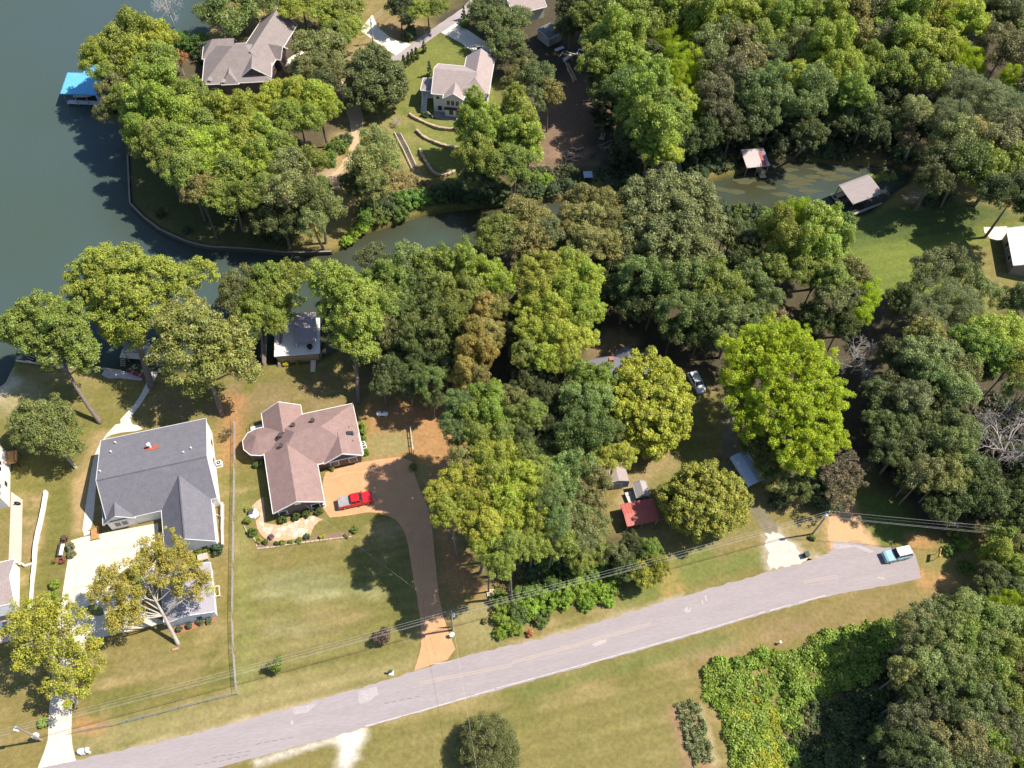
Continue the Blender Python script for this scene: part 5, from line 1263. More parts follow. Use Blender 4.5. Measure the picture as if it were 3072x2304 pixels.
# ---- trees that stand out, each with its own crown
def bigtree(label, base, lobes, col, key=(.8, .29, 100, .35), seed=1, r0=.3, bark_m=None, fork=.55, cat='tree', name='tree', sub=3, dens=1.0, kw=None, grow=1.16):
    """base: photo point of the foot; lobes: (u, v, r px, height m [, squash])"""
    bx_, by_ = G(*base)
    root = thing(name, label, cat, (bx_, by_, 0))
    L_ = []
    for q in lobes:
        x, y = G(q[0], q[1], q[3])
        rm = q[2] / PXM(x, y, q[3]) * grow
        L_.append((x - bx_, y - by_, q[3], rm, rm * (q[4] if len(q) > 4 else .85)))
    cl = np.concatenate([lobe_clumps(q[:3], q[3], q[4], seed + 13 * j, key[0], dens * 1.2, key[3], low=-.6) for j, q in enumerate(L_)])
    cl = cl[cl[:, 2] > .3]
    o = link('crown', leaf_mesh('crown', cl, key[2], key[1], seed, **(kw or {})), root)
    o.color = (*col, 1)
    a = np.array(L_)
    top = (a[:, :3] * a[:, 3:4]).sum(0) / a[:, 3].sum()
    trunk_mb((0, 0, 0), top, r0, L_, seed, fork, sub).build('trunk', bark_m or bark, root, True)
    return root
bigtree('leaning tree with a long bare trunk on the shore lawn', (301, 1268), [(70, 975, 62, 13), (130, 940, 66, 14), (190, 960, 62, 14), (130, 1010, 55, 12), (215, 1020, 52, 12), (245, 1060, 42, 11), (30, 990, 40, 12), (160, 1060, 42, 10), (270, 1095, 30, 9)], (0.145, 0.185, 0.034), seed=11, r0=.42, fork=.72)
bigtree('olive-gold oak with a dark trunk behind the grey-roofed house', (667, 1245), [(560, 930, 60, 16), (520, 985, 55, 15), (600, 990, 60, 16), (560, 1050, 56, 14), (640, 1040, 55, 14), (690, 1000, 45, 15), (620, 1100, 50, 12), (530, 1110, 44, 12), (690, 1080, 44, 12), (590, 1150, 34, 9), (730, 1060, 40, 12), (750, 1110, 34, 10), (480, 1060, 34, 12)], (0.185, 0.195, 0.048), seed=12, r0=.45, fork=.5, key=(.9, .36, 70, .4), dens=.9)
bigtree('tall fresh-green oak with a straight trunk beside the cove boathouse', (1076, 1208), [(985, 830, 58, 16), (1040, 860, 60, 16), (1090, 890, 54, 15), (1065, 950, 58, 14), (1005, 925, 42, 13), (1015, 1000, 36, 11), (1110, 970, 46, 13), (1070, 1030, 50, 11), (1100, 1060, 36, 10)], (0.175, 0.222, 0.034), seed=13, r0=.42, fork=.6, dens=.85)
bigtree('open-crowned yellowish tree with white limbs over the small garage', (535, 1934), [(505, 1640, 48, 11), (540, 1690, 46, 10.5), (420, 1680, 40, 10, .6), (470, 1720, 40, 10, .6), (330, 1760, 46, 8.5, .6), (290, 1780, 36, 8, .6), (390, 1780, 40, 9, .6), (570, 1750, 44, 9, .6), (600, 1775, 30, 8.5, .6), (360, 1840, 38, 7, .6), (320, 1715, 26, 9, .6), (350, 1880, 20, 6, .7), (440, 1640, 28, 11, .6), (410, 1850, 24, 7, .6)], (0.235, 0.210, 0.036), key=(.7, .24, 90, .5), seed=14, r0=.30, bark_m=pale_bark, fork=.55, sub=5, dens=.8)
bigtree('yellow-leaved ragged tree with bare white twigs at the driveway mouth', (228, 2110), [(120, 1850, 56, 12), (70, 1890, 48, 11), (190, 1840, 50, 12), (230, 1920, 46, 11), (150, 1930, 56, 11), (90, 1960, 46, 9), (200, 1990, 46, 9), (260, 1990, 36, 8), (230, 2060, 42, 7), (170, 2050, 38, 7), (60, 1830, 34, 11), (280, 1950, 28, 9)], (0.235, 0.240, 0.030), key=(.75, .28, 62, .5), seed=15, r0=.32, bark_m=pale_bark, sub=6, dens=.75)
bigtree('rounded olive-green tree on the mown shore lawn', (229, 1405), [(130, 1250, 60, 8), (90, 1280, 48, 7.5), (180, 1290, 56, 7.5), (130, 1310, 52, 7), (200, 1340, 40, 6), (70, 1250, 32, 7), (165, 1240, 40, 8)], (0.125, 0.145, 0.040), seed=16, r0=.26, bark_m=pale_bark)
bigtree('big dense yellow-green maple hiding the slate roof', (1905, 1340), [(1940, 1150, 95, 9), (1900, 1210, 90, 8), (1980, 1210, 95, 8.5), (1940, 1260, 95, 7), (2010, 1260, 60, 6.5), (1870, 1270, 55, 6), (1960, 1320, 50, 4.5), (2030, 1290, 34, 5)], (0.250, 0.268, 0.032), key=(.66, .30, 90, .2), seed=17, r0=.35, fork=.4)
bigtree('neat round maple between the red shed and the gravel drive', (2110, 1560), [(2110, 1480, 92, 8), (2060, 1500, 76, 7), (2165, 1500, 76, 7), (2110, 1530, 84, 6), (2180, 1540, 50, 5), (2050, 1540, 46, 5)], (0.205, 0.212, 0.034), key=(.66, .30, 90, .2), seed=18, r0=.3, fork=.4)
bigtree('spreading lime-green cypress shading the blue carport', (2370, 1420), [(2220, 1060, 52, 16), (2205, 1130, 48, 14), (2225, 1200, 48, 12), (2250, 1270, 46, 10), (2290, 1030, 62, 17), (2350, 1010, 62, 18), (2400, 1060, 66, 18), (2320, 1090, 68, 17), (2450, 1100, 58, 16), (2380, 1140, 70, 16), (2300, 1160, 60, 15), (2450, 1180, 62, 15), (2500, 1180, 46, 14), (2390, 1230, 70, 14), (2320, 1240, 58, 13), (2470, 1260, 58, 13), (2370, 1310, 66, 11), (2440, 1330, 60, 11), (2490, 1310, 42, 11), (2400, 1380, 50, 9), (2260, 1090, 44, 15)], (0.238, 0.300, 0.016), key=(.62, .27, 95, .5), seed=19, dens=.85, r0=.5, kw={'asp': .45, 'rnd': .9})
bigtree('dense round dark cedar standing alone in the roadside field', (1475, 2290), [(1465, 2225, 84, 3.0, 1.1), (1450, 2255, 78, 2.6), (1490, 2260, 78, 2.6)], (0.128, 0.140, 0.050), key=(.5, .20, 110, .08), seed=20, r0=.2, dens=1.4, grow=1.05, kw={'asp': .25, 'rnd': 1.0})
bigtree('dark dome-shaped tree beside the far lane and dirt path', (1097, 330), [(1125, 195, 60, 8), (1095, 235, 62, 7), (1155, 240, 62, 7), (1120, 275, 66, 6), (1170, 275, 46, 5), (1080, 285, 46, 5)], (0.095, 0.115, 0.038), key=(.95, .36, 100, .15), seed=21, r0=.3, fork=.4)
bigtree('huge yellow-green oak leaning over the dock and the lake edge', (455, 1160), [(250, 830, 52, 13), (310, 800, 60, 15), (370, 790, 60, 16), (430, 810, 58, 16), (290, 880, 56, 13), (350, 870, 58, 15), (410, 880, 56, 15), (480, 830, 54, 15), (540, 840, 50, 15), (600, 820, 46, 14), (330, 950, 50, 11), (400, 960, 52, 12), (460, 920, 46, 13), (350, 1000, 34, 9), (400, 1020, 34, 9), (230, 880, 34, 12)], (0.200, 0.232, 0.034), seed=22, r0=.6, dens=.85)
bigtree('great domed grey-green oak in the middle of the belt', (2030, 850), [(1930, 590, 60, 12), (2000, 570, 66, 14), (2070, 590, 62, 14), (1950, 650, 68, 13), (2030, 650, 72, 14), (2110, 640, 58, 12), (1910, 700, 58, 11), (1990, 720, 72, 12), (2070, 720, 70, 12), (2140, 700, 52, 10), (1950, 770, 58, 9), (2040, 790, 62, 9), (2110, 780, 54, 8)], (0.135, 0.152, 0.054), seed=23, r0=.6, key=(1.0, .36, 95, .2))
# ---- bare trees
def bare(label, base, top_r, hgt, seed, m_, depth=6, r0=.22, spread=.75, n0=5):
    x, y = G(*base)
    root = thing('bare_tree', label, 'tree', (x, y, 0 if hgt > 0 else 0))
    r = np.random.RandomState(seed)
    tr, br = MB(), MB()
    h_ = hgt * .3
    tr.tube([(0, 0, -1.9), (.1, 0, h_ * .5), (0, .1, h_)], [r0 * 1.2, r0, r0 * .8], 7)
    st = [(np.array([0, .1, h_]), unit(np.array([math.cos(a) * spread, math.sin(a) * spread, 1.0])), hgt * .26, r0 * .6, 1) for a in np.linspace(0, 6.28, n0 + 1)[:-1] + r.rand(n0)]
    while st:
        p, d, L_, rr, k = st.pop()
        q = p + d * L_
        m1 = (p + q) / 2 + r.normal(size=3) * L_ * .06
        br.tube([p, m1, q], [rr, rr * .82, rr * .62], 5 if k < 3 else 4, False)
        if k < depth:
            for _ in range(3 if k < 4 else 2):
                st.append((q if r.rand() < .6 else m1, unit(d + r.normal(size=3) * .55), L_ * (.62 + .2 * r.rand()), max(rr * .58, .018), k + 1))
    t_ = tr.build('trunk', m_, root, True)
    br.build('branches', m_, root)
    return root
bare('bleached dead tree with upright bare branches beside the lime cypress', (2552, 1120), 60, 9, 31, dead_bark, 6)
bare('wide grey leafless tree spreading twigs over the wild lot', (2975, 1390), 100, 14, 32, mat('grey_twig', (.44, .40, .38), .9, (.30, .27, .26), 2, .7), 7, .3, 1.0, 7)
bare('drowned pale leafless tree standing in the lake off the point', (520, 75), 50, 9, 33, mat('pale_twig', (.52, .47, .45), .9, (.40, .36, .34), 2, .7), 6, .15, .6, 4)
bare('broken grey snag beside the overhead wires', (2830, 1590), 30, 6, 34, dead_bark, 4, .14, .6, 4)
bare('tangled dry brush heap beside the red shed', (2010, 1570), 30, 2.6, 35, mat('dry_brush', (.34, .29, .26), .9), 5, .06, 1.3, 7)
# ---- thickets nobody could count
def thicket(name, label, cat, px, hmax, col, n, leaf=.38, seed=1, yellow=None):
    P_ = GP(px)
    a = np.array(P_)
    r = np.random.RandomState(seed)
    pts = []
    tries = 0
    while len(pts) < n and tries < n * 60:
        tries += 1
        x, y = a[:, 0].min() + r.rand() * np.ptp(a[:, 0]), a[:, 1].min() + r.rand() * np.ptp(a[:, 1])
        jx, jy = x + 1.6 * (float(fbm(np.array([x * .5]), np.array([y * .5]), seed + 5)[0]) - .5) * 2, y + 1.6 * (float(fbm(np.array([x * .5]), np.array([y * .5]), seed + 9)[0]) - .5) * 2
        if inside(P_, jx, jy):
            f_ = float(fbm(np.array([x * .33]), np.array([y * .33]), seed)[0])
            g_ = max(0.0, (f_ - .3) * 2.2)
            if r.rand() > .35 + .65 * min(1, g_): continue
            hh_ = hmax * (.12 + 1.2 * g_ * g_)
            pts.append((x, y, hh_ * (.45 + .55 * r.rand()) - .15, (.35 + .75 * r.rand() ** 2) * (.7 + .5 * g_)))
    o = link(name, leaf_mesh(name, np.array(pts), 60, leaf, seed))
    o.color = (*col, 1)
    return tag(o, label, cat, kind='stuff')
thicket('undergrowth', 'bright green vines and weeds covering the corner below the road', 'undergrowth', [(2105, 2025), (2160, 1990), (2350, 1955), (2560, 1885), (2690, 1855), (2700, 1940), (2600, 2040), (2480, 2090), (2390, 2130), (2370, 2200), (2420, 2320), (2215, 2330), (2170, 2200), (2130, 2110)], 1.0, (.140, .200, .026), 1400, seed=41)
thicket('flowering_weeds', 'yellow-flowered weeds among the vines in the corner lot', 'weeds', [(2180, 2130), (2270, 2090), (2330, 2140), (2320, 2220), (2370, 2330), (2260, 2330), (2200, 2190)], 1.1, (.215, .235, .022), 330, seed=42)
thicket('shaded_undergrowth', 'bushes with shade-dark leaf colour under the oak wood edge', 'undergrowth', [(2600, 2040), (2700, 1950), (2760, 2000), (2760, 2330), (2420, 2330), (2370, 2200), (2400, 2130), (2500, 2090)], 1.6, (.060, .080, .024), 900, seed=43)  # shaded part of the undergrowth, its shade put into the leaf colour
thicket('bank_brush', 'mixed dry brush on the creek slope beside the old boat ramp', 'brush', [(1150, 520), (1215, 520), (1330, 570), (1300, 600), (1150, 610), (1110, 590)], .9, (.16, .135, .050), 220, seed=44)
thicket('far_bank_brush', 'low shade-dark brush along the far creek bank', 'brush', [(1560, 520), (1900, 500), (2200, 470), (2560, 440), (2560, 482), (2320, 470), (2200, 505), (2000, 530), (1700, 552), (1570, 566)], 1.3, (.055, .070, .026), 700, seed=45)  # bank shade is painted into the leaf colour
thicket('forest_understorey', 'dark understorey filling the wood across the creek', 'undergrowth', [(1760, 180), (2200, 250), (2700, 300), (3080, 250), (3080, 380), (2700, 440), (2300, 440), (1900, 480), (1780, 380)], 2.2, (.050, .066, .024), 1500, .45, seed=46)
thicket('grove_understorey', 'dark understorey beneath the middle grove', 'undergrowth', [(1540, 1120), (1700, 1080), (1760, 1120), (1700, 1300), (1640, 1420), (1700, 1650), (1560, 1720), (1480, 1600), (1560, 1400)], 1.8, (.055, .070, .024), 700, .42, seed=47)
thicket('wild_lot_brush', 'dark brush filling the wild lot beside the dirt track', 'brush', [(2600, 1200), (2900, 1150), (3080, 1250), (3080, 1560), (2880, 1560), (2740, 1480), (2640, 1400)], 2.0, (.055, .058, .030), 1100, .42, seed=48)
thicket('dry_weeds', 'scrubby weeds on the bare bank above the hedge', 'weeds', [(1480, 1700), (1640, 1660), (1660, 1760), (1560, 1800), (1490, 1780)], .7, (.130, .115, .040), 160, .3, seed=49)
thicket('pond_weed', 'pale green pond weed at the creek head', 'pond weed', [(2600, 525), (2640, 515), (2690, 520), (2660, 540), (2610, 545)], .1, (.21, .26, .06), 60, .3, seed=50).location.z = -.75
alg = []
r = np.random.RandomState(77)
mbA = MB()
for k in range(46):
    u, v = 2060 + r.rand() * 640, 0
    v = 560 + (u - 2060) * -.05 + (r.rand() - .5) * 80
    c_ = np.array(G(u, v, WATER_Z))
    if sdf(SH, c_[:1], c_[1:])[0] > -.8: continue
    q = [(c_[0] + (1.6 + 2.2 * r.rand()) * (.6 + .5 * r.rand()) * math.cos(t), c_[1] + (.5 + .6 * r.rand()) * (.6 + .5 * r.rand()) * math.sin(t)) for t in np.linspace(0, 6.28, 13)[:-1]]
    mbA.sheet(smooth_poly(q, 1, True), WATER_Z - .02, WATER_Z + .006 + .001 * k)
tag(mbA.build('algae', mat('algae_scum', (.066, .068, .028), .6, (.046, .047, .022), 1.5, 1.0, fine=4)), 'murky green algae scum floating on the creek', 'algae', kind='stuff')
# ---- garden crop rows
cr = MB
for i in range(4):
    p0, p1 = np.array(G(2036 + 18 * i, 2112 + (i % 2) * 4 - 3 * i)), np.array(G(2082 + 17 * i, 2290 - 3 * i))
    n_ = 30
    r = np.random.RandomState(60 + i)
    pts = [(*(p0 + (p1 - p0) * (k + r.rand()) / n_ + (r.rand(2) - .5) * .6), .2 + .45 * r.rand(), .2 + .28 * r.rand()) for k in range(n_)]
    o = link('crop_row', leaf_mesh('crop_row', np.array(pts), 36, .26, 60 + i))
    o.color = (.125, .150, .058, 1)
    tag(o, 'leafy vegetable row in the narrow garden plot below the road', 'crop row', 'vegetable rows in the garden plot')
# ---- clipped and planted shrubs
def ball(u, v, rpx, col, label, group=None, name='shrub', cat='shrub', sq=.95, leaf=.16, seed=0, hfac=.75):
    x, y = G(u, v, .5)
    rm = rpx / PXM(x, y, .5)
    root = thing(name, label, cat, (x, y, 0), 0, group)
    cl = lobe_clumps((0, 0, rm * hfac), rm, rm * sq, seed + 70, max(.16, rm * .28), 1.1, .12, low=-.8)
    o = link('foliage', leaf_mesh('foliage', cl, 46, leaf, seed + 71), root)
    o.color = (*col, 1)
    MB().cyl(0, 0, -.15, rm * hfac, .05, 6).build('stem', bark, root)
    return root
ZP = zoom(700, 1480, 4.916)
for i, (x_, y_) in enumerate(((728, 385), (922, 340), (1072, 300), (1258, 255))):
    u, v = ZP([(x_, y_)])[0]
    ball(u, v, 12.5, (.055, .085, .015), 'clipped round ball bush in the row before the mauve-roofed house', 'clipped ball bushes in a row', 'ball_bush', 'bush', seed=i, sq=1.0)
for i, (x_, y_, r_, c_, lb) in enumerate(((290, 570, 14, (.07, .115, .016), 'clipped round bush at the corner of the flagstone patio'), (210, 400, 12, (.105, .15, .02), 'leafy bush beside the white patio ornament'), (1790, 530, 11, (.10, .15, .025), 'low bush at the shaded end of the garden bed'), (720, 720, 8, (.13, .17, .03), 'small lime plant in the stone-edged bed'), (845, 712, 7, (.12, .16, .03), 'small lime plant in the stone-edged bed'), (975, 690, 9, (.13, .17, .03), 'small lime plant in the stone-edged bed'), (1080, 630, 9, (.05, .08, .04), 'dark bluish upright shrub at the patio corner'), (1310, 635, 8, (.24, .24, .04), 'yellow leafy plant in the bed by the front lawn'), (390, 690, 9, (.22, .22, .04), 'yellow spiky plant at the bed corner'), (465, 715, 8, (.07, .085, .03), 'dark low plant at the bed corner'), (630, 735, 6, (.05, .06, .03), 'tiny dark plant in the stone-edged bed'), (215, 225, 9, (.24, .23, .05), 'yellow plant above the white patio ornament'), (1670, 612, 7, (.15, .15, .04), 'straggly plant in the bed by the front lawn'), (550, 630, 8, (.14, .09, .13), 'purple-leaved plant on the flagstone patio'))):
    u, v = ZP([(x_, y_)])[0]
    ball(u, v, r_, c_, lb, 'plants in the stone-edged bed' if 'lime plant' in lb else None, seed=20 + i)
for i, (u, v, r_, c_, lb) in enumerate(((1087, 1275, 9, (.13, .20, .02), 'bright hedge bush along the mauve house wall'), (1090, 1295, 9, (.12, .19, .02), 'bright hedge bush along the mauve house wall'), (1092, 1316, 9, (.11, .17, .02), 'bright hedge bush along the mauve house wall'), (1097, 1356, 10, (.10, .19, .015), 'round bright bush at the mauve house corner'), (785, 1388, 9, (.12, .17, .025), 'bush in the angle of the mauve house and its bay'), (768, 1394, 10, (.07, .10, .02), 'dark bush below the octagonal bay'), (995, 1405, 7, (.13, .16, .04), 'low bush before the shaded garage front'), (575, 1668, 12, (.13, .16, .02), 'low clipped hedge bush before the white garage wing'), (597, 1660, 12, (.13, .16, .02), 'low clipped hedge bush before the white garage wing'), (618, 1652, 12, (.13, .16, .02), 'low clipped hedge bush before the white garage wing'), (652, 1648, 19, (.035, .065, .025), 'big dark bush at the white garage wing corner'), (536, 1886, 9, (.055, .075, .04), 'bush on the bark bed under the small garage wall'), (567, 1876, 9, (.055, .075, .04), 'bush on the bark bed under the small garage wall'), (598, 1865, 10, (.075, .10, .05), 'bush on the bark bed under the small garage wall'), (627, 1861, 9, (.075, .10, .05), 'bush on the bark bed under the small garage wall'), (165, 1753, 15, (.14, .20, .02), 'lime bush on the lawn beside the cream driveway'), (160, 1785, 12, (.12, .17, .02), 'low lime weeds beside the cream driveway'), (210, 1640, 13, (.13, .13, .07), 'flowering planting beside the driveway bench'), (215, 1662, 12, (.13, .14, .07), 'flowering planting beside the driveway bench'), (186, 1680, 9, (.20, .06, .06), 'dark red shrub beside the driveway bench'), (195, 1615, 10, (.13, .08, .06), 'brownish dry shrub beside the driveway bench'), (128, 2168, 14, (.14, .21, .02), 'lime weeds beside the driveway mouth'), (405, 1715, 14, (.24, .20, .012), 'golden hedge on the island in the driveway'), (385, 1722, 13, (.24, .20, .012), 'golden hedge on the island in the driveway'), (425, 1708, 13, (.24, .20, .012), 'golden hedge on the island in the driveway'), (2438, 1612, 9, (.12, .16, .03), 'small plant on the verge between gravel and dirt drives'), (1945, 1490, 12, (.12, .13, .05), 'scraggly shrub beside the small grey shed'), (1277, 345, 12, (.05, .08, .03), 'dark bush below the white side stair'), (893, 1090, 8, (.18, .17, .02), 'small shrub on the shore under the cove boathouse'), (857, 1090, 7, (.34, .27, .01), 'vivid yellow flower clump on the shore'), (1240, 1400, 12, (.11, .15, .03), 'weedy bush at the drive corner post'), (1160, 520, 14, (.2, .14, .05), 'rusty dry weeds beside the old boat ramp'), (1455, 1862, 8, (.13, .12, .04), 'weeds along the road hedge'), (1590, 1900, 10, (.30, .13, .05), 'dead rust-coloured shrub beside the road'))):
    gp_ = {'bright hedge': 'hedge bushes along the mauve house wall', 'low clipped': 'hedge bushes before the white garage wing', 'bush on': 'bushes on the bark bed', 'flowering': 'plantings beside the bench', 'golden': 'golden hedge on the island'}
    ball(u, v, r_, c_, lb, next((gp_[k] for k in gp_ if lb.startswith(k)), None), seed=50 + i, leaf=.2)
# young yard trees
for u, v, rp, c_, lb, sd_ in ((830, 1995, 22, (.12, .155, .022), 'small yellow-green yard tree on the front lawn by the wires', 81), (1145, 1910, 22, (.095, .06, .045), 'small purple-leaved yard tree on the front lawn', 82)):
    bigtree(lb, (u - 4, v + 16), [(u + 6, v - 8, rp * .75, 2.4), (u - 8, v + 2, rp * .65, 2.0), (u + 2, v + 8, rp * .6, 1.6)], c_, key=(.42, .24, 48, .3), seed=sd_, r0=.07, grow=1.0)
# arborvitae
ci = unit
def arbor(u, v, h_, w_, label, group=None, seed=0):
    x, y = G(u, v)
    root = thing('arborvitae', label, 'conifer', (x, y, 0), 0, group)
    r = np.random.RandomState(seed)
    pts = []
    for k in range(46):
        t = r.rand() ** .8
        a = r.rand() * 6.28
        rr = w_ * .75 * (1 - t) ** .6 * min(1, t * 6 + .5)
        pts.append((rr * math.cos(a), rr * math.sin(a), .1 + t * h_, .26 * (1.1 - .6 * t)))
    o = link('foliage', leaf_mesh('foliage', np.array(pts), 30, .2, seed), root)
    o.color = (.048, .072, .018, 1)
    MB().cyl(0, 0, -.2, h_ * .8, .06, 6).build('trunk', bark, root)
for i, (x_, y_) in enumerate(((960, 435), (990, 418), (1015, 396), (1040, 382), (1090, 340))):
    u, v = T2([(x_, y_)])[0]
    arbor(u, v, 3.3 - .2 * (i > 2), .75, 'narrow dark arborvitae in the row along the far lane', 'arborvitae along the far lane', 90 + i)
arbor(*T2([(1125, 495)])[0], 4.2, .8, 'lone tall arborvitae at the corner of the white two-storey house', None, 96)
arbor(*T2([(1345, 130)])[0], 3.8, .8, 'lone narrow arborvitae at the head of the far garage drive', None, 97)
for i, (x_, y_) in enumerate(((1405, 100), (1440, 95))): arbor(*T2([(x_, y_)])[0], 3.6, .8, 'arborvitae at the edge of the dark trees by the far drive', 'arborvitae by the far drive', 98 + i)
# ================================================================== WALLS, FENCES, PATIO
stone_m = [mat('sandstone_%d' % i, c_, .9, tuple(q * .7 for q in c_), 3, .8, .5, 9) for i, c_ in enumerate(((.50, .40, .26), (.43, .345, .235), (.36, .29, .21)))]
tme = {}
for k in range(5):
    r = np.random.RandomState(200 + k)
    b_ = MB().box(-.5, .5, -.5, .5, 0, 1)
    b_.v = [(x + (r.rand() - .5) * .22, y + (r.rand() - .5) * .22, z + (r.rand() - .5) * .2 * (z > .5)) for x, y, z in b_.v]
    me = bpy.data.meshes.new('stone'); me.from_pydata(b_.v, [], b_.f)
    me.materials.append(stone_m[k % 3]); tme[k] = me
for wi, (q, lb) in enumerate(zip(WALLS, ('curved sandstone terrace wall just below the white two-storey house', 'curved sandstone terrace wall, the middle one of three', 'hooked sandstone terrace wall beside the old boat ramp'))):
    root = thing('stone_wall', lb, 'wall', (*q[0], 0))
    L_ = 0
    pts = [np.array(p) for p in q]
    for lay in range(2):
        pos = .15 * lay
        seg = [np.linalg.norm(pts[i + 1] - pts[i]) for i in range(len(pts) - 1)]
        tot = sum(seg)
        while pos < tot:
            ln = .55 + .5 * rng.rand()
            s_, i = pos + ln / 2, 0
            while i < len(seg) - 1 and s_ > seg[i]: s_ -= seg[i]; i += 1
            p = pts[i] + (pts[i + 1] - pts[i]) * min(1, s_ / seg[i])
            d = pts[i + 1] - pts[i]
            o = link('stone', tme[rng.randint(5)], root)
            hh_ = (.40, .34)[lay] + .1 * rng.rand()
            o.location = (p[0] - q[0][0], p[1] - q[0][1] - .04 * lay, .38 * lay - .04)
            o.scale = (ln * .97, .5 - .1 * lay + .2 * rng.rand(), hh_)
            o.rotation_euler = (0, 0, math.atan2(d[1], d[0]) + (rng.rand() - .5) * .12)
            pos += ln
# flagstone patio
FS = ZP([(440, 50), (340, 120), (270, 200), (385, 250), (390, 350), (330, 400), (350, 520), (400, 600), (480, 680), (640, 705), (900, 680), (1130, 640), (1180, 500), (1230, 430), (1320, 385), (1180, 330), (1000, 360), (850, 400), (700, 470), (480, 440)])
FS = GP(FS)
fa = np.array(FS)
pat = struct(bpy.data.objects.new('flagstone_patio', None)); C.objects.link(pat)
struct(MB().sheet(FS, -.1, .012).build('patio_bed', mat('patio_mortar', (.46, .33, .20), .95, (.38, .27, .17), 2, .7)))
seeds = []
for i in range(int(np.ptp(fa[:, 0]) / .82) + 2):
    for j in range(int(np.ptp(fa[:, 1]) / .82) + 2):
        seeds.append((fa[:, 0].min() + (i + .1 + .8 * rng.rand()) * .82, fa[:, 1].min() + (j + .1 + .8 * rng.rand()) * .82))
flag_m = [mat('flag_%d' % i, c_, .85, tuple(q * .78 for q in c_), 3, .8, .2, 9) for i, c_ in enumerate(((.60, .50, .36), (.58, .40, .26), (.52, .36, .26), (.66, .58, .46), (.50, .44, .37)))]
for i, p in enumerate(seeds):
    if not inside(FS, *p): continue
    cell = [(p[0] - .9, p[1] - .9), (p[0] + .9, p[1] - .9), (p[0] + .9, p[1] + .9), (p[0] - .9, p[1] + .9)]
    for q in seeds:
        dx, dy = q[0] - p[0], q[1] - p[1]
        d2_ = dx * dx + dy * dy
        if 0 < d2_ < 6:
            dd = math.sqrt(d2_)
            cell = clip_half(cell, dx / dd, dy / dd, (dx * p[0] + dy * p[1]) / dd + dd / 2 - .035)
            if len(cell) < 3: break
    if len(cell) > 2 and all(inside(FS, *((np.array(v_) * .7 + np.array(p) * .3))) for v_ in cell):
        MB().sheet(cell, 0, .035 + .012 * rng.rand()).build('flagstone', flag_m[rng.randint(5)], pat)
# stone-edged bed along the front lawn
bed = GP(ZP([(345, 820), (340, 770), (480, 745), (900, 690), (1180, 650), (1230, 615), (1500, 590), (1740, 555), (1745, 640), (1470, 670), (1000, 730), (600, 790)]))
struct(MB().sheet(bed, -.1, .05).build('garden_bed', mat('bark_mulch', (.24, .155, .115), .95, (.16, .10, .075), 3, .8, .5, 9)))
edge = GP(ZP([(345, 822), (600, 792), (1000, 732), (1470, 672), (1745, 642)]))
er = thing('bed_edging', 'tan stone edging along the front of the garden bed', 'edging', (*edge[0], 0))
for i in range(len(edge) - 1):
    p, q = np.array(edge[i]), np.array(edge[i + 1])
    k = int(np.linalg.norm(q - p) / .75) + 1
    for j in range(k):
        c_ = p + (q - p) * (j + .5) / k - np.array(edge[0])
        o = link('stone', tme[rng.randint(5)], er)
        o.location = (c_[0], c_[1], 0); o.scale = (np.linalg.norm(q - p) / k * .97, .26, .17); o.rotation_euler = (0, 0, math.atan2(*(q - p)[::-1]))
edge2 = GP(ZP([(165, 485), (195, 560), (240, 610), (300, 660), (340, 720), (345, 790)]))
er2 = thing('bed_edging', 'curved tan stone edging round the clipped corner bush', 'edging', (*edge2[0], 0))
for i in range(len(edge2) - 1):
    p, q = np.array(edge2[i]), np.array(edge2[i + 1])
    for j in range(2):
        c_ = p + (q - p) * (j + .5) / 2 - np.array(edge2[0])
        o = link('stone', tme[rng.randint(5)], er2)
        o.location = (c_[0], c_[1], 0); o.scale = (np.linalg.norm(q - p) / 2 * .97, .22, .16); o.rotation_euler = (0, 0, math.atan2(*(q - p)[::-1]))
u_, v_ = ZP([(300, 305)])[0]
orn = thing('fountain', 'white tiered garden fountain with a dark bowl at the patio edge', 'fountain', (*G(u_, v_), 0))
MB().cyl(0, 0, 0, .3, .95, 8, .85).build('basin', mat('white_cast_stone', (.70, .66, .68), .8, (.55, .50, .54), 3, .8), orn)
MB().cyl(0, 0, .3, .85, .2, 10, .15).build('pedestal', steel, orn)
MB().tube([(-.2, .1, .85), (-.2, .1, .95), (-.2, .1, 1.0)], [.12, .35, .38], 14).build('bowl', mat('dark_bowl', (.07, .08, .09), .3), orn)
for a in (.3, 1.5, 2.7, 4.0, 5.2): MB().cyl(.7 * math.cos(a), .7 * math.sin(a), .28, .5, .13, 8, .09).build('finial', steel, orn)
# white block walls
def lowwall(name, label, px, ht, wd, m_, step=None):
    P_ = GP(px)
    root = thing(name, label, 'wall', (*P_[0], 0))
    for i in range(len(P_) - 1):
        a_, b_ = np.array(P_[i]) - np.array(P_[0]), np.array(P_[i + 1]) - np.array(P_[0])
        hh_ = ht[i] if hasattr(ht, '__len__') else ht
        MB().cbox(*((a_ + b_) / 2), hh_ / 2 - .15, np.linalg.norm(b_ - a_) + .02 * (i % 2), wd + .006 * (i % 2), hh_ + .3, math.atan2(*(b_ - a_)[::-1])).build('wall_section', m_, root)
    return root
ZL = zoom(0, 1400, 3.017)
lowwall('retaining_wall', 'long low white retaining wall between the two white houses', ZL([(428, 235), (405, 380), (380, 500), (350, 620), (330, 730), (322, 850), (312, 950), (300, 1040), (290, 1170), (282, 1300)]), [.95, .95, .95, .9, .9, .7, .7, .5, .5], .38, mat('white_block', (.76, .72, .66), .8, (.68, .64, .58), 1.5, .6))
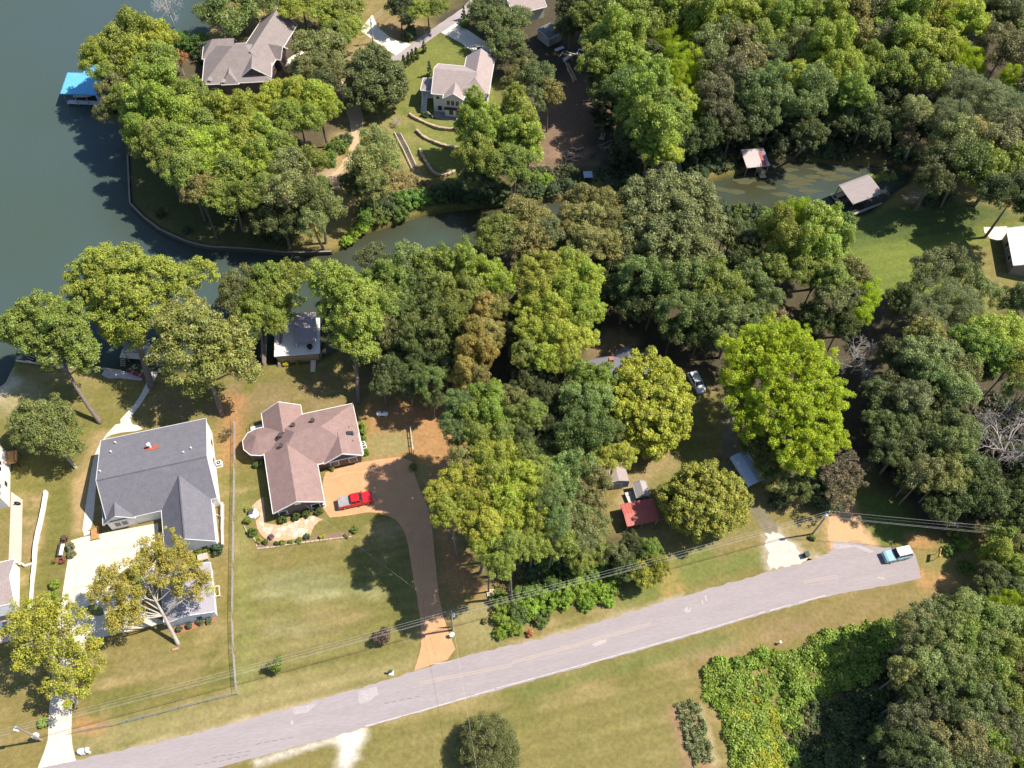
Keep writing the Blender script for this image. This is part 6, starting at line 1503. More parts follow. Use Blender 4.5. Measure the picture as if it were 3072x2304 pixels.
lowwall('retaining_wall', 'short stepped pink-topped white wall beside the grey-roofed garage wing', zoom(250, 1500, 4.148)([(1742, 60), (1740, 230), (1735, 390), (1740, 570)]), [1.1, .8, .6], .3, mat('pink_block', (.66, .55, .54), .8, (.58, .48, .47), 1.5, .6))
lowwall('garden_wall', 'short white wall stub joining the white garage to the long wall', ZL([(180, 890), (210, 885), (230, 905), (300, 885)]), .5, .25, mat('white_block', (.76, .72, .66)))
# sheet-pile sea wall round the point
SWP = GP([(384, 470), (388, 560), (391, 612), (430, 652), (480, 690), (520, 709), (560, 726), (595, 736), (632, 743), (700, 746), (760, 750), (810, 755), (860, 760), (930, 759), (995, 757)], -.1)
sw = thing('sea_wall', 'dark timber sea wall curving round the wooded point', 'wall', (*SWP[0], 0))
for i in range(len(SWP) - 1):
    a_, b_ = np.array(SWP[i]) - np.array(SWP[0]), np.array(SWP[i + 1]) - np.array(SWP[0])
    MB().cbox(*((a_ + b_) / 2), -.85, np.linalg.norm(b_ - a_) + .03, .22, 2.1, math.atan2(*(b_ - a_)[::-1])).build('wall_panel', mat('dark_timber', (.10, .085, .07), .9, (.07, .06, .05), 2, .7), sw)
    MB().cbox(*((a_ + b_) / 2), .24, np.linalg.norm(b_ - a_) + .03, .34, .08, math.atan2(*(b_ - a_)[::-1])).build('cap', mat('grey_cap', (.26, .235, .21), .9), sw)
SW2 = GP(D4([(190, 520), (290, 535), (480, 560), (740, 600), (1030, 625), (1250, 618), (1440, 645)]))
s2 = thing('sea_wall', 'low pale concrete sea wall along the mown shore lawn', 'wall', (*SW2[0], 0))
for i in range(len(SW2) - 1):
    a_, b_ = np.array(SW2[i]) - np.array(SW2[0]), np.array(SW2[i + 1]) - np.array(SW2[0])
    MB().cbox(*((a_ + b_) / 2), -.85, np.linalg.norm(b_ - a_) + .03, .3, 2.0, math.atan2(*(b_ - a_)[::-1])).build('wall_panel', mat('pale_sea_concrete', (.52, .43, .32), .9, (.42, .35, .26), 1.5, .7), s2)
struct(MB().sheet(GP(D4([(1240, 625), (1440, 645), (1560, 670), (1700, 700), (1680, 760), (1440, 730), (1280, 730), (1205, 690)])), -.1, .05).build('shore_patio', mat('lilac_concrete', (.50, .45, .45), .9, (.42, .38, .38), .7, .7, fine=4)))
cn = thing('canoe', 'dark red canoe lying on the shore patio', 'canoe', (*G(*D4([(1620, 690)])[0]), .08), -.35)
MB().loft([[(x_, w_ * a_, z_) for a_, z_ in ((-1, .4), (-.7, .05), (0, 0), (.7, .05), (1, .4), (.8, .3), (-.8, .3))] for x_, w_ in ((-2.2, .05), (-1.5, .32), (0, .45), (1.5, .32), (2.2, .05))]).build('hull', mat('maroon_hull', (.25, .045, .06), .5), cn)
MB().box(-.9, -.7, -.36, .36, .3, .34).build('thwart', wood_t, cn); MB().box(.7, .9, -.36, .36, .3, .34).build('thwart', wood_t, cn)
# chain-link fence
def fence(label, px, ht=1.25, sp=2.6):
    P_ = GP(px)
    o0 = np.array(P_[0])
    root = thing('chain_link_fence', label, 'fence', (*P_[0], 0))
    wires = MB()
    for i in range(len(P_) - 1):
        a_, b_ = np.array(P_[i]) - o0, np.array(P_[i + 1]) - o0
        L_ = np.linalg.norm(b_ - a_)
        n_ = max(1, round(L_ / sp))
        for k in range(n_ + (i == len(P_) - 2)):
            q = a_ + (b_ - a_) * k / n_
            MB().cyl(q[0], q[1], -.2, ht + .05, .035, 6).build('post', metal_g, root)
        MB().tube([(*a_, ht), (*b_, ht)], .026, 6).build('top_rail', metal_g, root)
        d = (b_ - a_) / L_
        x = 0
        while x < L_:
            for sg in (0, 1):
                e0, e1 = x + (ht if sg else 0), x + (0 if sg else ht)
                if max(e0, e1) <= L_:
                    p, q = a_ + d * e0, a_ + d * e1
                    wires.tube([(*p, .02), (*q, ht)], .011, 3, False)
            x += .22
    wires.build('wire_mesh', metal_g, root)
    return root
fence('long chain-link fence running between the two front lawns', [(706, 1262), (706, 1400), (703, 1560), (701, 1700), (699, 1850), (702, 1950), (712, 2082)])
fence('low chain-link fence along the roadside lawn', [(712, 2084), (600, 2110), (480, 2142), (340, 2178), (214, 2202)])
gt = thing('yard_gate', 'narrow pale picket gate rail beside the orange drive pad', 'gate', (*G(1232, 1290), 0))
p0, p1 = np.array([0, 0]), G(1241, 1362) - G(1232, 1290)
MB().beam((*p0, 1.0), (*p1, 1.0), .12, .08).build('rail', mat('pale_rail', (.60, .55, .53), .8), gt)
MB().beam((*p0, .45), (*p1, .45), .08, .08).build('rail', wood_g, gt)
for t in (0, .33, .66, 1): MB().box(*(sum(((p0 + (p1 - p0) * t)[k] - .06, (p0 + (p1 - p0) * t)[k] + .06) for k in (0,)) if 0 else ((p0 + (p1 - p0) * t)[0] - .06,)), (p0 + (p1 - p0) * t)[0] + .06, (p0 + (p1 - p0) * t)[1] - .06, (p0 + (p1 - p0) * t)[1] + .06, -.2, 1.15).build('post', wood_g, gt)
rb = thing('rail_fence', 'two silver pipes propped low beside the big maple', 'pipe rail', (*G(2062, 1248), 0))
for a_, b_ in (((2040, 1190), (2078, 1247)), ((2048, 1240), (2060, 1253))):
    p, q = G(*a_) - G(2062, 1248), G(*b_) - G(2062, 1248)
    MB().tube([(*p, .6), (*q, .6)], .06, 6).build('pipe', steel, rb)
    for e in (p, q): MB().cyl(e[0], e[1], 0, .6, .05, 6).build('leg', steel, rb)

# ================================================================== POLES AND WIRES
def pole(label, base, ht, dirx, arms, seed=0, light=True):
    x, y = G(*base)
    root = thing('utility_pole', label, 'utility pole', (x, y, 0))
    pm = mat('pole_wood', (.36, .29, .25), .9, (.26, .21, .18), 3, .7, stretch=(1, 1, .2))
    MB().tube([(0, 0, -.5), (0, 0, ht * .5), (0, 0, ht)], [.17, .145, .11], 9).build('shaft', pm, root)
    MB().cyl(dirx * .38, -.15, ht - 1.55, ht - .65, .24, 12).cyl(dirx * .38, -.15, ht - .65, ht - .5, .1, 8).build('transformer', steel, root)
    MB().beam((0, 0, ht - 1.1), (dirx * .38, -.15, ht - 1.1), .08, .12).build('bracket', metal_g, root)
    for k, (dx, dy, z) in enumerate(arms):
        MB().cyl(dx, dy, z - .05, z + .2, .05, 8).build('insulator', steel, root)
    return root, np.array([x, y])
HP = 8.6
P1, p1 = pole('utility pole with a white transformer and a dish on the lawn by the driveway mouth', (126, 2221), HP, -1, [(0, 0, HP)])
P2, p2 = pole('utility pole with a white transformer beside the orange driveway', (1358, 1890), HP, .8, [(0, 0, HP)])
P3, p3 = pole('utility pole with a white transformer at the dirt track', (2437, 1602), HP, -.6, [(0, 0, HP)])
P4, p4 = pole('far utility pole standing by the concrete pad', (1119, 132), 7.0, .5, [(0, 0, 7.0)])
def dish(root, x, y, z, r_=.38, ang=0.6):
    c, s = math.cos(ang), math.sin(ang)
    ax_ = np.array([c * .75, s * .75, .66])
    p = np.array([x, y, z])
    d = MB().tube([p, p + ax_ * .06, p + ax_ * .10], [.08, r_ * .8, r_], 14).build('dish', steel, root)
    MB().tube([p + np.array([0, 0, -r_]), p + ax_ * .55 + np.array([0, 0, -.1])], .02, 5).cyl(*(p + ax_ * .55)[:2], (p + ax_ * .55)[2] - .12, (p + ax_ * .55)[2], .05, 8).build('feed_arm', metal_g, d)
sdish = thing('satellite_dish', 'white satellite dish on a short mast at the foot of the driveway pole', 'satellite dish', (*G(122, 2212), 0))
MB().cyl(0, 0, 0, 1.7, .04, 8).build('mast', metal_g, sdish); dish(sdish, 0, -.1, 1.75, .5, -.9)
sdish = thing('satellite_dish', 'white satellite dish on the ground post by the orange driveway', 'satellite dish', (*G(1356, 1906), 0))
MB().cyl(0, 0, 0, .75, .04, 8).build('mast', metal_g, sdish); dish(sdish, 0, -.1, .8, .42, -.9)
tw = thing('trellis', 'brown lath trellis with dead vine leaning by the drive pole', 'trellis', (*G(1351, 1880), 0))
for i in range(6): MB().beam((-.5 + i * .2, -.05, 0), (-.55 + i * .2, 0, 2.3), .06, .03).build('lath', mat('brown_lath', (.22, .13, .07), .9), tw)
for z in (.5, 1.2, 1.9): MB().beam((-.55, .01, z), (.55, .01, z), .04, .06).build('crosspiece', mat('brown_lath', (.22, .13, .07)), tw)
wire_m = mat('wire', (.42, .42, .40), .5)
def wire(a_, za, b_, zb, sag, label, r_=.015, grp='power lines along the road'):
    pts = []
    for i in range(25):
        t = i / 24
        pts.append((a_[0] + (b_[0] - a_[0]) * t, a_[1] + (b_[1] - a_[1]) * t, za + (zb - za) * t - 4 * sag * t * (1 - t)))
    o = MB().tube(pts, r_, 4, False).build('power_line', wire_m)
    return tag(o, label, 'wire', grp)
off_l = p1 + (p1 - p2) * .6
off_r = p3 + np.array([75, -2.0])
for k, (z, nm) in enumerate(((HP + .15, 'top'), (HP - .55, 'upper middle'), (HP - 1.6, 'lower middle'), (HP - 1.9, 'lowest'))):
    sg = .55 + .12 * k
    for a_, b_, sp in ((off_l, p1, 'beyond the driveway pole with the dish'), (p1, p2, 'between the two driveway poles'), (p2, p3, 'above the roadside hedge'), (p3, off_r, 'past the dirt track')):
        dy = .12 if k == 0 else 0
        wire(a_ + [0, dy], z, b_ + [0, dy], z, sg, f'{nm} power line {sp}')
sv = G(1440, 2330)
wire(p2, HP - 1.8, G(1445, 2420), 6.5, .8, 'service wire crossing the road from the drive pole', .013, 'service wires')
wire(p2, HP - 1.9, G(900, 1520), 3.2, .5, 'service wire from the drive pole to the mauve-roofed house', .010, 'service wires')
for k in range(3): wire(p4 + [0, 0], 6.9 - .5 * k, p4 + np.array([22, 40]), 6.6 - .5 * k, .5, f'far power line {("top", "middle", "lower")[k]} above the lane', .025, 'far power lines')

# ================================================================== VEHICLES
def sec(x, hw, z0, z1, cr=.12, tw=.0):
    return [(x, -hw, z0), (x, -hw, z1 - cr), (x, -hw + cr * .8, z1), (x, hw - cr * .8, z1), (x, hw, z1 - cr), (x, hw, z0), (x, hw - .1, z0 - .05), (x, -hw + .1, z0 - .05)]
def carpaint(name, col, rough=.28):
    return mat(name, col, rough, tuple(q * .93 for q in col), 2, .5, spec=.5)
def wheel(root, x, y, r_=.36, w_=.24):
    t = MB().tube([(x, y - w_ / 2, r_), (x, y - w_ / 2 + .03, r_), (x, y + w_ / 2 - .03, r_), (x, y + w_ / 2, r_)], [r_ - .04, r_, r_, r_ - .04], 16).build('wheel', black_m, root)
    s = -1 if y < 0 else 1
    MB().tube([(x, y + s * (w_ / 2 - .02), r_), (x, y + s * (w_ / 2 + .012), r_)], r_ * .6, 12).build('rim', metal_g, t)
def vehicle(name, label, u, v, hd, L, W_, paint, hood=1.05, belt=1.1, roof=1.75, cab=(-.9, .9), bed=None, roof_m=None, wr=.36, cat='car', rk=.35):
    x, y = G(u, v, .7)
    root = thing(name, label, cat, (x, y, .04), hd)
    hl, hw = L / 2, W_ / 2
    c0, c1 = cab
    S = [sec(-hl, hw * .93, .42, .85), sec(-hl + .12, hw * .98, .36, belt - .04)]
    if bed: S += [sec(c0 - .02, hw, .34, belt)]
    S += [sec(c0 + .2, hw, .34, belt), sec(c1 - .1, hw, .34, belt), sec(c1 + .3, hw, .34, hood + .04), sec(hl - .45, hw * .98, .36, hood), sec(hl - .12, hw * .93, .40, hood - .14), sec(hl, hw * .84, .46, .82)]
    MB().loft(S).build('body', paint, root)
    # glasshouse with painted roof and pillars
    tw = hw - .1
    g0, g1 = belt - .04, roof - .06
    lo = [(c0, -tw, g0), (c1 + .12, -tw, g0), (c1 + .12, tw, g0), (c0, tw, g0)]
    rw = tw - .16
    r0_, r1_ = c0 + (.12 if bed or rk < .3 else .25), c1 - rk
    hi = [(r0_, -rw, g1), (r1_, -rw, g1), (r1_, rw, g1), (r0_, rw, g1)]
    gl_ = MB().loft([lo, hi]).build('windows', glass, root)
    rp = [(r0_ - .03, -rw - .02), (r1_ + .03, -rw - .02), (r1_ + .10, 0), (r1_ + .03, rw + .02), (r0_ - .03, rw + .02), (r0_ - .06, 0)]
    MB().sheet(rp, g1 - .02, roof).build('roof', roof_m or paint, root)
    pil = MB()
    for a_, b_ in zip(lo, hi): pil.beam((a_[0], a_[1] * 1.005, a_[2]), (b_[0], b_[1] * 1.01, b_[2]), .08, .08)
    mx_ = (c0 + c1) / 2
    for s in (-1, 1): pil.beam((mx_, s * tw * 1.005, g0), ((r0_ + r1_) / 2, s * rw * 1.01, g1), .09, .06)
    pil.build('pillar', roof_m or paint, root)
    if bed:
        MB().box(-hl + .1, c0 - .08, -hw + .1, hw - .1, belt - .03, belt + .035).build('bed_cover', bed, root)
    for s in (-1, 1):
        for wx_ in (-hl + .95, hl - .95): wheel(root, wx_, s * (hw - .1), wr)
        MB().box(c1 - .05, c1 + .12, s * hw + (0 if s > 0 else -.18), s * hw + (.18 if s > 0 else 0), belt, belt + .16).build('mirror', black_m, root)
        MB().box(hl - .1, hl + .01, s * hw * .62 - .14, s * hw * .62 + .14, .66, .82).build('headlight', mat('lamp_glass', (.75, .76, .78), .1), root)
        MB().box(-hl - .01, -hl + .1, s * hw * .78 - .08, s * hw * .78 + .08, .62, .86).build('tail_light', mat('tail_red', (.35, .02, .02), .2), root)
    MB().box(hl - .02, hl + .1, -hw * .8, hw * .8, .42, .6).build('bumper', mat('chrome', (.55, .55, .57), .25, metal=.8), root)
    MB().box(-hl - .1, -hl + .02, -hw * .8, hw * .8, .42, .6).build('bumper', mat('chrome', (.55, .55, .57)), root)
    return root
a_, b_ = G(768 + 533 / 2.16, 768 + 1600 / 2.16), G(768 + 757 / 2.16, 768 + 1552 / 2.16)
hd = math.atan2(*(b_ - a_)[::-1])
vehicle('pickup_truck', 'red pickup truck with a grey bed cover on the orange driveway', 1066, 1501, hd, 5.75, 1.98, carpaint('red_paint', (.62, .012, .018)), hood=1.18, belt=1.25, roof=1.9, cab=(-.75, 1.15), bed=mat('grey_tonneau', (.30, .295, .31), .7), wr=.4, cat='pickup truck', rk=.55)
vehicle('suv', 'pale blue four-wheel-drive with a white hardtop at the road end', 2690, 1664, math.radians(196), 4.7, 1.95, carpaint('pale_blue_paint', (.24, .42, .50)), hood=1.15, belt=1.22, roof=1.98, cab=(-2.25, .55), roof_m=mat('white_hardtop', (.62, .60, .63), .5), wr=.42, cat='car', rk=.3)
a_, b_ = G(1750 + 1745 / 5.53, 1050 + 400 / 5.53), G(1750 + 1900 / 5.53, 1050 + 690 / 5.53)
hd = math.atan2(*(b_ - a_)[::-1])
vehicle('suv', 'white station wagon parked in the shade beside the maple', 2090, 1147, hd, 4.7, 1.85, carpaint('white_paint', (.62, .64, .68)), hood=1.0, belt=1.05, roof=1.65, cab=(-2.0, .9), cat='car', rk=.5)
vehicle('sedan', 'dark sedan parked before the far two-storey house', 1443, 160, math.radians(98), 4.5, 1.8, carpaint('dark_paint', (.045, .05, .06)), hood=.92, belt=.95, roof=1.42, cab=(-1.5, .7), rk=.5)
vehicle('sedan', 'grey sedan in the shade at the far garage drive', 1478, 163, math.radians(95), 4.5, 1.8, carpaint('grey_paint', (.20, .21, .23)), hood=.92, belt=.95, roof=1.42, cab=(-1.5, .7), rk=.5)
vehicle('sedan', 'slate-blue car at the white garage awning', 6, 1885, math.radians(18), 4.6, 1.85, carpaint('slate_paint', (.12, .15, .19)), hood=.95, belt=1.0, roof=1.5, cab=(-1.6, .8), rk=.5)
struct(MB().sheet(GP([(-60, 1850), (55, 1830), (60, 1915), (-60, 1945)]), -.1, .05).build('garage_apron', mat('pink_concrete', (.55, .44, .37))))
tr_ = thing('tyre_swing', 'black tyre leaning by the dark rail of the tall white house', 'tyre', (*G(55, 1515), 0))
MB().tube([(.42 * math.cos(t), .1, .45 + .42 * math.sin(t)) for t in np.linspace(0, 6.2832, 15)], .13, 7, False).build('tyre', black_m, tr_)
# ================================================================== YARD THINGS
def ac(label, u, v, rz):
    x, y = G(u, v, .4)
    root = thing('air_conditioner', label, 'air conditioner', (x, y, 0), rz)
    MB().box(-.45, .45, -.45, .45, .08, .85).build('cabinet', mat('ac_white', (.66, .67, .66), .5), root)
    MB().tube([(0, 0, .84), (0, 0, .875)], .34, 14).build('fan_grille', black_m, root)
    MB().cyl(0, 0, .87, .9, .12, 10).build('fan_hub', steel, root)
    MB().box(-.55, .55, -.55, .55, -.05, .08).build('pad', padm, root)
ac('white air conditioner on the grass beside the grey-roofed house', 657, 1391, th)
ac('white air conditioner between hedge bushes at the mauve house wall', 1089, 1335, th)
ac('pale utility cabinet at the front corner of the mauve house', 966, 1512, th)
tk = thing('propane_tank', 'white propane tank with rounded ends on the shaded clay', 'tank', (*G(1147, 1243, .5), 0), .06)
MB().tube([(-1.05, 0, .75), (-.98, 0, .75), (-.8, 0, .75), (.8, 0, .75), (.98, 0, .75), (1.05, 0, .75)], [.1, .3, .4, .4, .3, .1], 14).build('shell', steel, tk, True)
MB().cyl(0, 0, 1.1, 1.25, .16, 10).build('dome', black_m, tk)
for x_ in (-.6, .6): MB().box(x_ - .08, x_ + .08, -.3, .3, 0, .45).build('saddle', padm, tk)
# mailboxes, bins
mbx = thing('mailbox', 'white boulder-like brick mailbox by the cream driveway mouth', 'mailbox', (*G(247, 2258), 0))
MB().loft([[(.75 * math.cos(t) * s_, .5 * math.sin(t) * s_ + .1, z_) for t in np.linspace(0, 6.28, 9)[:-1]] for z_, s_ in ((-.1, 1), (.35, 1.02), (.6, .85), (.72, .5))]).build('boulder', mat('white_boulder', (.70, .68, .70), .85, (.56, .54, .57), 2, .8, .5, 6), mbx)
MB().box(.85, 1.15, -.1, .2, 0, .95).build('post', white_tr, mbx); MB().box(.78, 1.22, .0, .55, .95, 1.25).build('box', steel, mbx)
mb2 = thing('mailbox', 'green-capped mailbox with white ornaments on the verge by the orange drive', 'mailbox', (*G(1174, 2018), 0))
MB().box(-.35, .35, -.45, .25, -.05, .25).build('base', mat('white_boulder', (.70, .68, .70)), mb2)
MB().box(-.1, .1, -.1, .1, .2, 1.0).build('post', wood_g, mb2)
MB().loft([[(x_, y_, z_) for y_, z_ in ((-.15, 1.0), (.15, 1.0), (.15, 1.18), (.08, 1.28), (-.08, 1.28), (-.15, 1.18))] for x_ in (-.28, .28)]).build('box', mat('green_box', (.06, .11, .07), .5), mb2)
bn = thing('wheelie_bin', 'dark green wheeled bin at the edge of the white gravel', 'bin', (*G(2416, 1668), 0), .3)
MB().loft([[(-.3, -.32, .05), (.3, -.32, .05), (.3, .32, .05), (-.3, .32, .05)], [(-.36, -.4, 1.0), (.36, -.4, 1.0), (.36, .4, 1.0), (-.36, .4, 1.0)]]).build('body', mat('bin_green', (.025, .05, .045), .5), bn)
MB().box(-.38, .38, -.44, .42, 1.0, 1.07).build('lid', mat('bin_lid', (.03, .055, .05), .4), bn)
for s in (-.3, .3): MB().tube([(s - .04, .36, .12), (s + .04, .36, .12)], .12, 10).build('wheel', black_m, bn)
# wooden bench-like glider and planter bench
gl2 = thing('wooden_glider', 'orange timber slatted bench at the edge of the cream driveway', 'bench', (*G(288, 1604), 0), th)
for i in range(9): MB().box(-.62, .62, -.95 + i * .22, -.78 + i * .22, .42, .47).build('slat', wood_o, gl2)
for x_ in (-.6, .6):
    for y_ in (-.95, .95): MB().box(x_ - .06, x_ + .06, y_ - .06, y_ + .06, 0, .75 if y_ > 0 else .42).build('leg', wood_o, gl2)
MB().beam((-.6, 1.0, .7), (.6, 1.0, .7), .08, .12).build('rail', wood_o, gl2)
bb = thing('garden_bench', 'dark garden bench with a white seat among the driveway plantings', 'bench', (*G(188, 1652), 0), math.radians(97))
for i in range(3): MB().box(-1.1, 1.1, -.3 + i * .2, -.13 + i * .2, .42, .46).build('slat', steel, bb)
MB().box(-1.15, 1.15, .32, .37, .5, .95).build('backrest', mat('dark_bench', (.06, .05, .045), .7), bb)
for x_ in (-1.05, 1.05): MB().box(x_ - .05, x_ + .05, -.3, .35, 0, .62).build('leg', mat('dark_bench', (.06, .05, .045)), bb)
pt = thing('picnic_table', 'white weathered picnic table littered with scraps by the sheds', 'table', (*G(1893, 1490, .7), 0), math.radians(20))
for i in range(6): MB().box(-.78 + i * .26, -.55 + i * .26, -.95, .95, .7, .75).build('slat', mat('white_worn_wood', (.62, .60, .56), .8, (.46, .44, .41), 3, .8), pt)
for s in (-1, 1):
    MB().beam((-.7, s * .7, 0), (.7, s * .7, .7), .08, .1).beam((.7, s * .74, 0), (-.7, s * .74, .7), .08, .1).build('leg', wood_g, pt)
for i, (x_, y_, a_) in enumerate(((-.3, .3, .4), (.1, -.2, 1.2), (.3, .4, 2), (-.1, -.6, .2))): MB().cbox(x_, y_, .775, .35, .09, .05, a_).build('scrap', black_m, pt)
pl = thing('pallet', 'pale wooden pallet lying on the bank by the hedge', 'pallet', (*G(1472, 1780), .12), math.radians(14))
pal_m = mat('pale_pallet', (.62, .52, .38), .85, (.50, .41, .30), 2, .8)
for i in range(6): MB().box(-.62, .62, -.58 + i * .2, -.46 + i * .2, .1, .13).build('slat', pal_m, pl)
for x_ in (-.55, 0, .55): MB().box(x_ - .05, x_ + .05, -.58, .56, -.1, .1).build('bearer', pal_m, pl)
# road-end sign
sg = thing('road_sign', 'yellow warning sign on two posts at the road end', 'sign', (*G(2805, 1672), 0), math.radians(70))
MB().box(-.75, .75, -.03, .03, 1.3, 2.2).build('panel', mat('sign_yellow', (.58, .36, .02), .5, (.48, .29, .02), 2, .6), sg)
for x_ in (-.55, .55): MB().cyl(x_, .06, -.3, 2.2, .05, 8).build('post', metal_g, sg)
# pool and deck
ploc = np.array([-65, 168]) + np.array([[math.cos(math.radians(10)), -math.sin(math.radians(10))], [math.sin(math.radians(10)), math.cos(math.radians(10))]]) @ np.array([8.0, 17.2])
po = thing('swimming_pool', 'round above-ground pool with white sides and dark water', 'pool', (*ploc, 0))
ring = [(2.7, 0), (2.7, 1.25), (2.85, 1.27), (2.85, 1.33), (2.55, 1.33), (2.55, .2)]
n_ = 36
V_ = [(r_ * math.cos(2 * math.pi * k / n_), r_ * math.sin(2 * math.pi * k / n_), z_) for k in range(n_) for r_, z_ in ring]
MBq = MB().add(V_, [(k * 6 + j, k * 6 + j + 1, ((k + 1) % n_) * 6 + j + 1, ((k + 1) % n_) * 6 + j)[::-1] for k in range(n_) for j in range(5)])
MBq.build('pool_wall', mat('white_pool_wall', (.72, .71, .70), .6), po)
MB().cyl(0, 0, .1, 1.05, 2.56, 36).build('pool_water', mat('pool_cover', (.035, .05, .045), .15), po)
def loc10(x, y): return np.array([-65, 168]) + np.array([[math.cos(math.radians(10)), -math.sin(math.radians(10))], [math.sin(math.radians(10)), math.cos(math.radians(10))]]) @ np.array([x, y])
dkq = thing('pool_deck', 'orange timber pool deck with a railing behind the round pool', 'deck', (*loc10(8.3, 21.5), 0), math.radians(-8))
for i in range(8): MB().box(-1.95, 1.95, -1.5 + i * .4, -1.5 + i * .4 + .375, 1.2, 1.26).build('plank', wood_o, dkq)
for x_ in (-1.9, 0, 1.9):
    for y_ in (-1.4, 1.6):
        if not (x_ == 0 and y_ < 0): MB().box(x_ - .06, x_ + .06, y_ - .06, y_ + .06, 0, 2.2).build('post', wood_o, dkq)
for a_, b_ in (((-1.9, -1.4), (-1.9, 1.6)), ((1.9, -1.4), (1.9, 1.6)), ((-1.9, 1.6), (1.9, 1.6))): MB().beam((*a_, 2.15), (*b_, 2.15), .12, .1).beam((*a_, 1.7), (*b_, 1.7), .06, .08).build('rail', wood_o, dkq)
ty = thing('play_slide', 'orange and yellow play slide on the pool deck', 'toy', (*loc10(7.9, 21.0), 1.26))
MB().box(-.9, -.1, -.3, .3, 0, .7).build('tower', mat('toy_yellow', (.65, .42, .03), .5), ty); MB().add([(-.1, -.3, .65), (-.1, .3, .65), (.7, .3, .05), (.7, -.3, .05), (-.1, -.3, .55), (-.1, .3, .55), (.7, .3, 0), (.7, -.3, 0)], [(3, 2, 1, 0), (4, 5, 6, 7), (0, 1, 5, 4), (2, 3, 7, 6), (1, 2, 6, 5), (3, 0, 4, 7)]).build('chute', mat('toy_orange', (.72, .14, .02), .5), ty)
gr_ = thing('grill', 'dark blue covered barbecue grill on the pool deck', 'grill', (*loc10(8.4, 22.3), 1.26))
MB().box(-.35, .35, -.25, .25, 0, .85).build('cart', mat('navy_cover', (.03, .035, .10), .6), gr_); MB().tube([(-.38, 0, .9), (.38, 0, .9)], .27, 10).build('lid', mat('navy_cover', (.03, .035, .10)), gr_)
# ================================================================== OLD RAMP, LOGS, SCRAP
ZR = zoom(1150, 320, 5.926)
ramp = thing('boat_ramp', 'derelict boat launching ramp of two pale rails and grey cross-ties', 'ramp', (*G(*ZR([(560, 1120)])[0]), 0))
o0 = G(*ZR([(560, 1120)])[0])
rails = [GP(ZR([(200, 480), (270, 620), (350, 770), (430, 940), (520, 1130)])), GP(ZR([(310, 500), (360, 600), (440, 740), (520, 920), (605, 1100)]))]
for rl in rails:
    for i in range(len(rl) - 1): MB().beam((rl[i][0] - o0[0], rl[i][1] - o0[1], .45), (rl[i + 1][0] - o0[0], rl[i + 1][1] - o0[1], .45), .14, .16).build('rail', mat('pale_timber', (.58, .53, .48), .9, (.44, .40, .36), 2, .8), ramp)
for i in range(26):
    t = (i + .3 * rng.rand()) / 26 * 3.98
    k = int(t)
    p = [np.array(rl[k]) + (np.array(rl[k + 1]) - np.array(rl[k])) * (t - k) - o0 for rl in rails]
    MB().beam((*p[0], .34 + .05 * rng.rand()), (*p[1], .34 + .05 * rng.rand()), .16, .08).build('cross_tie', mat('dark_tie', (.17, .13, .12), .95, (.11, .085, .08), 2, .8), ramp)
for k in (0, 2, 4):
    for rl in rails: MB().cyl(rl[k][0] - o0[0], rl[k][1] - o0[1], -.3, .4, .08, 6).build('stake', wood_g, ramp)
bare('tangle of bare grey brushwood at the head of the old boat ramp', ZR([(240, 330)])[0], 30, 2.2, 36, dead_bark, 5, .06, 1.6, 8)
log_m = mat('fresh_log', (.52, .36, .25), .9, (.36, .24, .17), 3, .8)
log_g = mat('grey_log', (.36, .31, .28), .9, (.24, .20, .18), 3, .8)
ZS = zoom(1540, 0, 6.38)
ZT = zoom(1600, 350, 4.809)
def log(label, a_, b_, r_, m_, grp, zc=None):
    p, q = G(*a_), G(*b_)
    root = MB().tube([(0, 0, zc or r_), *[((q - p)[0] * t + (rng.rand() - .5) * .1, (q - p)[1] * t + (rng.rand() - .5) * .1, zc or r_) for t in (.33, .66)], ((q - p)[0], (q - p)[1], (zc or r_) * .95)], [r_, r_ * .95, r_ * .9, r_ * .8], 8).build('log', m_)
    root.location = (*p, 0)
    tag(root, label, 'log', grp)
for a_, b_ in (((1000, 1210), (1160, 1600)), ((1045, 1230), (1215, 1560)), ((1030, 1330), (1190, 1560))): log('long peeled log laid on the slope below the scrap pile', *ZS([a_, b_]), .2, log_m, 'long logs on the slope')
for i, (a_, b_) in enumerate((((505, 485), (490, 600)), ((440, 580), (480, 640)), ((480, 650), (655, 595)), ((465, 640), (465, 720)), ((520, 470), (690, 495)), ((500, 580), (640, 590)), ((640, 555), (740, 610)), ((540, 640), (640, 660)), ((600, 510), (720, 470)), ((545, 690), (590, 660)))): log('short cut log in the heap above the creek', *ZT([a_, b_]), .17, log_m if i % 3 else log_g, 'cut logs heaped above the creek', .17 + .2 * (i % 3))
for i, (a_, b_) in enumerate((((975, 220), (985, 300)), ((1000, 240), (960, 340)), ((1030, 235), (1010, 345)), ((990, 300), (1000, 345)), ((940, 320), (1000, 335)))): log('pale split log in the small pile under the trees', *ZT([a_, b_]), .13, log_m, 'split logs under the trees', .13 + .12 * (i % 3))
for i, (a_, b_) in enumerate((((940, 440), (1140, 350)), ((960, 470), (1110, 450)), ((1020, 500), (1130, 400)))): log('grey weathered branch on the shaded brush pile', *ZT([a_, b_]), .1, log_g, 'branches on the shaded brush pile', .25 + .1 * i)
scr = mat('scrap_white', (.62, .63, .66), .5, (.48, .49, .52), 2, .7)
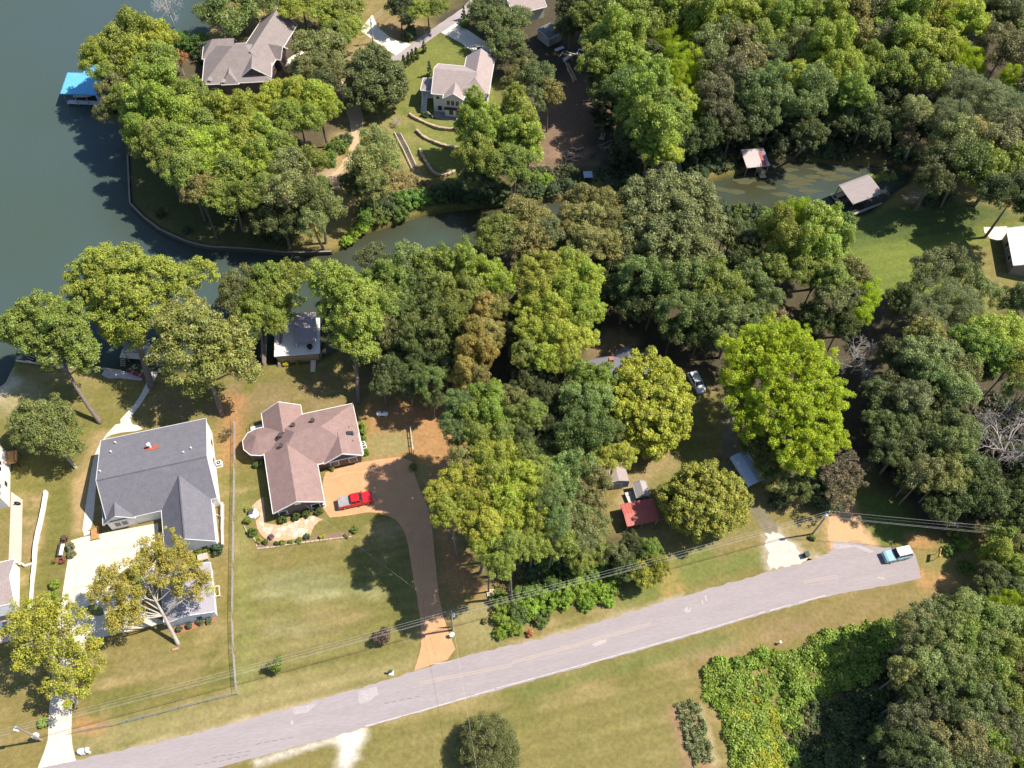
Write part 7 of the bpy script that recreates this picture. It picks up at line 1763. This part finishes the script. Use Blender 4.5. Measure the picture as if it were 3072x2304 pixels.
for i, (a_, b_, w_) in enumerate((((800, 970), (960, 920), .9), ((950, 1150), (1100, 1060), .5), ((1000, 990), (1110, 1030), .2), ((1110, 1030), (1210, 1060), .25), ((1215, 1040), (1260, 950), .25), ((1250, 950), (1330, 980), .35), ((870, 1100), (960, 1000), .12), ((1230, 1060), (1290, 1140), .12), ((960, 1190), (1090, 1090), .35))):
    p, q = [G(*t) for t in ZS([a_, b_])]
    o = MB().beam((0, 0, .12 + .05 * (i % 3)), (*(q - p), .3 - .08 * (i % 3)), w_, .06).beam((0, 0, .03), (*(q - p) * .6, .05), w_ * .6, .05).build('scrap_sheet', scr)
    o.location = (*p, 0)
    tag(o, 'bent white scrap metal sheet on the junk pile by the block shed', 'scrap metal', 'scrap sheets by the block shed')
fl = MB().tube([(0, 0, .15), (.3, 1.5, .2), (.1, 3.0, .25)], [.05, .07, .05], 6).build('fallen_branch', dead_bark)
fl.location = (*G(868, 775), -.75); fl.rotation_euler = (0, 0, -.1)
tag(fl, 'thin pale pole lying in the creek below the sea wall', 'branch')
pe = thing('feed_post', 'white cap post standing in the field beside the round cedar', 'post', (*G(1402, 2186), 0))
MB().cyl(0, 0, -.2, .8, .05, 8).build('post', metal_g, pe); MB().box(-.18, .18, -.18, .18, .8, .95).build('cap', steel, pe)
pe = thing('utility_pedestal', 'white round-capped utility post at the edge of the vines', 'post', (*G(2337, 1931), 0))
MB().cyl(0, 0, -.2, .8, .1, 8).build('post', metal_g, pe); MB().tube([(0, 0, .75), (0, 0, .9), (0, 0, .98)], [.24, .22, .1], 12).build('cap', steel, pe)
st = thing('stump_seat', 'small brick-coloured block on the lawn under the open-crowned tree', 'block', (*G(527, 1948), 0), th)
MB().box(-.45, .45, -.16, .16, -.05, .16).build('block', mat('brick_block', (.42, .22, .14), .9), st); MB().box(-.47, .47, -.18, .18, .15, .19).build('cap', mat('brick_cap', (.46, .27, .18), .9), st)
struct(MB().sheet(GP([(505, 1882), (640, 1838), (650, 1862), (560, 1895), (515, 1905)]), -.1, .03).build('bark_bed', mat('orange_mulch', (.36, .165, .09), .95, (.26, .115, .065), 3, .8, .5, 9)))
isl = GP([(258, 1815), (300, 1825), (310, 1845), (270, 1832)])
struct(MB().sheet(smooth_poly(GP([(360, 1745), (430, 1720), (440, 1755), (400, 1770)]), 2, True), -.1, .075).build('grass_island', mat('island_turf', (.13, .16, .045), .95, (.10, .125, .04), 2, .8, .4, 8)))
struct(MB().sheet(smooth_poly(GP([(252, 1820), (300, 1810), (318, 1850), (262, 1845)]), 2, True), -.1, .075).build('grass_island', mat('island_turf', (.13, .16, .045))))
hb = thing('hvac_box', 'tan utility box behind the small grey-roofed garage', 'box', (*G(612, 1677), 0), th)
MB().box(-.75, .75, -.5, .5, 0, .9).build('cabinet', mat('tan_cabinet', (.50, .42, .37), .7), hb); MB().box(-.8, .8, -.55, .55, .9, .96).build('lid', mat('tan_cabinet', (.50, .42, .37)), hb)
fr = thing('wire_cage', 'small white-framed cage beside the small garage wall', 'cage', (*G(655, 1778), 0), th)
for x_ in (-.35, .35):
    for y_ in (-.8, .8): MB().box(x_ - .03, x_ + .03, y_ - .03, y_ + .03, 0, .8).build('post', white_tr, fr)
for a_, b_ in (((-.35, -.8), (.35, -.8)), ((.35, -.8), (.35, .8)), ((.35, .8), (-.35, .8)), ((-.35, .8), (-.35, -.8))): MB().beam((*a_, .78), (*b_, .78), .07, .06).build('rail', white_tr, fr)
